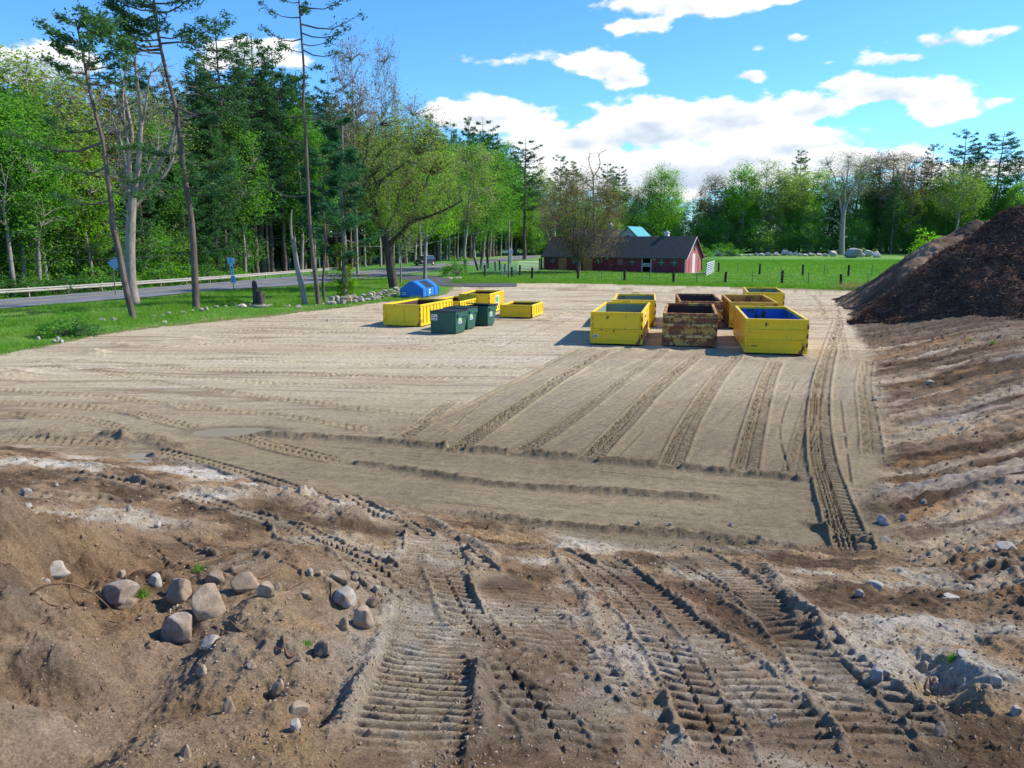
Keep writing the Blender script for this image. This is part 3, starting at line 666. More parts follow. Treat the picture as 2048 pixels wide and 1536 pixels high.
def build_ground():
    n0 = NA; idx = np.arange(NA * NR).reshape(NR, NA)
    a = idx[:-1, :]; b = np.roll(idx, -1, 1)[:-1, :]; c = np.roll(idx, -1, 1)[1:, :]; d = idx[1:, :]
    F = np.stack([a, d, c, b], -1).reshape(-1, 4)
    V = np.stack([HX, HY, HZ], -1)
    sandf = HS[F[:, 0]]; bankf = (HB[F[:, 0]] > .5) & sandf; foref = (HF[F[:, 0]] > .5) & sandf & ~bankf
    yardf = sandf & ~bankf & ~foref; grass = ~sandf
    pasture = grass & (HX[F[:, 0]] > -0.06 * HY[F[:, 0]] + 0.5) & (HY[F[:, 0]] > 20)
    verge = grass & ~pasture
    def sub(name, m, mat, extra=None):
        f = F[m]; u, inv = np.unique(f, return_inverse=True)
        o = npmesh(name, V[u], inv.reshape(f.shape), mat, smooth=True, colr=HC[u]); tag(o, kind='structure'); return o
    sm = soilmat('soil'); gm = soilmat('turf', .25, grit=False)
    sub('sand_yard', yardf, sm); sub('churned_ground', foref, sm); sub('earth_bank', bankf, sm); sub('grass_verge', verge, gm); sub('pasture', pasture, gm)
    # the patch right under the camera
    k = idx[0]; cz = HZ[k].mean()
    npmesh('ground_underfoot', np.vstack([V[k], [[0, 0, cz]]]), np.stack([np.arange(NA), np.roll(np.arange(NA), -1), np.full(NA, NA)], -1), sm, smooth=True,
           colr=np.tile([[.2, .14, .09]], (NA + 1, 1)))['kind'] = 'structure'
build_ground()
# lookup of the real ground height
_ang = np.degrees(np.arctan2(GX[0], GY[0])) % 360; _rad = np.hypot(GX[:, 0], GY[:, 0]); _HZ = HZ.reshape(NR, NA)
def gz(x, y):
    x = np.atleast_1d(x).astype(float); y = np.atleast_1d(y).astype(float)
    r = np.hypot(x, y); a = np.degrees(np.arctan2(x, y))
    j = np.interp(np.clip(a, -49, 49), [-49, 49], [0, 1299]); i = np.interp(r, _rad, np.arange(NR))
    i0 = np.clip(i.astype(int), 0, NR - 2); j0 = np.clip(j.astype(int), 0, 1298); u = i - i0; v = j - j0
    z = (_HZ[i0, j0] * (1 - v) + _HZ[i0, j0 + 1] * v) * (1 - u) + (_HZ[i0 + 1, j0] * (1 - v) + _HZ[i0 + 1, j0 + 1] * v) * u
    z = np.where(np.abs(a) > 49, zb(x, y), z)
    return z if len(z) > 1 else float(z[0])
def onto(px, py):
    'the point of the detailed ground seen at that pixel'
    p = TG(px, py); a, b, c = ray(px, py)
    t = p.y / b
    for _ in range(6):
        t += (gz(a * t, b * t) - (CH + c * t)) / c * .8
    return Vector((a * t, b * t, gz(a * t, b * t)))

def sheet(name, near, far, mat, dz, n=60, kind='structure'):
    A = smooth_poly(W(near), 8); B = smooth_poly(W(far), 8)
    def res(P, n):
        s = np.concatenate([[0], np.cumsum(np.hypot(*np.diff(P, axis=0).T))]); q = np.linspace(0, s[-1], n)
        return np.stack([np.interp(q, s, P[:, 0]), np.interp(q, s, P[:, 1])], -1)
    A = res(A, n); B = res(B, n); V = []; m = 7
    for k in range(m):
        P = A + (B - A) * k / (m - 1)
        V.append(np.column_stack([P, zb(P[:, 0], P[:, 1]) + dz]))
    V = np.concatenate(V); idx = np.arange(m * n).reshape(m, n)
    F = np.stack([idx[:-1, :-1], idx[:-1, 1:], idx[1:, 1:], idx[1:, :-1]], -1).reshape(-1, 4)
    o = npmesh(name, V, F, mat, smooth=True); tag(o, kind=kind); return A, B
def asphalt(name, c):
    def b(nt, bs):
        n = nz(nt, .5, 6, .6); g = nz(nt, 18, 4, .7)
        nt.links.new(mixc(nt, 1.0, ramp(nt, n, [(.35, tuple(x * .8 for x in c)), (.7, tuple(x * 1.2 for x in c))]), ramp(nt, g, [(.3, (.8, .8, .8)), (.7, (1.2, 1.2, 1.2))]), 'MULTIPLY'), bs.inputs['Base Color'])
    return shader(name, b, .8, .3)
RA, RB = sheet('road', ROAD_NEAR, ROAD_FAR, asphalt('road asphalt', (.155, .165, .19)), .035)
def line(name, f, w, mat):
    C = RA + (RB - RA) * f; d = np.gradient(C, axis=0); d /= np.hypot(*d.T)[:, None]; nrm = np.stack([-d[:, 1], d[:, 0]], -1)
    P0 = C - nrm * w / 2; P1 = C + nrm * w / 2; n = len(C)
    V = np.vstack([np.column_stack([P, zb(P[:, 0], P[:, 1]) + .045]) for P in (P0, P1)])
    F = np.stack([np.arange(n - 1), np.arange(1, n), n + np.arange(1, n), n + np.arange(n - 1)], -1)
    tag(npmesh(name, V, F, mat), kind='structure')
line('road_marking', .12, .14, simple('road paint', (.55, .55, .52), .8, .2)); line('road_marking', .55, .25, simple('yellow road paint', (.5, .36, .08), .8, .25)); line('road_marking', .9, .14, bpy.data.materials['road paint'])
DN = [(858, 551), (900, 557.5), (946, 562.5), (1020, 566), (1034, 568)]; DF = [(795, 561), (863, 569), (905, 572.5), (960, 574), (1034, 573)]
sheet('driveway', [(805, 550)] + DN, [(772, 556)] + DF, asphalt('driveway asphalt', (.085, .085, .088)), .03, 30)
# standing water
def puddles():
    def b(nt, bs): bs.inputs['Base Color'].default_value = (.30, .26, .20, 1); bump(nt, bs, nz(nt, 12, 2), .03, .01)
    m = shader('muddy water', b, .08, .5)
    for pl in PUDDLE:
        P = np.array([G0(*p) for p in pl]); c = P.mean(0); mb = MB()
        n = 28; rad = np.abs(P - c).max(0) * 1.25
        v = [(c[0] + rad[0] * math.cos(t), c[1] + rad[1] * math.sin(t)) for t in np.linspace(0, 2 * math.pi, n, endpoint=False)]
        z = float(zb(c[0], c[1])) - .040
        mb.add([(x, y, z) for x, y in v], [tuple(range(n))])
        tag(mb.build('water', m), kind='structure')
puddles()

# ================================================================ CONTAINERS
YEL = painted('yellow paint', (.86, .57, .010), amount=.18, dirt=(.35, .28, .12), rough=.42, faded=(.76, .58, .03))
YEL2 = painted('fresh yellow paint', (.92, .56, .006), amount=.19, dirt=(.4, .34, .12), rough=.4, faded=(.80, .58, .025))
RUSTY = painted('rust eaten pale yellow paint', (.58, .36, .09), rust=(.13, .045, .02), amount=.46, scale=2.0, faded=(.44, .22, .05), rough=.7)
ORANGE = painted('faded orange yellow paint', (.70, .45, .035), rust=(.14, .045, .015), amount=.26, scale=2.0, rough=.6, faded=(.55, .30, .06))
BANDP = painted('less rusted cream band paint', (.66, .46, .15), rust=(.13, .05, .025), amount=.40, scale=3.0, rough=.7, faded=(.50, .33, .09))
IN_GREY = painted('worn grey green lining', (.22, .28, .20), rust=(.10, .05, .025), amount=.22, rough=.6)
IN_RUST = painted('rusted brown lining', (.085, .028, .022), rust=(.045, .018, .014), amount=.6, rough=.85)
IN_BLUE = painted('blue lining with rust', (.010, .085, .36), rust=(.04, .022, .016), amount=.33, scale=.9, rough=.45, faded=(.015, .16, .55))
IN_DARK = painted('dark dirty lining', (.05, .05, .045), rust=(.05, .02, .015), amount=.55, rough=.8)
IN_ORNG = painted('scuffed orange lining', (.50, .27, .05), rust=(.10, .04, .02), amount=.36, rough=.7)
STEEL = simple('dark rusty steel', (.06, .035, .025), .8, .5, 6)
BLACK = simple('black plastic', (.018, .02, .026), .38, .3, 5)
WHITE = simple('white sticker', (.78, .78, .76), .5, .06, 4)
INK = simple('dark ink', (.02, .025, .03), .6, .1)
ORINK = simple('orange ink', (.65, .30, .04), .6, .1)
def sticker(parent, x0, x1, z0, z1, y, rows, face='front', cols=None, ymul=1, back=WHITE):
    'a small plate lying on the wall with rows of print; face front: plane y, face side: plane x'
    e = .012
    def bx(m, a, b, c, d, o0, o1):
        if face == 'front': m.box(a, b, y - o1, y - o0, c, d)
        else: m.box(y + o0, y + o1, a, b, c, d)
    m = MB(); bx(m, x0, x1, z0, z1, 0, e); st = m.build('sticker', back, parent)
    for (a, b, c, d, mt) in rows:
        m = MB(); n = max(1, int((b - a) / .09)); 
        if mt in (INK,):
            for k in range(n):
                q0 = a + (b - a) * k / n; q1 = q0 + (b - a) / n * .72
                bx(m, x0 + (x1 - x0) * q0, x0 + (x1 - x0) * q1, z0 + (z1 - z0) * c, z0 + (z1 - z0) * d, e, e + .004)
        else: bx(m, x0 + (x1 - x0) * a, x0 + (x1 - x0) * b, z0 + (z1 - z0) * c, z0 + (z1 - z0) * d, e, e + .003)
        m.build('print', mt, st)
def container(px, py, w, L, h, th, mat, inner, label, style, ribs=0, rail=.11, hook=False, sink=.02, group='steel roll off containers', ribw=.07, wheels=True):
    g = onto(px, py); th = math.radians(th); ct, stn = math.cos(th), math.sin(th)
    cx = g.x - w / 2 * ct; cy = g.y + w / 2 * stn
    gx = [cx + a * ct + b * stn for a, b in ((-w / 2, 0), (w / 2, 0), (-w / 2, L), (w / 2, L))]; gy = [cy - a * stn + b * ct for a, b in ((-w / 2, 0), (w / 2, 0), (-w / 2, L), (w / 2, L))]
    z = float(np.mean(gz(np.array(gx), np.array(gy)))) - sink
    r = empty('roll_off_container', (cx, cy, z), -th, label, 'container', group)
    a = w / 2; zf = .16; t = .05
    m = MB(); m.box(-a + .04, a - .04, .04, .04 + t, zf, h - .03); m.box(-a + .04, a - .04, L - .04 - t, L - .04, zf, h - .03)
    m.box(-a + .04, -a + .04 + t, .04 + t, L - .04 - t, zf, h - .03); m.box(a - .04 - t, a - .04, .04 + t, L - .04 - t, zf, h - .03); m.box(-a + .04 + t, a - .04 - t, .04 + t, L - .04 - t, zf, zf + .06)
    m.build('body', mat, r)
    i0 = -a + .04 + t; i1 = a - .04 - t; j0 = .04 + t; j1 = L - .04 - t; e = .008; zt = h - rail - .004
    m = MB(); m.box(i0, i1, j0, j0 + e, zf + .06, zt); m.box(i0, i1, j1 - e, j1, zf + .06, zt); m.box(i0, i0 + e, j0 + e, j1 - e, zf + .06, zt); m.box(i1 - e, i1, j0 + e, j1 - e, zf + .06, zt); m.box(i0 + e, i1 - e, j0 + e, j1 - e, zf + .06, zf + .075)
    m.build('interior', inner, r)
    rr = MB(); q = rail
    rr.box(-a, a, 0, q, h - q, h); rr.box(-a, a, L - q, L, h - q, h); rr.box(-a, -a + q, q, L - q, h - q, h); rr.box(a - q, a, q, L - q, h - q, h)
    rr.build('top_rail', mat, r, bevel=.012)
    for (x0, y0) in ((-a, 0), (a - .1, 0), (-a, L - .1), (a - .1, L - .1)):
        MB().box(x0, x0 + .1, y0, y0 + .1, .10, h - q).build('corner_post', mat, r)
    bb = MB(); bb.box(-a + .1, a - .1, -.01, .09, .10, .24); bb.box(-a + .1, a - .1, L - .09, L + .01, .10, .24); bb.box(-a - .01, -a + .09, .1, L - .1, .10, .22); bb.box(a - .09, a + .01, .1, L - .1, .10, .22)
    bb.build('bottom_rail', mat, r)
    for x0 in (-.55, .43): MB().box(x0, x0 + .12, .05, L - .05, -.02, .158).build('skid', STEEL, r)
    if wheels:
        for x0 in (-a + .22, a - .42):
            for y0 in (.14, L - .3): MB().lathe([(.02, 0), (.12, .0), (.12, .2), (.02, .2)], 12, (x0, y0, .10), 'x').build('roller', STEEL, r, True)
    if ribs:
        for sgn in (-1, 1):
            for k in range(ribs):
                y = L * (k + .9) / (ribs + .8)
                x0, x1 = (-a - .005, -a + .042) if sgn < 0 else (a - .042, a + .005)
                MB().box(x0, x1, y - ribw / 2, y + ribw / 2, .222, h - q - .002).build('rib', mat, r)
    yf = .04
    bm_ = BANDP if mat is RUSTY else mat
    def bar(z0, z1, d=.05, nm='crossbar'): MB().box(-a + .102, a - .102, yf - d, yf - .001, z0, z1).build(nm, bm_, r, bevel=.008)
    if style == 'split':
        MB().box(-a + .14, a - .14, yf - .02, yf - .001, .82 * h * .62, h - q - .03).build('upper_door', mat, r); MB().box(-a + .14, a - .14, yf - .02, yf - .001, .27, .82 * h * .54).build('lower_door', mat, r)
        bar(.82 * h * .555, .82 * h * .605, .06)
        lt = MB().box(-.17, .15, yf - .10, yf - .062, .43 * h, .49 * h).build('latch', mat, r); MB().box(-.12, -.08, yf - .13, yf - .102, .40 * h, .50 * h).build('latch_pin', STEEL, lt)
    elif style == 'bands3':
        for f in (.30, .62): bar(h * f, h * f + .13, .13)
        bar(h - q - .08, h - q - .003, .06)
    elif style == 'bands2':
        for f in (.38, .66): bar(h * f, h * f + .07, .06)
    elif style == 'twin':
        MB().box(-.06, .06, yf - .05, yf - .001, .242, h - q - .002).build('centre_post', mat, r)
        for x0, x1 in ((-a + .102, -.062), (.062, a - .102)):
            MB().box(x0, x1, yf - .05, yf - .001, .242, .33).build('door_frame', mat, r, bevel=.008); MB().box(x0, x1, yf - .05, yf - .001, h - q - .09, h - q - .003).build('door_frame', mat, r, bevel=.008)
            for xx in (x0, x1 - .07): MB().box(xx, xx + .07, yf - .045, yf - .001, .331, h - q - .092).build('door_frame', mat, r)
    for s in (-1, 1):
        for zz in (.30 * h, .55 * h, .80 * h): MB().lathe([(.035, -.09), (.035, .09)], 8, (s * (a - .03), -.02, zz)).build('hinge', mat if s < 0 else STEEL, r)
    # back wall of the box shows a hook bar on some
    if hook:
        MB().tube([(-.22, L - .05, h - .01), (-.20, L - .05, h + .07), (.20, L - .05, h + .07), (.22, L - .05, h - .01)], .03, 6).build('hook_bar', mat, r)
    return r
A1 = container(1284, 692.5, 2.42, 6.2, 1.58, 13, YEL2, IN_GREY, 'bright clean yellow container with a small white sticker low on its near end', 'split', 0, hook=True)
sticker(A1, -1.08, -.84, .36, .52, .0385 - .02, [(.1, .9, .62, .86, INK), (.1, .9, .36, .56, ORINK), (.1, .9, .12, .32, INK)])
B1 = container(1433, 697, 2.45, 6.0, 1.58, 12.5, RUSTY, IN_RUST, 'badly rusted pale yellow container in the middle of the front row', 'bands3', 9, rail=.13)
C1 = container(1614, 712, 2.58, 6.9, 1.56, 12, YEL2, IN_BLUE, 'yellow container with a bright blue inside, nearest the mulch pile', 'bands2', 0, rail=.13, hook=True)
sticker(C1, -1.02, -.76, .36, .42, .04, [(.05, .95, .1, .9, INK)], back=YEL2)
container(1310.6, 654, 2.45, 5.2, 1.54, 10, YEL2, IN_GREY, 'yellow container parked right behind the one with the white sticker', 'split', 0, hook=True)
container(1444, 657.5, 2.38, 6.6, 1.53, 10, RUSTY, IN_DARK, 'rusty cream container with dark inside, behind the badly rusted one', 'bands3', 9)
container(1553, 659, 2.55, 6.4, 1.52, 11, ORANGE, IN_ORNG, 'faded orange container directly behind the blue lined one', 'bands3', 9)
container(1567, 631, 2.35, 6.0, 1.5, 14, YEL2, IN_GREY, 'farthest yellow container, closest to the pasture fence', 'split', 0, hook=True)
L1 = container(842, 654.5, 2.35, 4.7, 1.30, 18, YEL, IN_RUST, 'long low yellow container with two recessed end panels beside the green dumpsters', 'twin', 9)
container(921, 637, 2.25, 4.5, 1.10, 17, YEL, IN_RUST, 'low ribbed yellow container half hidden behind the green dumpsters', 'twin', 9)
L3 = container(980, 629, 2.15, 4.2, 1.38, 12, YEL, IN_RUST, 'tall ribbed yellow container with a green sticker on its side', 'twin', 7)
S1 = container(1064.5, 637.5, 2.1, 3.1, .86, 15, YEL, IN_RUST, 'smallest, shallow yellow container standing alone on the sand', 'twin', 4)
GSK = simple('green sticker ink', (.03, .33, .20), .5, .1); BSK = simple('blue sticker ink', (.02, .28, .60), .5, .1); YSK = simple('yellow green sticker ink', (.45, .55, .05), .5, .1)
sticker(L3, 1.6, 2.5, .45, 1.15, 2.15 / 2 + .008, [(.08, .92, .35, .92, GSK), (.15, .85, .10, .28, INK)], face='side', back=WHITE)
# the second white patch on the long side of the first container
sticker(A1, 2.3, 3.3, .75, 1.35, 2.42 / 2 - .038, [(.1, .9, .6, .8, INK), (.1, .8, .25, .45, ORINK)], face='side')

GRN = painted('dark green paint', (.012, .085, .055), rust=(.03, .03, .02), amount=.15, dirt=(.2, .2, .16), rough=.4, faded=(.02, .10, .07))
def dumpster(px, py, w, lb, lt, h, th, label, open_lid=False, plate=False):
    g = onto(px, py); th = math.radians(th); ct, stn = math.cos(th), math.sin(th)
    r = empty('dumpster', (g.x - w / 2 * ct, g.y + w / 2 * stn, gz(g.x, g.y) - .02), -th, label, 'dumpster', 'green front load dumpsters')
    a = w / 2; m = MB(); t = .03
    prof = [(0, .06), (lb, .06), (lt, h), (0, h)]
    m.prism([(0, .06), (lb, .06), (lt, h), (0, h)], -a, -a + t, 'x'); m.prism(prof, a - t, a, 'x')
    m.box(-a + t, a - t, 0, t, .06, h); m.add([(-a + t, lb, .06), (a - t, lb, .06), (a - t, lt, h), (-a + t, lt, h), (-a + t, lb - t, .06), (a - t, lb - t, .06), (a - t, lt - t, h), (-a + t, lt - t, h)],
                                             [(0, 3, 2, 1), (4, 5, 6, 7), (0, 1, 5, 4), (3, 7, 6, 2)])
    m.box(-a + t, a - t, t, lb - .03, .06, .09); m.build('body', GRN, r)
    MB().box(-a - .02, a + .02, -.02, .03, h - .09, h - .002).build('rim', GRN, r)
    MB().box(a, a + .02, -.01, lb * .98, .10, .17).build('skirt', GRN, r)
    MB().box(-a + .05, a - .05, .05, lb - .08, -.02, .058).build('base', STEEL, r)
    pk = MB(); pk.box(a + .002, a + .09, .15, lt - .2, h - .24, h - .12); pk.build('fork_pocket', GRN, r)
    pk = MB(); pk.box(-a - .09, -a - .002, .15, lt - .2, h - .24, h - .12); pk.build('fork_pocket', GRN, r)
    for (x0, x1) in ((-a - .02, -.012), (.012, a + .02)):
        m = MB(); n = 7; P = []
        for k in range(n):
            q = x0 + (x1 - x0) * (k + .5) / n; wd = (x1 - x0) / n
            m.box(q - wd * .28, q + wd * .28, -.02, lt + .02, h + .034, h + .058)
        m.box(x0, x1, -.05, lt + .04, h + .004, h + .034)
        ld = m.build('lid', BLACK, r)
        if open_lid: ld.location = (0, 0, .10); ld.rotation_euler = (math.radians(-5), math.radians(2), 0)
    MB().tube([(-a, lt + .05, h + .03), (a, lt + .05, h + .03)], .02, 6).build('lid_hinge', STEEL, r)
    # company mark on the right side
    e = a + .001
    m = MB(); m.box(e, e + .008, .28, .72, .55, .95); st = m.build('sticker', BSK, r)
    MB().box(e + .008, e + .011, .30, .70, .56, .68).build('print', WHITE, st)
    m = MB(); m.add([(e + .011, .5 + .15 * math.cos(q), .74 + .13 * math.sin(q)) for q in np.linspace(0, 2 * math.pi, 14, endpoint=False)], [tuple(range(14))]); m.build('print', YSK, st)
    m = MB()
    for k in range(5): m.box(e + .011, e + .014, .33 + .07 * k, .38 + .07 * k, .59, .65)
    m.build('print', INK, st)
    if plate: sticker(r, -a + .06, -a + .40, .72, 1.02, 0, [(.1, .45, .35, .6, INK), (.55, .9, .3, .7, simple('red ink', (.5, .05, .04))), (.1, .9, .1, .22, INK), (.1, .6, .75, .88, INK)])
    return r
dumpster(912, 669, 1.48, .98, 1.50, 1.16, 22, 'nearest dark green dumpster with a white notice on its front', plate=True)
dumpster(935.5, 660, 1.4, .95, 1.45, 1.16, 20, 'middle dark green dumpster of the row of three')
dumpster(975.6, 652.5, 1.4, .95, 1.45, 1.14, 20, 'farthest dark green dumpster with its black lid propped up', open_lid=True)

BLUE = painted('bright blue paint', (.008, .14, .50), rust=(.03, .05, .10), amount=.12, dirt=(.1, .2, .3), rough=.38, faded=(.012, .19, .60))
def blue_bin():
    g = onto(846, 596); th = math.radians(14); w, L, e, h = 2.05, 4.0, .80, 1.42; a = w / 2
    r = empty('recycling_bin', (g.x - a * math.cos(th), g.y + a * math.sin(th), gz(g.x, g.y) - .02), -th, 'bright blue gable roofed recycling bin with dark lids beside the stone wall', 'recycling bin')
    pr = [(-a, .10), (a, .10), (a, e), (.12, h), (-.12, h), (-a, e)]
    MB().prism(pr, 0, L, 'y').build('body', BLUE, r)
    for x0 in (-.6, .5): MB().box(x0, x0 + .12, .1, L - .1, -.02, .098).build('skid', STEEL, r)
    sl = math.atan2(h - e, a - .12)
    for k in range(4):
        y0 = .12 + k * .98; y1 = y0 + .9
        for s in (-1, 1):
            def P(q, y, o): return (s * (.12 + (a - .12) * q) + s * math.sin(sl) * o, y, h - (h - e) * q + math.cos(sl) * o)
            m = MB(); v = [P(.08, y0, .002), P(.97, y0, .002), P(.97, y1, .002), P(.08, y1, .002), P(.08, y0, .035), P(.97, y0, .035), P(.97, y1, .035), P(.08, y1, .035)]
            f = [(0, 3, 2, 1), (4, 5, 6, 7), (0, 1, 5, 4), (1, 2, 6, 5), (2, 3, 7, 6), (3, 0, 4, 7)]
            m.add(v, f if s > 0 else [q[::-1] for q in f]); m.build('lid', BLACK if k in (1, 2) else BLUE, r)
    for k in range(5):
        y = .03 + k * (L - .06) / 4
        MB().box(a + .001, a + .05, y - .04, y + .04, .14, e - .02).build('rib', BLUE, r); MB().box(-a - .05, -a - .001, y - .04, y + .04, .14, e - .02).build('rib', BLUE, r)
    MB().box(-a, a, -.03, -.001, .62, .67).build('crossbar', BLUE, r)
    sticker(r, 1.55, 2.1, .30, .70, a + .001, [(.2, .8, .3, .8, BSK)], face='side')
    sticker(r, -.88, -.55, .28, .48, 0, [(.1, .9, .2, .8, INK)])
blue_bin()

# ================================================================ BARN AND BUILDINGS
RED = painted('maroon barn boards', (.20, .034, .052), rust=(.05, .02, .02), amount=.2, dirt=(.16, .08, .07), rough=.85, faded=(.28, .05, .075))
ROOF = simple('dark asphalt shingles', (.060, .061, .060), .9, .35, 2.5, bmp=.4, stretch=(1, 1, 3))
TAN = simple('weathered tan boards', (.42, .22, .11), .9, .3, 4, stretch=(4, 4, .5))
TRIM = simple('chipped white trim', (.55, .54, .54), .8, .2, 6)
DARK = simple('painted interior shade', (.008, .008, .01), .9, .2)  # near-black colour stands in for the shade inside the barn
PANE = shader('window glass', lambda nt, bs: bs.inputs.__getitem__('Base Color').__setattr__('default_value', (.03, .045, .06, 1)), .15, .6)
GREYB = simple('grey weathered boards', (.20, .18, .16), .9, .3, 4, stretch=(3, 3, .5))
def barn():
    R = TG(1370.3, 547.2); Lp = TG(1087, 538.3)
    d = Vector((R.x - Lp.x, R.y - Lp.y)); L = d.length; rz = math.atan2(d.y, d.x)
    z0 = min(R.z, Lp.z) - .05; D = 6.4; E = 2.45; H = 5.35
    r = empty('horse_barn', (Lp.x, Lp.y, z0), rz, 'long maroon horse barn with dark shingle roof in front of the pasture', 'barn')
    cr, sr = math.cos(rz), math.sin(rz)
    def loc(px, py):
        a, b, c = ray(px, py); nx, ny = -sr, cr     # wall plane through Lp with normal n
        t = (Lp.x * nx + Lp.y * ny) / (a * nx + b * ny); x, y = a * t - Lp.x, b * t - Lp.y
        return x * cr + y * sr, CH + c * t - z0
    t = .12; m = MB()
    # front wall with its openings, built from pieces between them
    ops = [(1285.4, 1301.5, .15, 2.3)]
    x0 = 0
    for (p0, p1, a, b) in ops:
        u0 = loc(p0, 520)[0]; u1 = loc(p1, 520)[0]
        m.box(x0, u0, 0, t, 0, E); m.box(u0, u1, 0, t, b, E); m.box(u0, u1, 0, t, 0, a); x0 = u1
    m.box(x0, L, 0, t, 0, E); m.box(0, L, D - t, D, 0, E)
    for xx in (0, L - t):
        m.prism([(t, 0), (D - t, 0), (D - t, E), (D / 2, H - .12), (t, E)], xx, xx + t, 'x')
    m.build('wall', RED, r)
    MB().box(t, L - t, 2.6, 2.7, 0, 2.4).build('inner_partition', DARK, r)
    u0 = loc(1285.4, 520)[0]; u1 = loc(1301.5, 520)[0]
    fr = MB(); fr.box(u0 - .14, u0, -.03, -.002, .1, 2.38); fr.box(u1, u1 + .14, -.03, -.002, .1, 2.38); fr.build('door_frame', TRIM, r)
    for z in (.95, 1.15, 1.35): MB().box(u0 + .002, u1 - .002, .01, .06, z, z + .12).build('stall_rail', TRIM, r)
    MB().box(u0 - .05, u1 + .05, -.6, -.05, 0, .14).build('door_step', GREYB, r)
    ov = .35; th = .12; s = (H - E) / (D / 2)
    for sg in (0, 1):
        def q(y, o=0): return (y if sg == 0 else D - y)
        ze = E - s * ov
        v = []
        for xx in (-.35, L + .35):
            v += [(xx, q(-ov), ze), (xx, q(D / 2), H), (xx, q(D / 2), H + th), (xx, q(-ov), ze + th)]
        MB().add(v, [(0, 1, 2, 3), (4, 7, 6, 5), (0, 3, 7, 4), (1, 5, 6, 2), (0, 4, 5, 1), (3, 2, 6, 7)]).build('roof_slope', ROOF, r)
    for sg in (0, 1):
        v = []
        for xx in (L + .352, L + .40):
            y0, y1 = (-ov, D / 2) if sg == 0 else (D + ov, D / 2); ze = E - s * ov
            v += [(xx, y0, ze - .08), (xx, y1, H - .08), (xx, y1, H + .10), (xx, y0, ze + .10)]
        MB().add(v, [(0, 1, 2, 3), (4, 7, 6, 5), (0, 3, 7, 4), (1, 5, 6, 2), (0, 4, 5, 1), (3, 2, 6, 7)]).build('bargeboard', TRIM if sg == 0 else RED, r)
    def window(px, sh=False, w=1.1):
        u, z = loc(px, 520); zc = 1.62; hh = .46
        f = MB(); f.box(u - w / 2, u + w / 2, -.04, -.002, zc - hh, zc + hh); o = f.build('window', PANE if not sh else simple('pinkish shutter', (.30, .15, .13), .8, .2), r)
        f = MB(); f.box(u - .03, u + .03, -.06, -.042, zc - hh, zc + hh); f.box(u - w / 2, u - .03, -.06, -.042, zc - .03, zc + .03); f.box(u + .03, u + w / 2, -.06, -.042, zc - .03, zc + .03)
        if not sh: f.build('muntin', simple('window white', (.42, .45, .50), .7, .1) if 'window white' not in bpy.data.materials else bpy.data.materials['window white'], o)
    for px in (1106.6, 1149.6, 1197.5, 1264.5, 1323, 1348.8): window(px)
    window(1240.4, True, .9)
    for p0, p1 in ((1117.4, 1133), (1167, 1185)):
        a = loc(p0, 520)[0]; b = loc(p1, 520)[0]; dd = MB().box(a, b, -.07, -.002, .12, 2.25).build('door', TAN, r)
        MB().box(a, b, -.10, -.072, 1.15, 1.27).build('door_rail', TAN, dd)
    for px in (1214, 1309):
        u, z = loc(px, 516); MB().box(u - .22, u + .22, -.04, -.002, 1.95, 2.25).build('vent', TRIM, r)
    MB().box(-.03, .12, -.03, -.002, 0, E - .3).build('corner_board', TRIM, r); MB().box(L - .12, L + .03, -.03, -.002, 0, E - .1).build('corner_board', TRIM, r)
    # gable end towards the pasture
    RED_LIT = painted('maroon barn boards with painted sunlight', (.40, .11, .10), rust=(.2, .06, .06), amount=.15, dirt=(.4, .2, .16), rough=.85)  # lighter copy of the maroon boards, sunlight put into the colour
    MB().prism([(t + .02, .05), (D - t - .02, .05), (D - t - .02, E), (D / 2, H - .2), (t + .02, E)], L + .002, L + .03, 'x').build('gable_boards', RED_LIT, r)
    MB().box(L + .032, L + .07, 2.5, 3.6, .1, 2.9).build('sliding_door', TRIM, r); MB().box(L + .032, L + .05, 3.0, 3.6, 3.3, 4.6).build('loft_shade_panel', DARK, r)  # loft opening is a flat panel, inside shade put into its colour
    for y in (1.2, 5.0): MB().box(L + .032, L + .06, y, y + .22, .2, 2.3).build('door_edge', RED, r)
    MB().box(L + .05, L + 3.2, 1.0, 5.0, 0, .12).build('concrete_pad', simple('pad concrete', (.35, .33, .30), .9, .2), r)
    # little louvred cupola
    u = loc(1321.5, 477)[0]; u *= .97; c = MB(); c.box(u - .32, u + .32, D / 2 + .2, D / 2 + .84, H - .5, H + .62); cu = c.build('cupola', TRIM, r)
    MB().add([(u - .42, D / 2 + .1, H + .62), (u + .42, D / 2 + .1, H + .62), (u + .42, D / 2 + .94, H + .62), (u - .42, D / 2 + .94, H + .62), (u, D / 2 + .52, H + .95)], [(0, 1, 4), (1, 2, 4), (2, 3, 4), (3, 0, 4), (0, 3, 2, 1)]).build('cupola_roof', simple('cupola tin', (.3, .36, .42), .5, .1), cu)
barn()
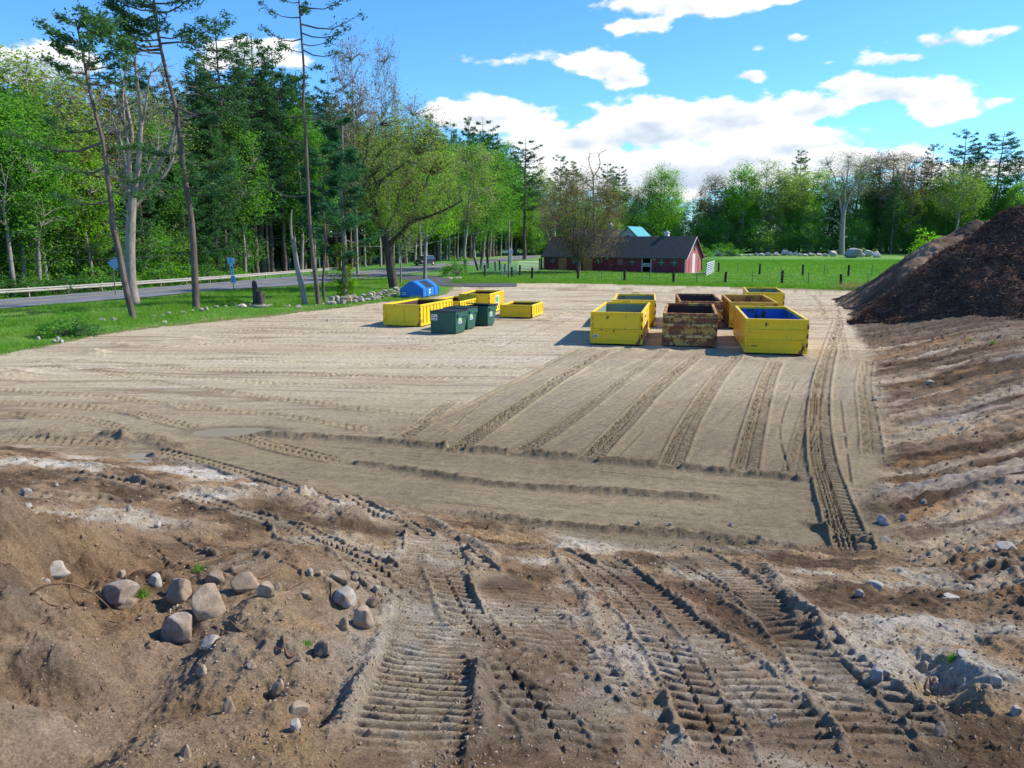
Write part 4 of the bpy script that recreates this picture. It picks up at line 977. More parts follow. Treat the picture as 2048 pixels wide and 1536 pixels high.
def far_house():
    Y = 152.0; P0 = AT(1256, 453.8, Y); zg = float(zb(P0.x, P0.y)); H = P0.z - zg; rz = math.atan2(.45, .89); D, L = 9.0, 8.5
    TEAL = simple('teal metal roof', (.05, .30, .30), .45, .15, 2, stretch=(8, 1, 1)); SID = simple('pale grey siding', (.38, .34, .34), .8, .2, 5, stretch=(1, 1, 6))
    n = Vector((.89, -.45)); b = Vector((P0.x, P0.y)) - n * D / 2
    # local x runs across the gable (towards the camera's right), local y runs back along the ridge
    r = empty('farmhouse', (b.x, b.y, zg), math.atan2(-.45, .89), 'house with a teal metal roof rising behind the maroon barn', 'house')
    E = H - D / 2 * .95
    MB().prism([(0, 0), (D, 0), (D, E), (D / 2, H - .15), (0, E)], .1, L, 'y').build('wall', SID, r)
    for s in (0, 1):
        v = []
        for y in (-.3, L + .3):
            xe = D + .3 if s else -.3; ze = E - .3 * .95
            v += [(xe, y, ze), (D / 2, y, H), (D / 2, y, H + .14), (xe, y, ze + .14)]
        MB().add(v, [(0, 1, 2, 3), (4, 7, 6, 5), (0, 3, 7, 4), (1, 5, 6, 2), (0, 4, 5, 1), (3, 2, 6, 7)]).build('roof_slope', TEAL, r)
    MB().prism([(D / 2 + .3, H - 2.6), (D - 1.2, H - 3.6), (D / 2 + .3, H - .8)], .0, .09, 'y').build('gable_panel', simple('pale blue sheathing', (.20, .42, .60), .6, .1), r)
    w = MB().box(D / 2 - .35, D / 2 + .25, .03, .09, H - 2.6, H - 1.6).build('window', PANE, r)
    q = AT(1226, 459.5, 158); zg2 = float(zb(q.x, q.y)); h2 = q.z - zg2
    r2 = empty('roofed_shed', (q.x - 8, q.y, zg2), math.radians(-5), 'dark roofed farm building with a round metal ventilator behind the maroon barn', 'shed')
    MB().box(0, 10, .2, 7.8, 0, h2 - 3.2).build('wall', GREYB, r2)
    MB().prism([(-.3, h2 - 3.4), (4, h2), (8.3, h2 - 3.4), (8.3, h2 - 3.25), (4, h2 + .15), (-.3, h2 - 3.25)], -.3, 10.3, 'x').build('roof', ROOF, r2)
    c = MB().lathe([(.45, h2 - .4), (.45, h2 + .6), (.62, h2 + .75), (.62, h2 + .95), (.45, h2 + 1.0), (.12, h2 + 1.5), (.05, h2 + 1.7)], 14, (7.6, 4, 0)).build('ventilator', simple('galvanised tin', (.45, .45, .46), .45, .2), r2, True)
far_house()

# ================================================================ STREET AND FARM FURNITURE
GALV = simple('galvanised steel', (.36, .34, .29), .55, .15, 3, metal=.0)
POSTW = simple('dark creosoted wood', (.035, .028, .03), .95, .4, 5)
def guardrail():
    pts = [(-300, 599), (-100, 593), (0, 588.5), (130, 580), (250, 571.5), (390, 562), (480, 555), (560, 548), (620, 543), (660, 542), (690, 545)]
    base = [(-300, 612), (-100, 604), (0, 598), (130, 589), (250, 580), (390, 569.5), (480, 562.5), (560, 555.5), (620, 550), (660, 546.5), (695, 547)]
    P = smooth_poly(W(base), 6)
    r = empty('guardrail', (P[0][0], P[0][1], 0), 0, 'pale steel guardrail along the far side of the road', 'guardrail')
    o = np.array([P[0][0], P[0][1]]); n = len(P)
    d = np.gradient(P, axis=0); d /= np.hypot(*d.T)[:, None]; nr = np.stack([d[:, 1], -d[:, 0]], -1)     # towards the road
    prof = [(0, .42), (.07, .45), (.08, .52), (.0, .57), (.0, .63), (.08, .68), (.07, .75), (0, .78), (-.012, .78), (-.012, .42)]
    V = []
    drop = np.ones(n); drop[-4:] = (.9, .75, .55, .3)
    for i in range(n):
        z = float(zb(P[i][0], P[i][1])) + .03
        for (a, h) in prof: V.append((*(P[i] - o + nr[i] * a), z + h * drop[i]))
    m = len(prof); F = [[i * m + k, i * m + (k + 1) % m, (i + 1) * m + (k + 1) % m, (i + 1) * m + k] for i in range(n - 1) for k in range(m)]
    npmesh('rail_beam', np.array(V), np.array(F), GALV, r)
    s = np.concatenate([[0], np.cumsum(np.hypot(*np.diff(P, axis=0).T))]); first = None
    for q in np.arange(1, s[-1] - 4, 3.8):
        x = np.interp(q, s, P[:, 0]); y = np.interp(q, s, P[:, 1])
        if first is None:
            first = MB().box(-.07, .07, .015, .16, -.3, .92).build('post', simple('weathered guardrail post', (.25, .2, .15), .9, .3), r); p = first
        else: p = first.copy(); col.objects.link(p)
        p.location = (x - o[0] - .05, y - o[1] + .03, float(zb(x, y)))
guardrail()
SIGNB = simple('sign back aluminium', (.22, .36, .50), .45, .1); SIGNF = simple('pale blue sign face', (.28, .58, .80), .5, .08); SBLUE = simple('dark blue sign print', (.02, .07, .22), .6, .1); SPOST = simple('green steel post', (.12, .14, .10), .6, .2)
def signs():
    g = TG(231, 590); g = Vector((AT(228, 560, g.y + .0).x, g.y, float(zb(g.x, g.y)))); c = AT(227.5, 526.5, g.y); hh = c.z - g.z
    r = empty('diamond_sign', g, 0, 'blank blue grey back of a diamond road sign left of the leaning pine', 'road sign')
    MB().box(-.04, .04, 0, .05, 0, hh + .4).build('post', SPOST, r)
    s = .60; p = MB().prism([(-s, hh), (0, hh - s), (s, hh), (0, hh + s)], -.03, -.001, 'y').build('sign_panel', SIGNB, r); p.rotation_euler = (0, math.radians(4), math.radians(12))
    g = TG(468, 583.5); Y = g.y
    r = empty('route_sign', g, 0, 'leaning post with a stack of four pale blue road signs', 'road sign')
    def pt(px, py): q = AT(px, py, Y); return (q.x - g.x, q.z - g.z)
    a = pt(468, 583); b = pt(460, 516)
    MB().tube([(a[0], .03, 0), (b[0], .03, b[1])], .035, 6).build('post', SPOST, r)
    def plate(P, nm='sign_panel'): return MB().prism([pt(*q) for q in P], -.03, -.002, 'y').build(nm, SIGNF, r)
    def ink(o, P, k=0): MB().prism([pt(*q) for q in P], -.042, -.031, 'y').build('print', SBLUE, o)
    o = plate([(454.2, 514.7), (469, 516), (468.5, 528), (456.3, 527)])
    for y, x0, x1 in ((518, 457.5, 464.5), (521.2, 459, 463), (524.6, 458, 466)): ink(o, [(x0, y - .7), (x1, y - .3), (x1, y + .9), (x0, y + .5)])
    o = plate([(459.2, 528), (466, 528.2), (467.2, 540), (460.5, 540)]); ink(o, [(461.5, 533), (465, 532.5), (464.6, 534.5), (463, 535), (465.6, 536.5), (465, 538), (462, 537.6)])
    o = plate([(461.6, 541), (467.6, 541), (468.2, 550.5), (462.6, 550.5)]); ink(o, [(464.3, 543.5), (466, 545.5), (464.6, 547.2)])
    o = plate([(461.5, 551), (470.4, 551.5), (472.2, 566.5), (462.4, 566)])
    c = pt(466, 556.2); m = MB()
    for k in range(14):
        t0, t1 = 2 * math.pi * k / 14, 2 * math.pi * (k + 1) / 14
        m.add([(c[0] + q * math.cos(t), -.033, c[1] + q * math.sin(t)) for t, q in ((t0, .09), (t1, .09), (t1, .16), (t0, .16))], [(0, 1, 2, 3)])
    m.build('print', SBLUE, o); ink(o, [(463.2, 561), (469.5, 561.6), (469.8, 563.6), (463.6, 563)])
signs()
WOODP = simple('grey utility pole wood', (.20, .16, .13), .95, .3, 3)
def utility():
    g = TG(1016.5, 556); r = empty('utility_pole', g, 0, 'tall thin brown utility pole beside the white metal gate', 'utility pole')
    h = hgt(g, 440); MB().tube([(0, 0, -.3), (.15, 0, h)], [.11, .07], 7).build('pole', WOODP, r, True)
    g = TG(1021, 527); r = empty('sign_post', g, 0, 'thick white post with a white cross arm beside the road', 'sign post')
    h = hgt(g, 496); MB().box(-.3, .3, -.25, .25, 0, h, .05).build('post', TRIM, r); x0 = AT(1007, 503, g.y).x - g.x; x1 = AT(1026.5, 503, g.y).x - g.x; z = AT(1010, 503.5, g.y).z - g.z
    MB().box(x0, x1, -.45, -.255, z - .25, z + .25).build('cross_arm', TRIM, r)
    Y = 175
    a = AT(1109, 530, Y); b = AT(1109, 432, Y); zg = float(zb(a.x, Y)); r = empty('light_pole', (a.x, Y, zg), 0, 'slim pale pole rising just left of the barn tree crown', 'utility pole')
    MB().tube([(0, 0, -.2), (0, 0, b.z - zg)], [.16, .10], 7).build('pole', TRIM, r, True)
    # overhead wires from pole to pole through the roadside trees
    wm = simple('black cable', (.02, .02, .022), .6, .1)
    wires = [([(-300, 497), (0, 492), (250, 493), (480, 492)], None)]
    A = [(-320, 494), (-320, 505), (-320, 524)]; M1 = [(390, 487), (390, 495), (390, 509)]; E = [(850, 480), (850, 487), (850, 494)]
    labs = ['highest thin wire crossing the roadside trees', 'middle thin wire crossing the roadside trees', 'lowest and thickest cable crossing the roadside trees']
    pts = [[(-320, 494), (0, 490), (180, 491), (390, 479), (560, 447)], [(-320, 505), (0, 501.5), (180, 502), (390, 492), (560, 472)], [(-320, 524), (0, 522), (180, 519), (390, 506), (560, 476)]]
    for k in range(3):
        P = []
        for q, (x, y) in enumerate(pts[k]):
            P.append(AT(x, y, (53, 57, 61, 70, 80)[q]))
        V = smooth_poly([tuple(p) for p in P], 6)
        tag(MB().tube([tuple(v) for v in V], (.012, .012, .026)[k], 4).build('overhead_wire', wm), labs[k], 'wire', 'overhead wires')
    P = [AT(x, y, Y) for x, y, Y in ((700, 492, 95), (760, 493, 104), (820, 493, 112), (870, 484, 120), (935, 470, 132), (1020, 452, 150))]
    tag(MB().tube([tuple(v) for v in smooth_poly([tuple(p) for p in P], 6)], .018, 4).build('overhead_wire', simple('grey cable', (.3, .3, .3), .6, .1)), 'pale wire sagging above the passing car', 'wire', 'overhead wires')
utility()
# fence posts
thick = None; thin = None
def fpost(px, pyb, pyt, wide, label, grp):
    g = TG(px, pyb); h = hgt(g, pyt)
    if wide:
        m = MB(); m.tube([(0, 0, -.3), (.02 * random.uniform(-1, 1), 0, h * .5), (.05 * random.uniform(-1, 1), 0, h)], [.155, .15, .14], 9)
        o = m.build('fence_post', POSTW, None)
    else: o = MB().tube([(0, 0, -.2), (random.uniform(-.04, .04), 0, h)], .045, 5).build('thin_fence_post', simple('grey steel stake', (.14, .15, .14), .8, .2) if 'grey steel stake' not in bpy.data.materials else bpy.data.materials['grey steel stake'])
    o.location = g; tag(o, label, 'fence post', grp)
random.seed(4)
ORD = ['first', 'second', 'third', 'fourth', 'fifth', 'sixth', 'seventh', 'eighth', 'ninth', 'tenth', 'eleventh', 'twelfth', 'thirteenth', 'fourteenth', 'fifteenth', 'sixteenth', 'seventeenth', 'eighteenth', 'nineteenth', 'twentieth']
def ordn(k):
    if k < 20: return ORD[k]
    t, u = divmod(k + 1, 10); T = ['', '', 'twenty', 'thirty', 'forty', 'fifty', 'sixty', 'seventy', 'eighty', 'ninety']; TT = ['', '', 'twentieth', 'thirtieth', 'fortieth', 'fiftieth', 'sixtieth', 'seventieth', 'eightieth', 'ninetieth']
    if t >= 10: return 'hundred and ' + (ordn(k - 100) if k >= 100 else 'first')
    return TT[t] if u == 0 else T[t] + '-' + ORD[u - 1]
front = [(970, 553, 530), (1024, 553.5, 534), (1040, 552, 530), (1064, 558, 534.5), (1156, 560, 538), (1249, 563.5, 539.5), (1347, 567, 543.5), (1450.6, 567.5, 543.5), (1563.6, 567.5, 541), (1681, 570.5, 548), (1800, 573, 551)]
for k, (x, b, t) in enumerate(front): fpost(x, b, t, True, f'{ordn(k)} thick dark post from the left in the near pasture fence line', 'thick posts of the near pasture fence')
for k, (x, b, t) in enumerate([(1108, 557, 537), (1203, 561, 539), (1243, 563, 552), (1299, 565, 541), (1393, 568, 545), (1504, 566, 543), (1616, 570, 545), (1735, 571, 547)]):
    fpost(x, b, t, False, f'{ordn(k)} thin stake from the left in the near pasture fence line', 'thin stakes of the near pasture fence')
for k, (x, b, t) in enumerate([(1437, 544, 525), (1518.7, 550, 528), (1605, 552, 529), (1696, 554, 530), (1791, 545, 531)]): fpost(x, b, t, True, f'{ordn(k)} thick dark post from the left in the far pasture fence line', 'thick posts of the far pasture fence')
for k, (x, b, t) in enumerate([(1475, 546, 525), (1562, 550, 530), (1648, 551, 528), (1743, 554, 530)]): fpost(x, b, t, False, f'{ordn(k)} thin stake from the left in the far pasture fence line', 'thin stakes of the far pasture fence')
for k, (x, b, t) in enumerate([(990.5, 542, 523.5), (999.5, 541, 521), (1009.5, 549, 528), (1079, 540, 517), (1083, 539, 515), (1402, 541, 517), (1417, 541, 524), (1423, 541, 523)]):
    fpost(x, b, t, True, ['short dark post behind the left white gate', 'taller dark post behind the left white gate', 'leaning dark post in front of the left white gate', 'outer of two tall dark posts by the barn corner', 'inner of two tall dark posts by the barn corner',
                            'tall dark post at the pasture corner of the barn', 'left of two dark posts behind the slatted gate', 'right of two dark posts behind the slatted gate'][k], 'dark posts around the barn gates')
for (ya, yb_, x0, x1, lb, cat) in ((555.5, 535.5, 966, 1448, 'thin wires of the near pasture fence below the barn', 'wire fence'), (567.5, 547, 1450, 1800, 'thin wires of the near pasture fence in front of the open field', 'wire fence')):
    r = None; xs = np.linspace(x0, x1, 14)
    rows = np.interp(xs, [966, 1064, 1156, 1249, 1347, 1450, 1563, 1681, 1800], [553, 558, 560, 563.5, 567, 567.5, 567.5, 570.5, 573])
    g0 = TG(xs[0], rows[0]); r = empty('wire_fence', g0, 0, lb, cat, 'wire fence lines')
    for hgt_ in (.35, .7, 1.05):
        P = [TG(x, y) + Vector((0, 0, hgt_)) - g0 for x, y in zip(xs, rows)]
        MB().tube([tuple(p) for p in P], .012, 3).build('wire', GALV, r)
def gate(x0, y0, x1, y1, h, label, mat, bars=6, slat=False):
    a = TG(x0, y0); b = TG(x1, y1); d = (b - a); L = math.hypot(d.x, d.y); r = empty('gate', a, math.atan2(d.y, d.x), label, 'gate', 'white metal gates')
    dz = d.z; t = .035 if not slat else .07
    f = MB(); f.tube([(0, 0, .1), (0, 0, h), (L, 0, h + dz), (L, 0, .1 + dz), (0, 0, .1)], t, 6); f.build('frame', mat, r)
    for k in range(1, bars): z = .1 + (h - .1) * k / bars; MB().tube([(0, 0, z), (L, 0, z + dz)], t * .8, 5).build('bar', mat, r)
    n = max(1, int(L / 1.6))
    for k in range(1, n): MB().tube([(L * k / n, 0, .1 + dz * k / n), (L * k / n, 0, h + dz * k / n)], t * .7, 5).build('upright', mat, r)
WG = simple('white tube gate', (.62, .64, .66), .5, .1)
gate(960, 546, 1004, 549, 1.45, 'white tube gate left of the thin utility pole', WG)
gate(1004, 549.5, 1034, 548, 1.35, 'short white tube gate beneath the white sign post', WG)
gate(1034, 543, 1078, 541, 1.45, 'white tube gate running up to the barn corner', WG)
gate(1412, 552, 1427.5, 545, 1.7, 'white slatted gate standing open beyond the sunlit barn end', WG, 6, True)
fpost(1412, 552, 519, False, 'thin hinge post of the open slatted gate', 'dark posts around the barn gates')

def car():
    a = TG(833, 532); b = TG(868, 528); c = TG(850, 531); heading = RB[38] - RB[42]
    # along the road, nose to the camera's left
    k = int(np.argmin(np.hypot(RA[:, 0] + RB[:, 0] - 2 * c.x, RA[:, 1] + RB[:, 1] - 2 * c.y)))
    d = RA[max(k - 2, 0)] - RA[min(k + 2, len(RA) - 1)]; rz = math.atan2(d[1], d[0])
    rz += math.radians(-12)
    r = empty('parked_car'.replace('parked', 'moving'), (c.x, c.y, float(zb(c.x, c.y)) + .05), rz, 'dark navy sport utility car driving left along the road', 'car')
    PA = shader('navy car paint', lambda nt, bs: (bs.inputs.__getitem__('Base Color').__setattr__('default_value', (.012, .016, .03, 1)), bs.inputs.__getitem__('Coat Weight').__setattr__('default_value', .8)), .35, .5)
    GL = shader('car glass', lambda nt, bs: bs.inputs.__getitem__('Base Color').__setattr__('default_value', (.03, .04, .05, 1)), .08, .8)
    TY = simple('tyre rubber', (.015, .015, .015), .9, .2); RM = simple('alloy rim', (.5, .5, .52), .35, .1)
    prof = [(2.30, .35), (2.32, .62), (2.22, .88), (1.35, 1.05), (.65, 1.08), (-2.2, 1.08), (-2.30, .9), (-2.32, .40), (-1.9, .30), (2.0, .28)]
    m = MB(); n = len(prof)
    ys = [(-.93, .0), (-.90, .03), (.90, .03), (.93, 0)]
    V = []
    for (y, _) in ((-.86, 0), (-.93, 0), (.93, 0), (.86, 0)):
        sh = .05 if abs(y) < .9 else 0
        V += [(x * (1 - sh * .6), y, z - (sh if z > .8 else -sh)) for x, z in prof]
    F = [tuple(range(n))[::-1], tuple(range(3 * n, 4 * n))]
    for j in range(3): F += [(j * n + i, j * n + (i + 1) % n, (j + 1) * n + (i + 1) % n, (j + 1) * n + i) for i in range(n)]
    MB().add(V, F).build('body', PA, r)
    lo = [(1.30, -.86), (1.30, .86), (-2.15, .86), (-2.15, -.86)]; hi = [(.45, -.68), (.45, .68), (-1.95, .68), (-1.95, -.68)]
    MB().add([(x, y, 1.06) for x, y in lo] + [(x, y, 1.60) for x, y in hi], [(0, 1, 5, 4), (1, 2, 6, 5), (2, 3, 7, 6), (3, 0, 4, 7), (0, 3, 2, 1)]).build('cabin_glass', GL, r)
    MB().box(-2.0, .50, -.70, .70, 1.601, 1.66, .08).build('roof', PA, r)
    for s in (-1, 1):
        for x in (.45, -.55, -1.45): MB().add([(x + .1, s * .87, 1.06), (x + .2, s * .87, 1.06), (x * .95 + .12, s * .70, 1.6), (x * .95 + .02, s * .70, 1.6)], [(0, 1, 2, 3)]).build('pillar', PA, r)
        MB().tube([(.3, s * .66, 1.69), (-1.8, s * .66, 1.69)], .025, 5).build('roof_rack', RM, r)
        MB().box(2.05, 2.325, s * .70 - .18, s * .70 + .18, .70, .84).build('headlight', simple('headlight glass', (.7, .7, .72), .2, .05), r)
        MB().box(-2.33, -2.22, s * .74 - .12, s * .74 + .12, .75, 1.0).build('tail_light', simple('tail light red', (.4, .02, .02), .3, .05), r)
        MB().box(.95, 1.1, s * .96 - .06, s * .96 + .06, 1.05, 1.18).build('mirror', PA, r)
        for x in (1.45, -1.40):
            y = s * .80; w = empty('wheel', (x, y, .36)); w.parent = r
            MB().lathe([(.20, -.12), (.34, -.12), (.37, -.08), (.37, .08), (.34, .12), (.20, .12)], 20, (0, 0, 0), 'y').build('tyre', TY, w, True)
            MB().lathe([(.02, -.13), (.21, -.13), (.23, -.10), (.23, .10), (.21, .13), (.02, .13)], 12, (0, 0, 0), 'y').build('rim', RM, w)
    MB().box(2.26, 2.335, -.5, .5, .62, .80).build('grille', TY, r); MB().box(2.30, 2.345, -.26, .26, .44, .56).build('number_plate', WHITE, r)
car()

# ================================================================ STONES
def rock_mesh(name, seed, mat, flat=.7, ang=.35, sub=4):
    import bmesh
    bm = bmesh.new(); bmesh.ops.create_icosphere(bm, subdivisions=sub, radius=1)
    rs = np.random.RandomState(seed)
    co = np.array([v.co[:] for v in bm.verts])
    for _ in range(12):            # flat facets knocked off
        n = rs.normal(size=3); n /= np.linalg.norm(n); d = rs.uniform(.55, .88)
        k = co @ n - d; co = np.where(k[:, None] > 0, co - n * k[:, None] * .97, co)
    co += .06 * np.stack([fbm(co[:, 0] * 1.7 + seed + q, co[:, 1] * 1.7 + co[:, 2] * 1.3, seed + q, 4) for q in range(3)], -1)
    co += co * (.02 * fbm(co[:, 0] * 6 + seed, co[:, 1] * 6 + co[:, 2] * 5, seed + 7, 3))[:, None]
    co *= (1, .82, flat)
    F = np.array([[v.index for v in f.verts] for f in bm.faces]); bm.free()
    me = npmesh(name, co, F, mat, smooth=True)
    d = me.data; bpy.data.objects.remove(me); return d
def rockmat(name, c1, c2, c3=None, sc_=3.0, soil=(.29, .21, .135)):
    def b(nt, bs):
        n = nz(nt, sc_, 7, .65); g = nz(nt, 14, 5, .7); d = nz(nt, 1.3, 5, .6)
        c = ramp(nt, n, [(.30, c1), (.5, c2), (.7, c3 or c2)]); c = mixc(nt, 1.0, c, ramp(nt, g, [(.3, (.75, .75, .75)), (.7, (1.2, 1.2, 1.2))]), 'MULTIPLY')
        nt.links.new(mixc(nt, ramp(nt, d, [(.38, (0, 0, 0)), (.60, (.9, .9, .9))]), c, soil), bs.inputs['Base Color']); bump(nt, bs, g, .5, .06)
    return shader(name, b, .9, .2)
_rk0 = 0
RK = {'white': rockmat('white rock', (.36, .34, .30), (.50, .475, .43), (.34, .30, .25), soil=(.36, .30, .22)), 'grey': rockmat('grey granite', (.26, .26, .25), (.46, .45, .42), (.34, .32, .29)),
      'tan': rockmat('tan rock', (.34, .25, .165), (.50, .39, .27), (.42, .36, .29)), 'brown': rockmat('brown rock', (.22, .16, .11), (.37, .28, .19), (.31, .25, .19)),
      'mottled': rockmat('mottled quartz rock', (.20, .16, .13), (.38, .31, .25), (.60, .56, .51), 2.2), 'blue': rockmat('blue grey rock', (.16, .24, .36), (.30, .36, .44), (.35, .28, .20)),
      'dark': rockmat('dark rock', (.04, .035, .035), (.10, .085, .08), (.14, .12, .10)), 'field': rockmat('pale field boulder', (.42, .38, .34), (.62, .57, .52), (.50, .44, .38), soil=(.42, .36, .28))}
RM_ = {}
def rock(px, py, wpx, hpx, kind, label, cat='rock', group=None, name='rock', seed=None, bury=.25, base=True, rz=None):
    g = onto(px, py + (hpx * .5 if base else 0)); dep = math.sqrt(g.x ** 2 + g.y ** 2 + (CH - g.z) ** 2) * .97
    w = wpx / FPX * dep; h = hpx / FPX * dep
    sd = seed if seed is not None else (int(px * 7 + py * 3) % 6)
    key = (kind, sd)
    if key not in RM_: RM_[key] = rock_mesh('rock', sd + 3, RK[kind], 1.0, .5)
    o = bpy.data.objects.new(name, RM_[key]); col.objects.link(o)
    o.scale = (w / 2 * 1.08, w / 2 * 1.0, h / 2 * 1.08 + .01); o.rotation_euler = (random.uniform(-.15, .15), random.uniform(-.15, .15), rz if rz is not None else random.uniform(-.5, .5))
    gg = gz(g.x, g.y + w * .3); o.location = (g.x, g.y + w * .35, max(gg, g.z) + h * (.5 - bury))
    tag(o, label, cat, group); return o
random.seed(11)
ROCKS = [(103, 1134, 54, 26, 'white', 'large flat white stone half buried at the foot of the left dirt mound', .35), (306, 1159, 30, 28, 'white', 'rounded cream white stone standing on dirt beyond the arched brown root', .2),
 (350, 1167, 26, 16, 'white', 'small white stone touching the two big earthy boulders', .2), (227, 1190, 82, 34, 'mottled', 'hollow grey and white rock right beside the arched brown root', .2), (248, 1209, 52, 16, 'brown', 'flat brown slab in front of the hollow grey rock', .3),
 (412, 1205, 76, 66, 'tan', 'biggest rounded boulder with an earth covered top', .12), (355, 1182, 62, 46, 'brown', 'dark earthy boulder just behind the biggest rounded boulder', .3), (350, 1256, 84, 62, 'mottled', 'mottled pink and white boulder nearest the camera', .25),
 (418, 1283, 50, 22, 'white', 'low white streaked ledge trailing from the mottled boulder', .45), (487, 1166, 64, 32, 'brown', 'broad brown rock embedded along the top of the rubble ridge', .3), (530, 1178, 40, 34, 'tan', 'pale tan angular rock at the crest of the sandy slope', .2),
 (428, 1152, 52, 34, 'brown', 'low muddy brown rock behind the broad brown rock', .4), (556, 1175, 17, 14, 'tan', 'small pointed tan stone right of the pale angular rock', .2), (684, 1197, 62, 38, 'grey', 'grey flat topped rock in the right hand rubble cluster', .2),
 (723, 1236, 52, 46, 'tan', 'squarish grey tan rock at the edge of the wide cleated track', .1), (688, 1249, 25, 24, 'brown', 'small round brown stone touching the squarish rock', .15), (752, 1179, 20, 17, 'white', 'small white stone above the dark round stone', .2),
 (741, 1203, 32, 24, 'dark', 'dark round stone between the grey rock and the white stone', .2), (677, 1153, 52, 22, 'tan', 'buried tan rock behind the grey flat topped rock', .35), (618, 1147, 19, 18, 'grey', 'small pointed grey stone on the far side of the rubble', .2),
 (708, 1156, 20, 13, 'mottled', 'small mottled stone at the far right of the rubble', .2), (611, 1189, 32, 16, 'tan', 'half buried grey tan stone in the middle of the rubble', .4), (644, 1303, 42, 28, 'dark', 'dark brown wedge of rock below the sandy slope', .2),
 (783, 1355, 14, 12, 'tan', 'single light tan pebble lying in the wide cleated track', .1), (552, 1372, 30, 34, 'tan', 'upright tan rock poking from the lower dirt slope', .3), (403, 1344, 25, 18, 'tan', 'small pinkish stone below the mottled boulder', .25),
 (502, 1331, 20, 14, 'tan', 'small yellow tan stone right of the pinkish stone', .25), (598, 1317, 15, 13, 'tan', 'small tan stone left of the dark brown wedge', .2), (457, 1406, 27, 38, 'brown', 'tall narrow stone standing in the lower dirt slope', .3),
 (596, 1416, 46, 34, 'tan', 'broad pale rock half sunk above the dark hole', .35), (589, 1451, 28, 20, 'white', 'small cream stone beside the dark hole', .2), (366, 1500, 26, 28, 'brown', 'muddy stone close to the bottom edge of the slope', .35),
 (240, 1147, 20, 16, 'tan', 'small tan stone between the flat white stone and the hollow rock', .2), (255, 1017, 13, 11, 'white', 'small white stone on the pale churned ground', .1), (313, 1049, 18, 12, 'white', 'white stone beside a clod on the churned ground', .1),
 (47, 984, 27, 15, 'grey', 'grey and white stone on the dark brown wheel ruts at the left', .15), (52, 1012, 19, 8, 'white', 'flat white stone near the left edge below the ruts', .2), (169, 1044, 17, 9, 'grey', 'flat pale grey stone on the white silt', .3),
 (84, 1107, 16, 9, 'grey', 'small grey stone in the hollow beside the left mound', .2), (112, 970, 8, 6, 'white', 'tiny white stone between the left ruts', .1), (385, 943, 12, 7, 'white', 'white pebble on the smooth mud beside the puddles', .1),
 (1755, 1360, 30, 28, 'blue', 'blue faced stone with a tan side beside the deep hole', .1), (1775, 1353, 15, 12, 'grey', 'small grey stone behind the blue faced stone', .1), (1765, 1377, 9, 7, 'blue', 'tiny blue stone in front of the blue faced stone', .1),
 (1722, 1187, 22, 15, 'grey', 'rounded grey stone on the pale silt of the right slope', .2), (1757, 1172, 40, 13, 'white', 'flat bluish white stone slab on the right slope', .35), (1998, 1363, 28, 18, 'white', 'white stone near the right edge above the dark hollow', .2),
 (1771, 1040, 26, 20, 'blue', 'pale blue rock where the bank meets the sandy yard', .2), (1774, 1079, 22, 9, 'white', 'flat white stone below the pale blue rock', .2), (1885, 1460, 28, 26, 'brown', 'brown stone in the gully right of the cleated ruts', .2),
 (1868, 1408, 13, 11, 'tan', 'left pebble of three in the gully', .1), (1880, 1406, 9, 8, 'white', 'right pebble of three in the gully', .1), (1856, 1386, 12, 10, 'tan', 'upper pebble of three in the gully', .1), (2036, 1424, 22, 18, 'grey', 'grey stone at the extreme right edge of the slope', .2),
 (2026, 1111, 46, 14, 'white', 'long white stone on the bank at the right edge', .3), (1933, 1308, 32, 8, 'white', 'thin flat white stone above a tuft of grass', .4), (1907, 1197, 42, 6, 'white', 'long thin white slab lying on the upper right slope', .5),
 (1667, 1394, 14, 11, 'grey', 'small grey stone pressed between the right cleated tracks', .2), (1278, 1045, 10, 9, 'white', 'white pebble at the left hole in the graded mud', .1), (1340, 1048, 8, 7, 'white', 'white pebble at the middle hole in the graded mud', .1),
 (1462, 1049, 8, 7, 'white', 'white pebble at the right hole in the graded mud', .1), (1318, 1112, 12, 9, 'tan', 'tan pebble at the foot of the graded mud', .1), (1865, 765, 22, 8, 'tan', 'tan rounded stone set in the bank near the yard edge', .3),
 (1752, 798, 16, 8, 'grey', 'grey stone at the toe of the bank beside the yard', .2), (1912, 843, 16, 7, 'white', 'white stone on the streaked bank', .3), (640, 1150, 14, 10, 'tan', 'tan stone behind the grey pointed stone', .2),
 (1550, 1440, 9, 7, 'white', 'tiny white pebble in the right cleated track', .1), (1990, 1105, 14, 8, 'grey', 'grey stone left of the long white stone', .2), (1810, 1035, 16, 10, 'grey', 'grey stone right of the pale blue rock', .2), (1848, 1004, 18, 10, 'grey', 'pale grey stone on the lower bank', .25),
 (655, 640, 7, 4, 'white', 'small white stone at the grass edge near the leaning trunks', .1), (75, 676, 9, 7, 'white', 'lone white stone in the verge grass', .1), (113, 678, 10, 8, 'white', 'upper stone of three white stones in the verge grass', .1),
 (107, 683, 12, 6, 'white', 'left stone of three white stones in the verge grass', .1), (121, 682, 11, 6, 'white', 'right stone of three white stones in the verge grass', .1), (327, 643, 12, 6, 'white', 'flat white stone beside the leaning pine on the verge', .2)]
for (x, y, w, h, k, l, b) in ROCKS: rock(x, y, w * .86, h * 1.04 + 1, k, l, group='stones lying on the ground', bury=b + .13)
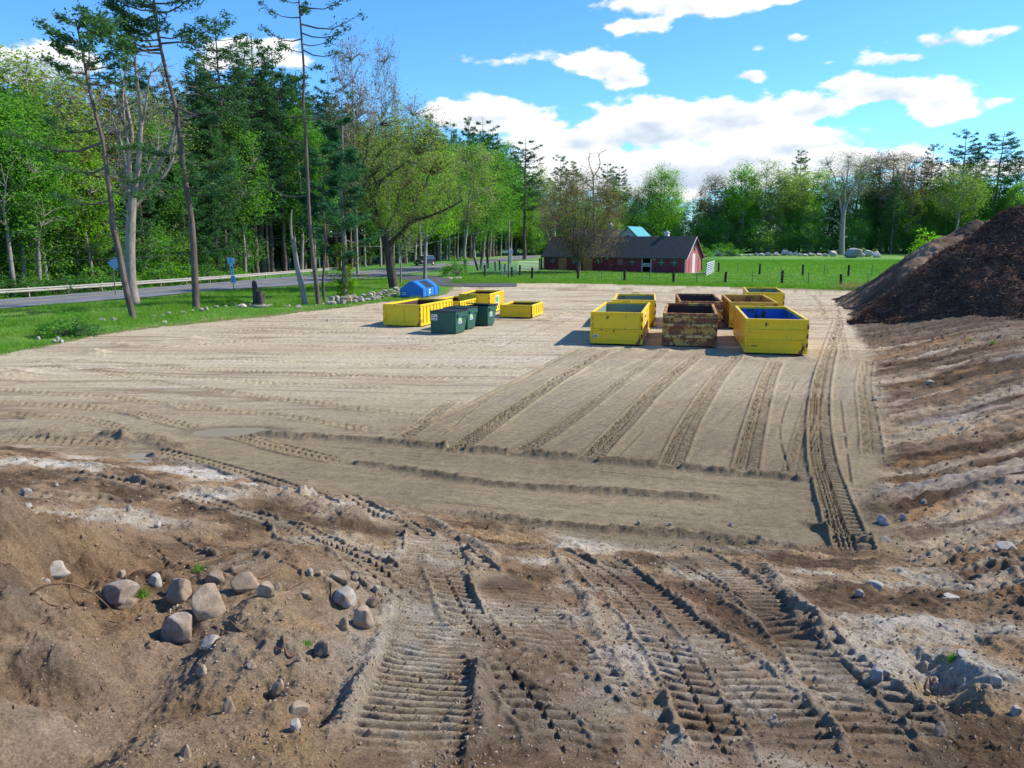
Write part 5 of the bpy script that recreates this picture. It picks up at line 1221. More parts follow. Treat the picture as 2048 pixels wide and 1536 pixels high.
# stone wall along the verge: individual fieldstones
def stone_run(path, n, smin, smax, kind, lab, grp, rows=1, big=None, seed=5):
    rs = random.Random(seed); P = np.array(path, float); s = np.concatenate([[0], np.cumsum(np.hypot(*np.diff(P, axis=0).T))]); out = []
    for k in range(n):
        q = s[-1] * (k + rs.uniform(.2, .8)) / n; x = np.interp(q, s, P[:, 0]); y = np.interp(q, s, P[:, 1])
        for j in range(rows):
            w = rs.uniform(smin, smax); out.append((x + rs.uniform(-4, 4), y - j * w * .36 + rs.uniform(-2, 1), w, w * rs.uniform(.45, .75), j))
    return out
pos = stone_run([(655, 606), (690, 603), (730, 600), (765, 594), (800, 586)], 19, 9, 17, 'grey', '', '', 2, seed=3)
pos.sort(key=lambda q: q[0])
for k, (x, y, w, h, j) in enumerate(pos):
    rock(x, y, w, h, 'grey', f'{ordn(k)} fieldstone from the left in the dry stone wall left of the blue bin', 'rock', 'fieldstones of the dry stone wall', 'fieldstone', bury=.15 if j == 0 else -.15)
rock(690, 598, 26, 18, 'tan', 'large tan faced boulder under the ivy covered tree', 'rock', None, 'boulder', bury=.1)
pos = stone_run([(200, 640), (270, 638), (330, 630), (400, 620), (440, 614), (482, 610), (540, 610), (600, 612), (650, 608)], 24, 6, 14, 'grey', '', '', 1, seed=8)
pos += [(480, 611, 22, 9, 0)]; pos.sort(key=lambda q: q[0])
for k, (x, y, w, h, j) in enumerate(pos): rock(x, y, w, h, 'grey' if k % 3 else 'field', f'{ordn(k)} low fieldstone from the left along the grassy verge', 'rock', 'low fieldstones along the verge', 'fieldstone', bury=.2)
for x, y, w, h, l in ((900, 556, 12, 4, 'flat pale stone left of two beside the roadside bush'), (917, 556, 14, 5, 'flat pale stone right of two beside the roadside bush')): rock(x, y, w, h, 'field', l, bury=.1)
# boulders along the far edge of the pasture
FB = [(1420, 508, 7, 6), (1435, 506, 11, 12), (1443, 509, 10, 7), (1470, 505, 18, 13), (1482, 510, 9, 5), (1500, 510, 10, 5), (1512, 508, 9, 6), (1525, 509, 12, 6), (1538, 508, 12, 7), (1553, 508, 11, 7), (1571, 505, 13, 11), (1582, 507, 11, 8), (1592, 507, 9, 7),
      (1601, 509, 9, 6), (1612, 510, 12, 5), (1625, 509, 14, 6), (1640, 509, 12, 5), (1652, 510, 10, 5), (1669, 507, 17, 11), (1694, 510, 10, 5), (1712, 506, 29, 18), (1726, 510, 14, 8), (1739, 507, 16, 12), (1756, 509, 17, 11), (1408, 511, 9, 5), (1393, 511, 8, 4)]
FB.sort()
for k, (x, y, w, h) in enumerate(FB):
    rock(x, y, w * 1.05, h * 1.1, 'blue' if x == 1712 else 'field', 'biggest blue grey boulder at the far edge of the pasture' if x == 1712 else f'{ordn(k)} boulder from the left in the row at the far edge of the pasture', 'boulder', 'boulders along the far edge of the pasture', 'boulder', bury=.1)

# ================================================================ TREES
BK_PINE = barkmat('pine bark', (.075, .055, .045), (.20, .155, .135)); BK_GREY = barkmat('grey bark', (.16, .14, .12), (.36, .33, .29)); BK_DARK = barkmat('dark furrowed bark', (.035, .028, .022), (.13, .105, .085), 2)
BK_PALE = barkmat('pale bare wood', (.17, .145, .125), (.38, .335, .29)); BK_TWIG = barkmat('reddish twig bark', (.10, .065, .055), (.24, .17, .145)); BK_RED = barkmat('reddish pine bark', (.08, .035, .03), (.16, .075, .06))
LF_PINE = leafmat('pine needles', [(.018, .055, .036), (.038, .095, .052), (.065, .14, .065), (.10, .19, .08)], .35)
LF_PINE2 = leafmat('fresh pine needles', [(.020, .070, .040), (.040, .12, .060), (.07, .17, .08)], .3)
LF_HEM = leafmat('hemlock needles', [(.026, .085, .040), (.052, .14, .052), (.09, .20, .07)], .45)
LF_BRI = leafmat('bright spring leaves', [(.055, .15, .014), (.12, .27, .018), (.18, .36, .025), (.26, .44, .04)], .55)
LF_OLI = leafmat('olive young leaves', [(.12, .20, .04), (.20, .30, .06), (.28, .37, .09), (.34, .38, .14)], .5)
LF_BUD = leafmat('reddish buds', [(.22, .13, .08), (.30, .19, .10), (.28, .22, .09), (.22, .23, .08)], .45)
LF_FAR = leafmat('far leaves with painted sunlight', [(.09, .22, .05), (.17, .34, .06), (.25, .42, .08), (.30, .44, .12)], .6)  # brightened leaf colour stands in for missing sun and bounce light
LF_MID = leafmat('mid green leaves', [(.05, .15, .03), (.10, .25, .04), (.16, .33, .055)], .55)
def tubes(segs, n=5):
    'segs: list of (p0, p1, r0, r1) -> V, F'
    if not segs: return np.zeros((0, 3)), np.zeros((0, 4), int)
    A = np.array([s[0] for s in segs], float); B = np.array([s[1] for s in segs], float); ra = np.array([s[2] for s in segs]); rb = np.array([s[3] for s in segs])
    d = B - A; d /= np.linalg.norm(d, axis=1)[:, None] + 1e-9
    ref = np.where(np.abs(d[:, 2:3]) < .9, np.array([[0, 0, 1.]]), np.array([[1., 0, 0]])); u = np.cross(d, ref); u /= np.linalg.norm(u, axis=1)[:, None] + 1e-9; v = np.cross(d, u)
    t = np.linspace(0, 2 * np.pi, n, endpoint=False); c = np.cos(t)[None, :, None]; s = np.sin(t)[None, :, None]
    o = u[:, None] * c + v[:, None] * s
    V = np.concatenate([A[:, None] + o * ra[:, None, None], B[:, None] + o * rb[:, None, None]], 1)
    m = len(segs); k = np.arange(n); k2 = (k + 1) % n; base = (np.arange(m) * 2 * n)[:, None]
    F = np.stack([base + k, base + k2, base + n + k2, base + n + k], -1).reshape(-1, 4)
    return V.reshape(-1, 3), F
def leaves(anch, rs, per, spread, size, asp=.55, flat=0.3, long=False):
    'many small leaf faces round the anchors'
    A = np.repeat(np.asarray(anch, float), per, 0); n = len(A)
    if n == 0: return np.zeros((0, 3)), np.zeros((0, 4), int)
    P = A + rs.normal(size=(n, 3)) * np.array([spread, spread, spread * .6])
    N = rs.normal(size=(n, 3)); N[:, 2] = np.abs(N[:, 2]) + flat * 2; N /= np.linalg.norm(N, axis=1)[:, None]
    T = np.cross(N, rs.normal(size=(n, 3))); T /= np.linalg.norm(T, axis=1)[:, None] + 1e-9; Bq = np.cross(N, T)
    s = (size * rs.uniform(.6, 1.4, n))[:, None]; w = s * asp
    V = np.stack([P - T * s * .5, P + Bq * w * .5 + T * s * .05, P + T * s * .5, P - Bq * w * .5 + T * s * .05], 1)
    return V.reshape(-1, 3), np.arange(n * 4).reshape(n, 4)
def path(segs, pts, r0, r1, rs=None, wob=0):
    pts = np.asarray(pts, float); n = len(pts) - 1
    if wob and rs is not None: pts = pts.copy(); pts[1:-1] += rs.normal(size=(max(n - 1, 0), 3)) * wob
    for i in range(n):
        a = r0 + (r1 - r0) * i / n; b = r0 + (r1 - r0) * (i + 1) / n
        segs.append((pts[i], pts[i + 1], a, b))
    return pts
def pine_branch(segs, anch, rs, p, az, L, rise, r, full=1.0, start=.3, sub=5):
    d = np.array([math.cos(az), math.sin(az), 0]); pts = []
    for k in range(5):
        q = k / 4; pts.append(p + d * L * q + np.array([0, 0, L * (rise * q + .22 * q * q * (1 if rise < .3 else 0) - .10 * math.sin(q * math.pi))]))
    pts = path(segs, pts, r, r * .18, rs, L * .012)
    side = np.array([-d[1], d[0], 0])
    m = max(2, int(sub * full))
    for k in range(m):
        q = start + (1 - start) * (k + rs.uniform(0, 1)) / m; i = min(int(q * 4), 3); b = pts[i] + (pts[i + 1] - pts[i]) * (q * 4 - i)
        for s in (-1, 1):
            l = L * .38 * (1.15 - q * .75) * rs.uniform(.6, 1.2); e = b + side * s * l * .75 + d * l * .6 + np.array([0, 0, l * .22 * rs.uniform(.2, 1.3)])
            segs.append((b, e, r * .25, r * .08))
            for t in (.35, .6, .8, 1.0): anch.append(b + (e - b) * t)
    for t in (.75, .88, 1.0): anch.append(pts[3] + (pts[4] - pts[3]) * (t * 4 - 3 if t * 4 - 3 > 0 else 0))
def finish(name, segs, anch, rs, per, spread, size, asp, flat, bark, leaf, n=5, extra=None):
    V, F = tubes(segs, n); tm = None
    t = npmesh('trunk', V, F, bark, smooth=True); t.data.name = name + '_trunk'
    V, F = leaves(anch, rs, per, spread, size, asp, flat); c = npmesh('crown', V, F, leaf)
    md = (t.data, c.data); bpy.data.objects.remove(t); bpy.data.objects.remove(c); return md
def gen_pine(seed, h=25., cb=.35, rad=4., leaf=None, bark=None, per=5, full=1., conical=.6, wh=1.0, size=.36, lean=0):
    rs = np.random.RandomState(seed); segs = []; anch = []
    lx, ly = rs.normal(size=2) * .25 + lean; T = [np.array([lx * (z / h) ** 2 + .1 * math.sin(z), ly * (z / h) ** 2, z]) for z in np.linspace(-.4, h, 12)]
    path(segs, T, h * .0135 + .03, .03); T = np.array(T)
    z = h * cb
    while z < h - .3:
        q = (z - h * cb) / (h * (1 - cb)); env = (1 - q) ** conical * (.55 + .45 * min(1, q * 4)) * .9 + .12; base = np.array([np.interp(z, T[:, 2], T[:, 0]), np.interp(z, T[:, 2], T[:, 1]), z])
        nb = rs.randint(3, 6) if q < .8 else rs.randint(2, 4)
        a0 = rs.uniform(0, 6.3)
        for k in range(nb):
            if rs.rand() < .12: continue
            pine_branch(segs, anch, rs, base, a0 + 6.283 * k / nb + rs.uniform(-.3, .3), rad * env * rs.uniform(.5, 1.25) + .45, .05 + .45 * q * q + rs.uniform(-.05, .1), .05 * env + .02, full * (1 - .45 * q))
        z += wh * rs.uniform(.6, 1.2) * (1 - .1 * q)
    for k in range(int(6 * (cb * 3))):        # dead stubs below the crown
        zz = rs.uniform(.15, cb) * h; a = rs.uniform(0, 6.3); b = np.array([0, 0, zz]); l = rs.uniform(.4, 1.8)
        segs.append((b, b + np.array([math.cos(a) * l, math.sin(a) * l, rs.uniform(-.2, .4)]), .03, .01))
    anch.append(T[-1])
    return finish('pine', segs, anch, rs, per, .20, size, .34, .5, bark or BK_PINE, leaf or LF_PINE)
def gen_dec(seed, h=18., cb=.3, rad=4.5, tips=170, per=24, size=.26, spread=.55, leaf=None, bark=None, limbs=7, nt=1, twig=.02, shape=.5, r0=None, low=0.0):
    rs = np.random.RandomState(seed); segs = []; anch = []; nodes = []
    r0 = r0 or h * .013 + .03
    lean = rs.normal(size=2) * .5
    def P(z): q = z / h; return np.array([lean[0] * q * q + .25 * math.sin(q * 5 + seed), lean[1] * q * q + .2 * math.sin(q * 4 + 2 * seed), z])
    T = [P(z) for z in np.linspace(-.4, h * .9, 9)]; path(segs, T, r0, r0 * .18)
    for z in np.linspace(h * cb * .9, h * .9, 8): nodes.append(P(z))
    for k in range(limbs):
        z0 = h * (cb + (.75 - cb) * (k + rs.rand() * .5) / limbs); a = k * 2.4 + rs.uniform(-.4, .4); q = (z0 / h - cb) / (1 - cb); L = rad * (1.05 - .5 * q) * rs.uniform(.7, 1.1)
        b = P(z0); pts = [b]; up = rs.uniform(.5, 1.1)
        for j in range(1, 5): f = j / 4; pts.append(b + np.array([math.cos(a + .25 * f) * L * f * (1 - .1 * f), math.sin(a + .25 * f) * L * f * (1 - .1 * f), L * up * f * (.6 + .4 * f)]))
        path(segs, pts, r0 * .42 * (1 - .4 * q), r0 * .10, rs, L * .02); nodes += pts[1:]
    nodes = np.array(nodes)
    C = np.array([lean[0] * .4, lean[1] * .4, h * (cb + 1) / 2 - h * low]); E = np.array([rad, rad, h * (1 - cb) / 2 + h * low])
    D = rs.normal(size=(tips, 3)); D /= np.linalg.norm(D, axis=1)[:, None]; R = rs.uniform(.35, 1, tips)[:, None] ** .45
    Q = C + D * E * R * (1 + .22 * np.sin(D[:, :1] * 5 + seed) * np.cos(D[:, 1:2] * 4 + D[:, 2:] * 3))
    Q[:, 2] = np.where(Q[:, 2] > h, h - rs.uniform(0, .8, tips), Q[:, 2])
    k = Q[:, 2] > h; 
    for p in Q:
        d = np.linalg.norm(nodes - p, axis=1) + 1.2 * np.clip(nodes[:, 2] - p[2] + .3, 0, None); b = nodes[int(np.argmin(d))]
        m = (b + p) / 2 + rs.normal(size=3) * .25 + np.array([0, 0, .25]); segs.append((b, m, twig * 2, twig * 1.2)); segs.append((m, p, twig * 1.2, twig * .5))
        for _ in range(nt): e = p + rs.normal(size=3) * np.array([.5, .5, .45]) + np.array([0, 0, .3]); segs.append((m + (p - m) * rs.uniform(.2, .9), e, twig * .7, twig * .35)); anch.append(e)
        anch.append(p)
    return finish('dec', segs, anch, rs, per, spread, size, .65, .35, bark or BK_GREY, leaf or LF_MID, 4)
def gen_shrub(seed, h=2.5, rad=1.6, leaf=None, tips=60, per=26, size=.2):
    rs = np.random.RandomState(seed); segs = []; anch = []
    for k in range(tips):
        D = rs.normal(size=3); D /= np.linalg.norm(D); D[2] = abs(D[2]); p = D * np.array([rad, rad, h]) * rs.uniform(.4, 1) ** .4 * (1 + .2 * math.sin(D[0] * 6 + seed)); b = np.array([rs.normal() * .1, rs.normal() * .1, -.1])
        segs.append((b, (b + p) / 2 + np.array([0, 0, .15 * h]), .02, .014)); segs.append(((b + p) / 2 + np.array([0, 0, .15 * h]), p, .014, .006)); anch.append(p)
    return finish('shrub', segs, anch, rs, per, .22, size, .65, .3, BK_GREY, leaf or LF_MID, 3)
PROTO = {
 'pine': [(gen_pine(s, 25, cb, r, per=5, conical=c), 25) for s, cb, r, c in ((1, .42, 4.2, .6), (2, .30, 4.6, .7), (3, .5, 4.4, .5), (4, .35, 3.6, .8))],
 'hem': [(gen_pine(s, 18, .08, r, LF_HEM, per=5, full=1.1, conical=.85, wh=.8, size=.33), 18) for s, r in ((11, 3.6), (12, 3.2), (13, 4.0))],
 'bri': [(gen_dec(s, 17, cb, r, 170, 26, .25, .55, LF_BRI), 17) for s, cb, r in ((21, .25, 4.0), (22, .32, 3.4), (23, .2, 3.8))],
 'mid': [(gen_dec(s, 18, cb, r, 190, 26, .25, .6, LF_MID), 18) for s, cb, r in ((31, .22, 4.2), (32, .3, 3.8))],
 'oli': [(gen_dec(s, 19, cb, r, 210, 13, .22, .6, LF_OLI, nt=2), 19) for s, cb, r in ((41, .3, 4.4), (42, .38, 4.0))],
 'bud': [(gen_dec(s, 19, cb, r, 230, 5, .20, .5, LF_BUD, nt=4, twig=.024), 19) for s, cb, r in ((51, .3, 4.4), (52, .4, 3.8))],
 'dwf': [(gen_dec(s, 7, .12, 2.6, 90, 28, .2, .45, LF_FAR, BK_PALE, r0=.07, low=.05), 7) for s in (61, 62)],
 'dwm': [(gen_dec(s, 6, .1, 2.8, 100, 28, .2, .45, LF_MID, BK_GREY, r0=.07, low=.05), 6) for s in (63, 64)],
 'shr': [(gen_shrub(s, 2.4, 1.9, lf), 2.4) for s, lf in ((71, LF_MID), (72, LF_BRI), (73, LF_HEM))],
 'brl': [(gen_dec(s, 16, .08, r, 230, 24, .27, .6, LF_FAR, BK_PALE), 16) for s, r in ((24, 4.2), (25, 3.8))],
 'mil': [(gen_dec(s, 17, .06, r, 240, 30, .27, .6, LF_MID), 17) for s, r in ((34, 4.4), (35, 4.0), (36, 4.2))],
 'trk': [(gen_dec(s, 17, .6, 2.6, 40, 14, .25, .6, LF_MID, BK_GREY, limbs=4, r0=.15), 17) for s in (81, 82)],
}
KN = {'pine': ('pine_tree', 'pine', 'tall pine'), 'hem': ('hemlock_tree', 'evergreen tree', 'dense dark evergreen'), 'bri': ('maple_tree', 'tree', 'bright green leafy tree'), 'mid': ('broadleaf_tree', 'tree', 'deep green leafy tree'),
      'oli': ('oak_tree', 'tree', 'thin olive leaved tree'), 'bud': ('budding_tree', 'tree', 'brownish bare tree'), 'dwf': ('young_tree', 'young tree', 'low bright green young tree'), 'dwm': ('young_tree', 'young tree', 'low dark green young tree'),
      'shr': ('shrub', 'shrub', 'shrub'), 'brl': ('maple_tree', 'tree', 'bushy bright tree'), 'mil': ('broadleaf_tree', 'tree', 'bushy green tree'), 'trk': ('slender_tree', 'tree', 'slender pale trunked tree')}
PL = []
def put(kind, px, top, Y, rs, deep=False, h=None, wide=1.0):
    q = AT(px, top, Y); zg = float(zb(q.x, Y)); hh = h or (q.z - zg)
    (tm, cm), ph = PROTO[kind][rs.randrange(len(PROTO[kind]))]
    nm, cat, ds = KN[kind]
    o = empty(nm, (q.x, Y, zg - .1), rs.uniform(0, 6.28)); s = hh / ph; w = s * rs.uniform(.85, 1.15) * wide; o.scale = (w, w, s)
    for n_, m_ in (('trunk', tm), ('crown', cm)):
        c = bpy.data.objects.new(n_, m_); col.objects.link(c); c.parent = o
    PL.append((o, kind, px, deep)); return o
XS = [-300, 0, 200, 400, 550, 700, 800, 900, 1000, 1100, 1250, 1400, 1700, 2048, 2400]
YE = [62, 69.5, 79.5, 94, 110, 127, 144, 165, 190, 208, 216, 222, 222, 218, 210]
TX = [-300, 0, 60, 120, 200, 300, 380, 430, 480, 560, 620, 700, 760, 800, 860, 900, 1000, 1040, 1100, 1200, 1300, 1400, 1500, 1600, 1700, 1800, 1880, 1950, 2048, 2400]
TY = [110, 110, 110, 150, 170, 160, 130, 100, 100, 100, 160, 175, 195, 235, 240, 250, 262, 300, 335, 345, 352, 345, 335, 320, 330, 322, 320, 310, 320, 320]
def forest():
    rs = random.Random(77)
    ye = lambda x: float(np.interp(x, XS, YE)); ty = lambda x: float(np.interp(x, TX, TY))
    # trees whose outline can be told on the skyline
    for (k, px, top, dy, w) in [('pine', 432, 34, 6, 1.15), ('pine', 498, 66, 9, 1.1), ('pine', 545, 95, 12, 1.0), ('pine', 655, 148, 12, 1.0), ('pine', 705, 175, 14, .9), ('pine', 862, 225, 12, .9), ('pine', 905, 238, 8, .95), ('pine', 938, 230, 4, .8),
                                ('pine', 965, 236, 8, 1.), ('pine', 985, 262, 5, 1.), ('pine', 1050, 276, -28, 1.1), ('pine', 1122, 312, 8, .9), ('pine', 1150, 318, 12, .9), ('pine', 1215, 322, 10, .9), ('pine', 1240, 328, 6, .9), ('pine', 1603, 296, 15, .8),
                                ('pine', 1868, 290, 8, .9), ('pine', 1935, 263, 10, 1.25), ('pine', 1957, 280, 14, .8), ('pine', 2005, 262, 12, 1.3), ('pine', 2040, 300, 6, 1.), ('pine', 1795, 345, -4, 1.), ('oli', 40, 92, 4, 1.2), ('bud', 110, 130, 6, 1.1), ('pine', 175, 120, 14, 1.),
                                ('pine', 270, 115, 14, 1.), ('pine', 330, 130, 10, 1.), ('pine', 390, 110, 16, 1.), ('pine', 230, 150, 8, 1.), ('bud', 700, 70, -14, .42), ('bud', 768, 78, -12, .38), ('bud', 830, 195, -4, .9),
                                ('oli', 1320, 330, 4, 1.1), ('bri', 1335, 338, 0, 1.), ('oli', 1540, 322, 2, 1.2), ('bri', 1490, 330, 0, 1.1), ('bud', 1430, 345, 5, 1.), ('bud', 1790, 300, 4, 1.3), ('bud', 1835, 305, 6, 1.2), ('bud', 1720, 315, 8, 1.2), ('oli', 1925, 332, -6, 1.3), ('bud', 1760, 305, 9, 1.2), ('oli', 1590, 335, 4, 1.1)]:
        put(k, px, top, ye(px) + dy, rs, wide=w)
    x = -230
    while x < 2260:
        t = ty(x); y = ye(x); left = x < 760; mid = 760 <= x < 1060
        def jit(): return rs.uniform(-9, 9)
        if left:
            r = rs.random(); k = ('hem' if r < .46 else 'mid' if r < .64 else 'bri' if r < .76 else 'oli' if r < .84 else 'pine')
            if 470 < x < 730: k = 'pine' if r < .55 else 'mid'; 
            put(k, x + jit(), t + rs.uniform(60, 150), y + rs.uniform(0, 3), rs, wide=.9)
            put('pine' if rs.random() < .75 else 'oli' if rs.random() < .5 else 'hem', x + jit(), t + rs.uniform(10, 80), y + rs.uniform(6, 10), rs)
            put('pine', x + jit(), t + rs.uniform(20, 90), y + rs.uniform(14, 20), rs, True)
            put('trk', x + jit(), t + 190, y + rs.uniform(4, 14), rs, True)
            put('hem', x + jit(), t + rs.uniform(120, 190), y + rs.uniform(24, 30), rs, True, wide=1.5)
            if x < 470: put(rs.choice(['dwf', 'dwm', 'dwf']), x + jit(), rs.uniform(430, 500), y + rs.uniform(2.0, 3.5), rs)
            x += 29
        elif mid:
            r = rs.random()
            put('bri' if r < .5 else 'mid' if r < .8 else 'oli', x + jit(), t + rs.uniform(50, 100), y + rs.uniform(0, 3), rs)
            put('pine' if r < .4 else 'oli' if r < .7 else 'mid', x + jit(), t + rs.uniform(10, 50), y + rs.uniform(6, 10), rs)
            put('mil', x + jit(), t + rs.uniform(50, 100), y + rs.uniform(12, 18), rs, True, wide=1.2); put('hem', x + jit() + 11, t + rs.uniform(70, 120), y + rs.uniform(22, 30), rs, True, wide=1.5)
            x += 22
        else:
            r = rs.random()
            put('brl' if r < .58 else 'mil' if r < .86 else 'hem' if r < .9 else 'oli', x + jit(), t + rs.uniform(45, 105), y + rs.uniform(0, 3), rs, wide=.85)
            r = rs.random()
            put('oli' if r < .4 else 'bri' if r < .6 else 'mid' if r < .8 else 'pine', x + jit(), t + rs.uniform(8, 50), y + rs.uniform(6, 10), rs)
            put('hem' if r < .6 else 'mil', x + jit(), t + rs.uniform(40, 90), y + rs.uniform(14, 20), rs, True, wide=1.4)
            if rs.random() < .5: put('trk', x + jit(), t + rs.uniform(60, 120), y - rs.uniform(.5, 1.5), rs)
            if rs.random() < .8: put(rs.choice(['dwf', 'dwm', 'dwf']), x + jit(), rs.uniform(425, 475), y + rs.uniform(-2, 0), rs)
            x += 26
    # low growth behind the guardrail, individually placed shrubs
    for x in np.arange(-150, 470, 24): put('shr', x + rs.uniform(-6, 6), 0, ye(x) - rs.uniform(-.6, .4), rs, h=rs.uniform(1.2, 2.4), wide=1.2)
    zone = lambda x: 'behind the guardrail' if x < 700 else 'beyond the road left of the barn' if x < 1062 else 'in the wood behind the barn' if x < 1420 else 'along the back of the pasture'
    cnt = {}
    for o, k, px, deep in sorted(PL, key=lambda q: q[2]):
        nm, cat, ds = KN[k]; z = zone(px)
        if deep: tag(o, f'{ds} deep in the shade {z}', cat, f'{ds}s deep {z}'); continue
        c = cnt.get((k, z), 0); cnt[(k, z)] = c + 1
        tag(o, f'{ordn(c)} {ds} from the left {z}', cat, f'{ds}s {z}')
forest()
def hero(name, label, cat, base_px, paths, bark, leafspec, Y=None, n=7, grp=None, twigs=0, fn=None, seed=1):
    'paths: [(list of pixels, start radius m, end radius m, depth drift m)]; the tree stands at the base and its stems follow the photographed outline'
    g = TG(*base_px); Y = g.y; rs = np.random.RandomState(seed); segs = []; anch = []; o = np.array(g)
    P3 = []
    for (pts, r0, r1, dy) in paths:
        m = len(pts); W3 = np.array([np.array(AT(px, py, Y + dy * (i / max(m - 1, 1)))) - o for i, (px, py) in enumerate(pts)])
        W3 = smooth_poly(W3, 4) if m > 2 else W3
        path(segs, W3, r0, r1); P3.append(W3)
        for _ in range(int(twigs * (1 + .6 * (r0 < .2)))):
            k = rs.randint(int(len(W3) * .3), len(W3)); b = W3[k]; d = rs.normal(size=3); d[2] = abs(d[2]) * .8; d /= np.linalg.norm(d); L = rs.uniform(.4, 1.6)
            e = b + d * L; segs.append((b, e, .022, .012))
            for _ in range(2): d2 = d + rs.normal(size=3) * .6; segs.append((b + d * L * rs.uniform(.3, .8), e + d2 * .4, .012, .006))
    if fn: fn(segs, anch, rs, P3, o, Y)
    r = empty(name, tuple(g), 0, label, cat, grp)
    V, F = tubes(segs, n); t = npmesh('trunk', V, F, bark, r, smooth=True)
    if anch and leafspec:
        per, spread, size, asp, flat, leaf = leafspec; V, F = leaves(anch, rs, per, spread, size, asp, flat); npmesh('crown', V, F, leaf, r)
    return r
def crown_pine(specs, full=1., sub=6, start=.3):
    'specs: (px,py of the start on the trunk, azimuth deg, length m, rise)'
    def fn(segs, anch, rs, P3, o, Y):
        for (px, py, az, L, rise) in specs:
            b = np.array(AT(px, py, Y)) - o; pine_branch(segs, anch, rs, b, math.radians(az), L, rise, .02 + L * .012, full, start, sub)
    return fn
def auto_specs(trunk, y0, y1, n, Lmin, Lmax, rs, rise=(.0, .3), bias=0, taper=.5):
    T = np.array(trunk, float); T = T[np.argsort(T[:, 1])]; out = []
    for k in range(n):
        py = y0 + (y1 - y0) * (k + rs.random()) / n; px = np.interp(py, T[:, 1], T[:, 0]); q = (py - y0) / (y1 - y0)
        az = rs.choice([0, 180]) + rs.uniform(-65, 65) if rs.random() > abs(bias) else (180 if bias < 0 else 0) + rs.uniform(-50, 50)
        out.append((px, py, az, rs.uniform(Lmin, Lmax) * (taper + (1 - taper) * q), rs.uniform(*rise)))
    return out
rs = random.Random(5)
LP = (5, .17, .30, .34, .5, LF_PINE)
T1 = [(267.6, 640), (250, 567), (237, 500), (224.5, 445), (223, 410), (212, 330), (205, 281), (188, 215), (176, 164), (166, 110), (158, 70), (150, 36)]
spc = auto_specs(T1, 38, 175, 21, 1.2, 3.8, rs, (.15, .6)) + [(200, 255, 170, 3.8, -.02), (206, 285, 185, 5.2, -.12), (213, 335, 188, 3.4, -.1), (222, 400, 190, 3.2, -.1), (207, 290, 10, 2.0, -.15), (215, 350, 15, 2.6, -.2), (222, 380, 10, 2.4, -.25)]
hero('pine_tree', 'tall thin pine leaning left across the pale dead tree', 'pine', (267.6, 640), [(T1, .21, .035, 0)], BK_PINE, LP, fn=crown_pine(spc, .9, 5), seed=3, grp='tall roadside trees')
T2 = [(392.6, 619), (390, 560), (387, 498), (383, 440), (369, 351), (360, 278), (348.6, 205), (337, 161), (322, 97), (310, 23), (305, -40), (300, -110)]
spc = auto_specs(T2, -105, 112, 36, 2.4, 5.6, rs, (-.02, .22), -.35) + [(355, 240, 8, 2.6, -.12), (364, 300, 175, 2.6, -.15), (366, 320, 15, 3.2, -.2), (352, 215, 0, 4.6, -.12), (370, 352, 20, 3.2, .05), (374, 370, 160, 3.0, .0), (372, 360, -60, 3.2, .05), (378, 385, 60, 2.8, 0), (376, 375, -20, 3.4, -.05)]
hero('pine_tree', 'very tall grey brown pine right of the pale dead tree, its top leaving the picture', 'pine', (392.6, 619), [(T2, .26, .05, 0)], BK_PINE, LP, fn=crown_pine(spc, 1.25, 6), seed=4, grp='tall roadside trees')
T3 = [(637, 609), (632, 560), (626.6, 518), (619, 440), (615, 351), (611, 264), (606.5, 205), (608, 146), (602, 59), (598, 0), (594, -60)]
spc = [(597, -20, 0, 3.0, .05), (598, 5, 180, 1.8, .2), (599, 12, 5, 3.4, .0), (600, 35, 185, 2.6, .12), (602, 48, 5, 4.2, -.05), (603, 66, 0, 3.2, -.12), (604, 78, 175, 2.8, .1), (604, 88, 10, 2.5, .1), (606, 100, -8, 3.0, -.25), (606, 105, 170, 1.8, .4), (607, 130, 20, 1.3, -.2), (601, 30, -60, 1.5, .1), (600, 20, 90, 1.5, .1),
      (610, 230, 175, 2.2, .0), (610, 235, 10, 2.4, .0), (611, 245, -70, 2.2, 0), (616, 390, 185, 3.2, .05), (611, 285, 190, 2.6, .25)]
hero('pine_tree', 'tall lean pine with short sparse branches high above the broken trunk', 'pine', (637, 609), [(T3, .19, .04, 0)], BK_PINE, (4, .15, .26, .34, .5, LF_PINE), fn=crown_pine(spc, .7, 5, .45), seed=5, grp='tall roadside trees')
hero('broken_trunk', 'leaning broken trunk without branches beside the tall lean pine', 'dead tree', (609, 609), [([(611, 610), (603, 570), (595, 537), (590, 505), (585.5, 479)], .24, .15, 0), ([(588, 505), (583, 470), (582, 440), (583.5, 419)], .12, .05, .1), ([(592, 508), (589.5, 480), (588.8, 472)], .10, .07, -.1)], BK_GREY, None, seed=6)
T5 = [(649, 604), (646, 570), (648, 537), (651, 475), (648, 440), (645, 400), (648, 360), (644, 300)]
spc = auto_specs(T5, 300, 470, 26, 1.2, 3.0, rs, (-.1, .15), 0)
hero('hemlock_tree', 'thin dark evergreen with drooping sprays between the lean pine and the ivy clad tree', 'evergreen tree', (649, 604), [(T5, .13, .03, 0)], BK_PINE, (6, .2, .30, .36, .5, LF_PINE2), fn=crown_pine(spc, 1.1, 5), seed=7)
T6 = [(689, 592), (689, 560), (690, 518), (688, 469), (684, 420), (682, 360), (685, 300), (684, 240)]
spc = auto_specs(T6, 235, 480, 34, 1.6, 3.4, rs, (-.15, .15), -.1) + [(690, 505, 200, 2.0, -.1), (690, 510, -60, 1.8, -.1), (688, 495, 170, 2.2, -.05)]
def ivy(segs, anch, rs, P3, o, Y): crown_pine(spc, 1.1, 5)(segs, anch, rs, P3, o, Y)
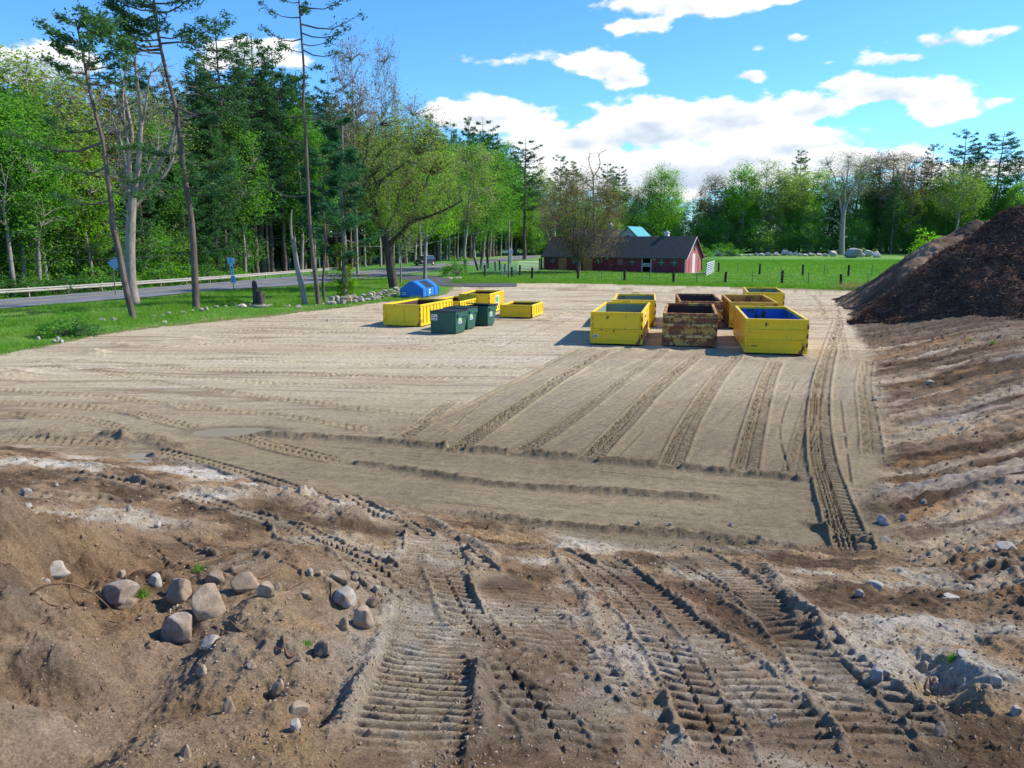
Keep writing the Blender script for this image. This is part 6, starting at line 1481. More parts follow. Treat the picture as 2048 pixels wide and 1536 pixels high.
T6o = hero('evergreen_tree', 'evergreen whose lower trunk is wrapped in yellow green ivy', 'evergreen tree', (689, 592), [(T6, .30, .05, 0)], BK_GREY, (6, .2, .30, .36, .5, LF_PINE2), fn=ivy, seed=8)
r_ = np.random.RandomState(3); A_ = []
for k in range(360): z = r_.uniform(0, 4.6); a = r_.uniform(0, 6.28); q = .34 + r_.exponential(.12) + (.5 + 1.1 * r_.rand() if r_.rand() < .35 and z > 1.2 else 0); A_.append((q * math.cos(a) * (1.3 if math.cos(a) > 0 else 1), q * math.sin(a), z))
V_, F_ = leaves(A_, r_, 6, .12, .15, .8, .2); npmesh('ivy', V_, F_, leafmat('yellow green ivy', [(.04, .09, .01), (.12, .17, .015), (.24, .25, .03)], .4), T6o)
# the pale dead tree with many stems
DP = [([(270, 609), (262, 560), (260, 498), (262, 440), (264, 410), (265, 385)], .42, .30, 0), ([(264, 395), (258, 322), (264, 270), (255, 217), (247, 175), (240, 141)], .20, .05, 1), ([(266, 392), (275, 345), (281, 264), (281, 211), (272, 146), (271, 97)], .24, .05, -.5),
      ([(280, 290), (285, 245), (290, 220), (299, 152), (307, 143), (319, 132)], .10, .03, -1), ([(266, 405), (272, 410), (296, 381), (322, 357), (343, 322), (352, 275), (352, 215)], .20, .05, 1.5), ([(268, 390), (308, 343), (337, 296), (349, 252), (360, 211), (376, 173)], .19, .04, -1.5),
      ([(262, 400), (255, 378), (249, 316), (240, 276), (234, 264), (223, 228)], .12, .04, 1), ([(236, 268), (243, 240)], .05, .02, .5), ([(258, 300), (250, 250), (246, 190), (249, 142)], .09, .03, .4), ([(285, 378), (300, 330), (315, 300), (318, 250)], .09, .02, 2),
      ([(330, 305), (345, 270), (355, 235)], .06, .02, 1), ([(262, 440), (248, 395), (240, 370), (226, 350)], .07, .02, -1), ([(281, 264), (300, 235), (330, 178)], .05, .015, .5)]
hero('dead_tree', 'pale grey dead tree splitting into many bare upright stems', 'dead tree', (268, 609), DP, BK_PALE, None, twigs=18, seed=9)
# the big spreading oak beside the road
OP = [([(789, 577), (783, 545), (778.6, 508), (772, 480), (770, 470)], .52, .42, 0), ([(771, 480), (766, 465), (759, 448), (750, 415), (746, 399), (737, 360), (725, 330)], .36, .12, 0), ([(765, 455), (748, 440), (732, 431), (712, 425), (700, 410)], .22, .06, 2), ([(778, 490), (790, 478), (803, 464), (825, 443), (863, 431), (900, 415), (925, 400)], .30, .07, -2),
      ([(746, 399), (752, 370), (742, 350), (725, 380), (708, 405)], .16, .05, -1), ([(757, 440), (742, 418), (728, 398), (727, 380)], .10, .05, -1.5), ([(737, 365), (745, 330), (760, 305), (780, 290)], .14, .03, 1), ([(745, 395), (765, 360), (790, 340), (820, 320), (845, 290)], .16, .03, 2), ([(728, 340), (712, 320), (690, 345)], .10, .03, 1),
      ([(725, 330), (735, 300), (738, 265), (760, 250)], .09, .02, 0), ([(825, 443), (832, 400), (850, 370), (860, 345)], .12, .03, 0), ([(770, 465), (790, 420), (800, 380), (812, 350)], .16, .03, 3), ([(863, 431), (872, 400), (885, 380)], .07, .02, 1), ([(820, 320), (846, 300), (853, 272)], .06, .02, 1), ([(800, 380), (830, 360), (865, 350)], .07, .02, 2),
      ([(803, 464), (815, 480), (835, 487), (852, 500)], .05, .02, -1)]
def oakfn(cx, cy, rx, ry, dz, n, nt=2, sp_=.5):
    def fn(segs, anch, rs, P3, o, Y):
        nodes = np.concatenate([p[len(p) // 3:] for p in P3])
        for _ in range(n):
            a = rs.uniform(0, 6.28); q = rs.rand() ** .5; px = cx + rx * q * math.cos(a); py = cy + ry * q * math.sin(a); p = np.array(AT(px, py, Y + rs.uniform(-dz, dz) * math.sqrt(max(0, 1 - q * q * .8)))) - o
            b = nodes[int(np.argmin(np.linalg.norm(nodes - p, axis=1) + 1.0 * np.clip(nodes[:, 2] - p[2], 0, None)))]
            m = (b + p) / 2 + rs.normal(size=3) * .3; L = np.linalg.norm(p - b)
            segs.append((b, m, .02 + .006 * L, .02)); segs.append((m, p, .02, .008))
            for _ in range(nt): e = p + rs.normal(size=3) * sp_; segs.append((m + (p - m) * rs.uniform(.3, 1), e, .011, .005)); anch.append(e)
            anch.append(p)
    return fn
hero('oak_tree', 'big spreading oak with dark forked trunk beside the blue bin', 'tree', (789, 577), OP, BK_DARK, (8, .34, .18, .6, .3, LF_OLI), fn=oakfn(800, 350, 112, 125, 4.5, 620), twigs=5, seed=10)
hero('maple_tree', 'yellow green leafed tree growing straight up directly behind the blue bin', 'tree', (849.7, 558), [([(849.7, 558), (850, 530), (851, 500), (852, 470), (850, 430), (856, 380)], .24, .08, 0), ([(851, 490), (868, 455), (885, 430)], .08, .03, 0), ([(851, 480), (838, 450), (830, 420)], .08, .03, 0)], BK_GREY, (16, .40, .20, .65, .3, LF_BRI), fn=oakfn(868, 400, 50, 62, 3, 150), seed=11)
hero('sapling', 'slim sapling between the oak and the blue bin', 'young tree', (802, 567), [([(802, 567), (802, 530), (803, 490), (800, 450)], .11, .03, 0), ([(803, 520), (815, 500), (820, 480)], .04, .02, 0)], BK_GREY, (8, .3, .16, .6, .3, LF_OLI), fn=oakfn(805, 475, 22, 32, 1, 40), seed=12)
def rt(base, pts, lab, rad, c, leaf, sd, n=170, bark=BK_DARK):
    hero('roadside_tree', lab, 'tree', base, pts, bark, (12, .42, .22, .6, .3, leaf), fn=oakfn(*c, 4, n), twigs=3, seed=sd, grp='roadside trees left of the gates')
rt((934, 549), [([(934, 549), (930, 520), (929, 500), (934, 456), (938, 400), (945, 340)], .30, .08, 0), ([(934, 440), (922, 400), (915, 350)], .12, .03, 1), ([(938, 405), (965, 385), (978, 380), (985, 395)], .1, .03, -1), ([(935, 420), (950, 380), (968, 350), (975, 320)], .12, .03, 1)], 'leftmost stout roadside tree beside the bush, with pale twisting limbs', .3, (940, 365, 55, 78), LF_OLI, 13, 260, BK_GREY)
rt((955, 541), [([(956, 541), (950, 520), (945, 505), (948, 480), (955, 430)], .2, .06, 0)], 'second roadside tree, curved and slim, right of the stout one', .2, (955, 430, 26, 50), LF_MID, 14, 70)
rt((961, 538), [([(961, 538), (964, 510), (967, 480), (975, 430), (980, 390)], .22, .06, 0)], 'third roadside tree, slightly leaning, behind the left white gate', .2, (985, 410, 35, 60), LF_MID, 15, 110)
rt((976, 536), [([(976, 536), (975, 500), (978, 456), (985, 420), (990, 340)], .26, .06, 0), ([(978, 460), (988, 430), (1000, 400)], .1, .03, 0)], 'fourth roadside tree, straight and mossy, by the left white gate', .2, (1000, 380, 42, 75), LF_MID, 16, 170)
# budding tree in front of the barn
BP = [([(1156.5, 545), (1157, 532), (1157, 522)], .36, .32, 0)]
r9 = random.Random(9)
for k in range(17):
    a = -75 + 150 * k / 16; x1 = 1157 + 20 * math.sin(math.radians(a)); x2 = 1165 + 70 * math.sin(math.radians(a)) * r9.uniform(.75, 1.05); y2 = 360 + 95 * (1 - math.cos(math.radians(a))) + r9.uniform(-8, 15)
    BP.append(([(1157, 524), (x1, 500 - 18 * math.cos(math.radians(a))), ((x1 + x2) / 2 + 3, 435 + 30 * (1 - math.cos(math.radians(a)))), (x2, y2)], .15, .02, r9.uniform(-4, 4)))
hero('budding_tree', 'fan shaped tree with thin brownish buds standing in front of the barn', 'tree', (1156.5, 545), BP, BK_TWIG, (5, .40, .18, .6, .3, LF_BUD), fn=oakfn(1166, 430, 82, 88, 5, 560, 4, .8), twigs=8, seed=17)
hero('bare_tree', 'bare pale tree leaning behind the left end of the barn', 'tree', (1095, 520), [([(1104, 500), (1098, 480), (1093, 465), (1088, 450)], .35, .15, 0), ([(1095, 470), (1088, 440), (1080, 420)], .12, .03, 0), ([(1098, 480), (1110, 450), (1112, 425)], .12, .03, 0)], BK_PALE, (4, .4, .2, .6, .3, LF_BUD), fn=oakfn(1092, 430, 25, 35, 3, 120, 3, .7), seed=18)
AP = [([(1683, 510), (1684, 470), (1686, 435), (1690, 410)], .75, .5, 0), ([(1686, 440), (1680, 405), (1675, 380), (1668, 350), (1655, 330)], .30, .06, 2), ([(1688, 430), (1697, 400), (1708, 370), (1722, 345), (1735, 335)], .30, .06, -2), ([(1690, 412), (1690, 380), (1695, 350), (1698, 315)], .3, .06, 0), ([(1683, 452), (1670, 440), (1655, 436), (1640, 442)], .16, .04, -2),
      ([(1680, 400), (1660, 390), (1650, 380)], .12, .03, 1), ([(1697, 400), (1715, 395), (1730, 380)], .12, .03, 1)]
hero('ash_tree', 'big pale trunked tree standing among the boulders at the back of the pasture', 'tree', (1683, 510), AP, BK_PALE, (2, .6, .24, .6, .3, LF_OLI), fn=oakfn(1690, 350, 62, 52, 5, 330, 3, .9), twigs=8, seed=19)
hero('bare_tree', 'leafless tree top rising above the wood behind the barn', 'tree', (1185, 514), [([(1190, 512), (1188, 440), (1187, 380), (1186, 345)], .4, .15, 0), ([(1187, 350), (1178, 325), (1180, 303)], .13, .05, 0), ([(1187, 355), (1200, 330), (1198, 310), (1212, 300)], .13, .05, 0), ([(1187, 380), (1165, 360), (1140, 340)], .14, .04, 0), ([(1188, 400), (1210, 370), (1228, 350)], .13, .03, 0)], BK_GREY, None, twigs=14, seed=20)
# broken stump with splintered top
hero('tree_stump', 'splintered broken stump standing in the verge among low stones', 'stump', (518, 609), [([(513, 611), (512, 590), (509, 572), (508, 562)], .28, .16, 0), ([(522, 610), (521, 595), (520, 583)], .36, .22, 0), ([(527, 610), (527, 598), (529, 588)], .22, .04, 0), ([(520, 585), (524, 578)], .12, .02, .1), ([(510, 566), (506, 559)], .1, .02, .1), ([(506, 611), (498, 615), (490, 617)], .12, .03, -.4), ([(530, 610), (540, 613)], .12, .03, -.4)], BK_DARK, None, n=9, seed=21)
tag(MB().tube([tuple(Vector(onto(x, y)) + Vector((0, 0, .1))) for x, y in ((497, 615), (515, 616), (535, 615), (545, 612))], [.10, .13, .12, .08], 7).build('fallen_log', BK_PALE, None, True), 'short pale log lying at the foot of the splintered stump', 'log')
# separate shrubs
def shrub(px, py, h, w, k, label):
    g = TG(px, py); (tm, cm), ph = PROTO['shr'][k]; o = empty('shrub', tuple(g), px, label, 'shrub'); o.scale = (w / 1.9 / 2, w / 1.9 / 2, h / ph)
    for n_, m_ in (('trunk', tm), ('crown', cm)): c = bpy.data.objects.new(n_, m_); col.objects.link(c); c.parent = o
shrub(913, 552, 2.5, 4.2, 0, 'green bush above two flat stones at the roadside'); shrub(135, 672, 1.2, 2.6, 0, 'low green bush in the verge grass near the left edge'); shrub(163, 672, .8, 1.8, 2, 'small dark bush right of the low verge bush'); shrub(102, 660, .6, 1.6, 0, 'small low bush left of the verge bush')
shrub(465, 612, .9, 1.0, 1, 'small bright sapling bush left of the stump'); shrub(1950, 510, 5, 9, 1, 'bright green bush behind the brown dirt pile'); shrub(1860, 512, 6, 10, 1, 'broad bright bush at the pasture corner'); shrub(2020, 520, 7, 10, 1, 'bright green bush behind the mulch pile')
shrub(1395, 514, 3, 7, 0, 'dark bush at the corner of the pasture beyond the barn'); shrub(1450, 512, 3, 8, 0, 'dark green bush behind the first pasture boulders')
shrub(700, 575, 1.4, 1.8, 1, 'yellow green bush beside the ivy clad trunk')
# shaded undergrowth of the wood: leaves nobody could count
def undergrowth():
    rs = np.random.RandomState(8); A = []
    for x in np.arange(-320, 2350, 3.0):
        y = float(np.interp(x, XS, YE))
        for _ in range(5):
            if rs.rand() < .55: Y = y + rs.uniform(26, 44); zz = rs.uniform(0, 10)
            elif 480 < x < 1060: continue 
            else: Y = y + rs.uniform(2, 22); zz = rs.exponential(2.2)
            q = AT(x, 500, Y); A.append((q.x + rs.normal() * .5, Y, float(zb(q.x, Y)) + min(zz, 9)))
    V, F = leaves(A, rs, 14, .9, .55, .65, .3); tag(npmesh('undergrowth', V, F, LF_HEM), kind='stuff')
undergrowth()

# ================================================================ HEAPS OF MULCH AND EARTH
def heap(name, label, cat, lobes, x0, x1, y0, y1, n, colf, disp, bark=None):
    xs = np.linspace(x0, x1, n); ys = np.linspace(y0, y1, int(n * (y1 - y0) / (x1 - x0)))
    X, Y = np.meshgrid(xs, ys); Z = np.full(X.shape, -9.)
    for (cx, cy, ex, ey, h, sl, rd) in lobes:
        dx, dy = ex - cx, ey - cy; l2 = dx * dx + dy * dy + 1e-9; t = np.clip(((X - cx) * dx + (Y - cy) * dy) / l2, 0, 1)
        d = np.hypot(X - cx - t * dx, Y - cy - t * dy) * (1 + .10 * fbm(X * .35, Y * .35, int(cx), 3)); Z = np.maximum(Z, h - sl * (np.sqrt(d * d + rd * rd) - rd * .9) + .12 * fbm(X * .5, Y * .5, 5, 3))
    Zg = zb(X, Y); Z = Z + disp(X, Y)
    hgt_ = Z; Zz = np.maximum(Zg + hgt_, Zg - .4)
    r = empty(name, (float(lobes[0][0]), float(lobes[0][1]), float(zb(lobes[0][0], lobes[0][1]))), 0, label, cat)
    o = np.array(r.location); m = len(ys); idx = np.arange(n * m).reshape(m, n); F = np.stack([idx[:-1, :-1], idx[:-1, 1:], idx[1:, 1:], idx[1:, :-1]], -1).reshape(-1, 4)
    keep = (hgt_.ravel()[F] > -.3).any(1); F = F[keep]; u, inv = np.unique(F, return_inverse=True)
    V = np.stack([X.ravel(), Y.ravel(), Zz.ravel()], -1)
    npmesh('heap_body', V[u] - o, inv.reshape(F.shape), soilmat(name + ' soil', 1.2), r, smooth=True, colr=colf(X.ravel()[u], Y.ravel()[u], hgt_.ravel()[u]))
    return r, X, Y, Zz, hgt_, o
def col_m(X, Y, h):
    a = fbm(X * 3, Y * 3, 3, 4)[:, None]; b = sst(.0, .6, fbm(X * .4, Y * .9, 9, 3))[:, None]; e = sst(.5, .0, h + .3 * fbm(X, Y, 2, 3))[:, None]
    c = np.array([[.090, .050, .036]]) * (1 + .5 * a) * (1 - b * .2) + b * np.array([[.026, .014, .010]])
    return np.clip(c * (1 - e) + e * np.array([[.075, .05, .035]]), .005, 1)
def col_e(X, Y, h):
    a = fbm(X * 2, Y * 2, 13, 4)[:, None]; b = sst(-.2, .5, fbm(X * .5, Y * .5, 19, 4))[:, None]
    return np.clip(np.array([[.10, .068, .042]]) * (1 + .4 * a) * (1 - b) + b * np.array([[.28, .19, .12]]) * (1 + .3 * a), .01, 1)
mr, MX, MY, MZ, MH, MO = heap('mulch_pile', 'huge heap of dark shredded bark mulch rising at the right edge', 'mulch pile', [(30.1, 46, 46, 50, 5.85, .66, .3), (32.5, 44.5, 44, 47, 4.85, .6, .6), (36, 43, 48, 44, 4.1, .55, .8), (27.5, 42.5, 30, 41, 1.3, .34, .6)], 19, 52, 31, 58, 520, col_m,
                          lambda X, Y: .30 * fbm(X * .55, Y * .55, 29, 3) + .16 * fbm(X * 1.3, Y * 1.3, 31, 4) + .10 * np.abs(fbm(X * 4, Y * 4, 41, 4)))
def chips():
    rs = np.random.RandomState(4); ok = np.nonzero((MH > .05).ravel() & (MY.ravel() < 47.5))[0]; k = rs.choice(ok, 42000)
    P = np.stack([MX.ravel()[k], MY.ravel()[k], MZ.ravel()[k]], -1) + rs.normal(size=(len(k), 3)) * (.04, .04, .015); P[:, 2] += .02
    d = rs.normal(size=(len(k), 3)); d[:, 2] *= .45; d /= np.linalg.norm(d, axis=1)[:, None]; u = np.cross(d, rs.normal(size=(len(k), 3))); u /= np.linalg.norm(u, axis=1)[:, None]
    L = rs.uniform(.06, .26, len(k))[:, None]; w = rs.uniform(.012, .032, len(k))[:, None]
    V = np.stack([P - d * L - u * w, P - d * L + u * w, P + d * L + u * w * .6, P + d * L - u * w * .6], 1).reshape(-1, 3) - MO
    tag(npmesh('wood_chips', V, np.arange(len(V)).reshape(-1, 4), leafmat('shredded bark', [(.022, .014, .012), (.08, .045, .036), (.20, .115, .075), (.40, .28, .19)], 0.0, 1.0), mr), kind='stuff')
chips()
heap('earth_pile', 'light brown earth heap partly hidden behind the dark mulch', 'dirt pile', [(35.0, 59, 50, 64, 5.3, .58, .5), (31.4, 57.5, 36, 59, 4.2, .68, .6), (28.6, 55, 32, 58, 3.0, .74, .6), (26.8, 51, 29, 55, 1.5, .60, .4), (25.0, 47, 27, 49, .8, .45, .4)], 19, 52, 41, 70, 420, col_e, lambda X, Y: .20 * fbm(X * .9, Y * .9, 51, 4) + .10 * fbm(X * 3.5, Y * 3.5, 61, 4))

# ================================================================ GRASS, GRAVEL, CLODS, TWIGS
def blades(P, rs, per, h, w, spread):
    A = np.repeat(P, per, 0); n = len(A); A = A + np.column_stack([rs.normal(size=(n, 2)) * spread, np.zeros(n)])
    a = rs.uniform(0, 6.28, n); hh = (h * rs.uniform(.5, 1.4, n))[:, None]; ww = (w * rs.uniform(.6, 1.3, n))[:, None]
    d = np.column_stack([np.cos(a), np.sin(a), np.zeros(n)]); tip = np.column_stack([rs.normal(size=(n, 2)) * .45, np.ones(n)])
    V = np.stack([A - d * ww, A + d * ww, A + tip * hh], 1).reshape(-1, 3); return V, np.arange(n * 3).reshape(n, 3)
GR = leafmat('grass blades', [(.05, .13, .02), (.09, .22, .03), (.15, .29, .04), (.25, .30, .09)], .4, .5)
def in_sand(x, y): return inpoly(x, y, SAND)
def scatter(poly, n, rs):
    P = np.array(poly); lo, hi = P.min(0), P.max(0); x = rs.uniform(lo[0], hi[0], n * 4); y = rs.uniform(lo[1], hi[1], n * 4); k = inpoly(x, y, poly) & ~in_sand(x, y)
    return x[k][:n], y[k][:n]
def grass():
    rs = np.random.RandomState(6)
    rn = [tuple(p) for p in RA[::3]]
    vp = [G0(*p) for p in [(-200, 750), (0, 715), (200, 673), (400, 648), (600, 627), (770, 606), (893, 592)]][::-1] + []
    poly = rn[:14] + vp
    poly = [tuple(p) for p in W([(-250, 640), (0, 620), (150, 608), (300, 596), (450, 583), (600, 572), (700, 561), (800, 556), (890, 590), (700, 616), (500, 640), (300, 660), (100, 698), (-200, 755)])]
    x, y = scatter(poly, 26000, rs); z = gz(x, y); m = vn(x * .4, y * .4, 3)
    V, F = blades(np.column_stack([x, y, z]), rs, 4, .13, .012, .10); tall = m > .62
    V2, F2 = blades(np.column_stack([x, y, z])[tall], rs, 4, .30, .014, .12)
    tag(npmesh('grass', np.vstack([V, V2]), np.vstack([F, F2 + len(V)]), GR), kind='stuff')
    poly = [tuple(p) for p in W([(905, 568), (1100, 566), (1300, 570), (1700, 580), (1830, 583), (1830, 520), (1400, 520), (1390, 548), (1090, 541), (960, 545), (905, 558)])]
    x, y = scatter(poly, 30000, rs); z = gz(x, y)
    V, F = blades(np.column_stack([x, y, z]), rs, 4, .20, .03, .22)
    poly = [tuple(p) for p in W([(900, 567), (1100, 566), (1300, 570), (1700, 580), (1830, 583), (1830, 577), (1700, 574), (1300, 565), (1100, 560), (905, 561)])]
    x, y = scatter(poly, 9000, rs); z = gz(x, y); V2, F2 = blades(np.column_stack([x, y, z]), rs, 4, .26, .02, .14)
    tag(npmesh('grass', np.vstack([V, V2]), np.vstack([F, F2 + len(V)]), GR), kind='stuff')
    dry = leafmat('dry grass', [(.30, .24, .12), (.42, .36, .20)], .3)
    for (px, py, l) in ((1690, 578, 'dry straw coloured grass clump left of two by the earth heap'), (1722, 580, 'dry straw coloured grass clump right of two by the earth heap')):
        g = TG(px, py); P = np.array([[g.x + rs.normal() * .7, g.y + rs.normal() * .4, g.z] for _ in range(60)]); V, F = blades(P, rs, 5, .7, .02, .2)
        o = npmesh('grass_clump', V - np.array(g), F, dry); o.location = g; tag(o, l, 'grass')
    for (px, py, s, l) in ((280, 1166, .06, 'tiny green grass tuft in front of the small cream rounded stone'), (285, 1195, .07, 'green grass tuft at the tip of the hollow grey rock'), (398, 1142, .09, 'green grass tuft behind the dark earthy boulder'),
                           (616, 1288, .05, 'small green leaf tuft beside the dark brown wedge'), (1903, 1322, .08, 'green grass tuft above the dark hollow on the right'), (1985, 688, .16, 'sparse green weeds on the upper bank below the mulch'), (1940, 680, .13, 'thin green weeds at the foot of the mulch heap'), (1440, 1106, .04, 'faint green sprig at the edge of the pale silt')):
        g = onto(px, py); P = np.array([[g.x + rs.uniform(-1, 1) * s * .45, g.y + rs.uniform(-1, 1) * s * .45, g.z] for _ in range(16)]); V, F = blades(P, rs, 4, s * .7, s * .06, s * .25)
        o = npmesh('grass_tuft', V - np.array(g), F, GR); o.location = g; tag(o, l, 'grass tuft')
grass()
OCT = np.array([(1, 0, 0), (0, 1, 0), (-1, 0, 0), (0, -1, 0), (0, 0, 1), (0, 0, -1)], float); OF = np.array([(0, 1, 4), (1, 2, 4), (2, 3, 4), (3, 0, 4), (1, 0, 5), (2, 1, 5), (3, 2, 5), (0, 3, 5)])
CUB = np.array([(x, y, z) for x in (-1, 1) for y in (-1, 1) for z in (-1, 1)], float)
def bits(name, x, y, size, mat, rs, flat=.65):
    n = len(x); z = gz(x, y); V = OCT[None] * (1 + rs.normal(size=(n, 6, 1)) * .22)
    a = rs.uniform(0, 6.28, n); c, s = np.cos(a)[:, None], np.sin(a)[:, None]; q = rs.uniform(.55, 1.1, (n, 1))
    X = V[:, :, 0] * c - V[:, :, 1] * s * q; Y = V[:, :, 0] * s + V[:, :, 1] * c * q; Z = V[:, :, 2] * flat + (X + Y) * rs.uniform(-.3, .3, (n, 1))
    S = size[:, None]; P = np.stack([X * S + x[:, None], Y * S + y[:, None], Z * S + (z + size * .25)[:, None]], -1)
    F = (OF[None] + (np.arange(n) * 6)[:, None, None]).reshape(-1, 3)
    tag(npmesh(name, P.reshape(-1, 3), F, mat, smooth=False), kind='stuff')
def fan(n, rs, r0, r1, a0=-40, a1=40, p=1.0):
    'points with roughly even density in the view of anyone standing near the rim'
    r = r0 * (r1 / r0) ** (rs.rand(n) ** p); a = np.radians(rs.uniform(a0, a1, n)); return r * np.sin(a), r * np.cos(a)
def litter():
    rs = np.random.RandomState(12)
    GM = leafmat('gravel tones', [(.10, .07, .045), (.24, .17, .11), (.36, .30, .23), (.62, .58, .52)], 0, 3.0); CM = leafmat('clod tones', [(.09, .06, .035), (.16, .10, .06), (.23, .16, .10), (.30, .23, .15)], 0, 1.5); SM = leafmat('sand clods', [(.17, .135, .085), (.26, .21, .14), (.34, .28, .20)], 0, 1.0)
    x, y = fan(26000, rs, 2.6, 17, -45, 45); y0 = np.interp(x, [-30, -14, -12, -7, -3, 1.7, 5.3, 12], [19, 18, 17.4, 15.8, 13.6, 11.3, 11.2, 11.4])
    k = (y < y0 + .3) & (vn(x * 1.2, y * 1.2, 5) * .6 + vn(x * 4, y * 4, 6) * .4 > .36); x, y = x[k], y[k]; r = np.hypot(x, y)
    bits('gravel', x, y, (.0035 + .012 * rs.rand(len(x)) ** 4) * (.6 + r * .11), GM, rs)
    x, y = fan(17000, rs, 2.6, 17, -45, 45); y0 = np.interp(x, [-30, -14, -12, -7, -3, 1.7, 5.3, 12], [19, 18, 17.4, 15.8, 13.6, 11.3, 11.2, 11.4])
    k = (y < y0 + .3) & (vn(x * .9, y * .9, 15) * .6 + vn(x * 3, y * 3, 16) * .4 > .45); x, y = x[k], y[k]; r = np.hypot(x, y)
    bits('dirt_clods', x, y, (.004 + .015 * rs.rand(len(x)) ** 4) * (.6 + r * .08), CM, rs, .8)
    # crumbs on the graded sand, thicker along the windrows
    x, y = fan(5000, rs, 11, 30, -36, 32, .8); k = in_sand(x, y) & (y > np.interp(x, [-14, -3, 2, 8], [18, 14, 11.5, 11.5])) & (vn(x * .6, y * .6, 25) * .5 + vn(x * 2.4, y * 2.4, 26) * .5 > .5); x, y = x[k], y[k]
    bits('sand_crumbs', x, y, (.008 + .016 * rs.rand(len(x)) ** 5) * (.55 + np.hypot(x, y) * .025), SM, rs, .7)
    X_, Y_ = [], []
    for (pts, hw, hh) in BR:
        P = Wp(pts); s = np.concatenate([[0], np.cumsum(np.hypot(*np.diff(P, axis=0).T))]); n = int(s[-1] * 70); q = rs.uniform(0, s[-1], n)
        X_.append(np.interp(q, s, P[:, 0]) + rs.normal(size=n) * hw * .9); Y_.append(np.interp(q, s, P[:, 1]) + rs.normal(size=n) * hw * .9)
    x = np.concatenate(X_); y = np.concatenate(Y_); k = np.hypot(x, y) > 2.5; x, y = x[k], y[k]; bits('dirt_clods', x, y, .005 + .016 * rs.rand(len(x)) ** 3 * np.clip(np.hypot(x, y) / 14, .5, 1), CM if False else SM, rs, .85)
    # stones and clods over the bank
    x = rs.uniform(5, 40, 40000); y = rs.uniform(8, 50, 40000); xe = np.interp(y, EY, EX); k = (x > xe) & (x < y * .8) & (rs.rand(40000) < np.clip(14 / y, .2, 1)); x, y = x[k], y[k]
    bits('bank_clods', x, y, (.010 + .045 * rs.rand(len(x)) ** 6) * (.6 + y * .02), CM, rs, .7)
    # bark bits and thin roots strewn about
    n = 1500; x, y = fan(n, rs, 3, 15, -42, 42); z = gz(x, y) + .012; a = rs.uniform(0, 6.28, n); L = rs.uniform(.01, .05, n); w = L * .05 + .0008
    d = np.column_stack([np.cos(a), np.sin(a), rs.normal(size=n) * .25]) * L[:, None]; u = np.column_stack([-np.sin(a), np.cos(a), np.zeros(n)]) * w[:, None]; P = np.column_stack([x, y, z])
    V = np.stack([P - d - u, P - d + u, P + d + u, P + d - u], 1).reshape(-1, 3); tag(npmesh('root_litter', V, np.arange(len(V)).reshape(-1, 4), simple('root brown', (.10, .06, .035), .9, .4)), kind='stuff')
litter()
ROOT = simple('brown root bark', (.16, .085, .045), .8, .3, 20)
def twig(pts, r0, r1, label, lift=0.0, side=None):
    P = []
    n = len(pts)
    for i, (x, y) in enumerate(pts): p = onto(x, y); P.append(p + Vector((0, 0, r0 + (lift * math.sin(math.pi * i / (n - 1)) if n > 1 else 0))))
    S = smooth_poly([tuple(p) for p in P], 5) if n > 2 else np.array([tuple(p) for p in P]); m = len(S); mb = MB(); mb.tube([tuple(p) for p in S], [r0 + (r1 - r0) * i / (m - 1) for i in range(m)], 7)
    if side:
        for (i, dx, dy, dz) in side: q = Vector(S[int(i * (m - 1))]); mb.tube([tuple(q), tuple(q + Vector((dx * .5, dy * .5, dz * .7))), tuple(q + Vector((dx, dy, dz)))], [r1 * 1.1, r1, r1 * .5], 5)
    tag(mb.build('fallen_branch', ROOT, None, True), label, 'branch')
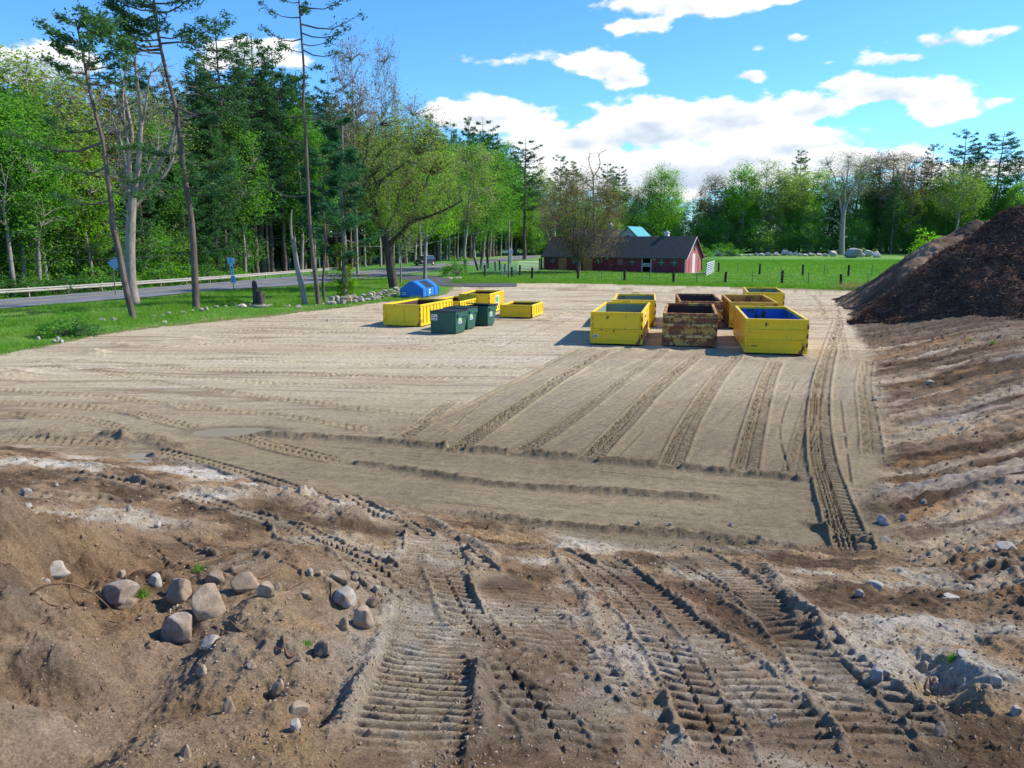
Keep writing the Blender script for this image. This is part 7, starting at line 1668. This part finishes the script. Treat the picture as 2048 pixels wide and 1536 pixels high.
# the arched root: follow the pixels on the plane where its two feet stand
def arched():
    a = onto(62, 1189); b = onto(262, 1239); pts = [(62, 1188), (78, 1177), (98, 1169), (120, 1167), (141, 1168), (160, 1174), (176, 1182), (193, 1192), (207, 1204), (220, 1217), (236, 1230), (262, 1238)]
    S = []
    for k, (x, y) in enumerate(pts): Yq = a.y + (b.y - a.y) * k / (len(pts) - 1) ; p = AT(x, y, Yq); g = gz(p.x, p.y); p.z = max(p.z, g + .008); S.append(p)
    S = smooth_poly([tuple(p) for p in S], 4); m = MB().tube([tuple(p) for p in S], [.0095 - .006 * i / (len(S) - 1) for i in range(len(S))], 8)
    q = Vector(S[16]); m.tube([tuple(q), tuple(q + Vector((.01, -.03, -.07))), tuple(q + Vector((.06, -.06, -.13)))], [.005, .004, .003], 5)
    tag(m.build('fallen_branch', ROOT, None, True), 'long arched brown root curving over the sand at the left', 'branch')
arched()
for p, r, l in (([(83, 1200), (100, 1212), (135, 1218)], .012, 'short forked stick right below the arched root'), ([(428, 1253), (445, 1262), (460, 1271)], .008, 'pale straight stick below the biggest rounded boulder'), ([(462, 1245), (480, 1262), (512, 1272)], .008, 'dark curved stick on the sandy slope'),
                ([(566, 1275), (575, 1300), (598, 1308)], .010, 'light bark strip curling down the sandy slope'), ([(576, 1181), (590, 1173), (607, 1165)], .012, 'dark stick pointing up from the rubble'), ([(517, 1160), (535, 1152), (550, 1146)], .009, 'dark stick behind the broad brown rock'),
                ([(368, 1148), (385, 1136), (397, 1128)], .006, 'thin pale stick on the pale silt'), ([(664, 1208), (663, 1180), (667, 1165)], .006, 'thin dark twig standing at the grey flat topped rock'), ([(758, 1208), (752, 1192), (748, 1185)], .006, 'thin twig leaning by the dark round stone'),
                ([(1850, 1375), (1857, 1362), (1866, 1385)], .008, 'bent twig hanging over the dark hollow'), ([(1630, 1262), (1642, 1285), (1650, 1292)], .008, 'short stick in the dark ridge right of the tracks'), ([(1915, 840), (1928, 826), (1940, 834)], .02, 'forked twig lying on the streaked bank'),
                ([(1705, 584), (1712, 592), (1722, 598)], .05, 'short branch at the toe of the earth heap'), ([(2000, 790), (2020, 778), (2034, 795)], .02, 'thin branch near the right edge of the bank'), ([(550, 1296), (560, 1300), (576, 1299)], .006, 'small twig at the foot of the sandy slope'), ([(150, 1320), (168, 1338), (175, 1350)], .006, 'thin twig on the smooth sand gully')):
    twig(p, r, r * .5, l)
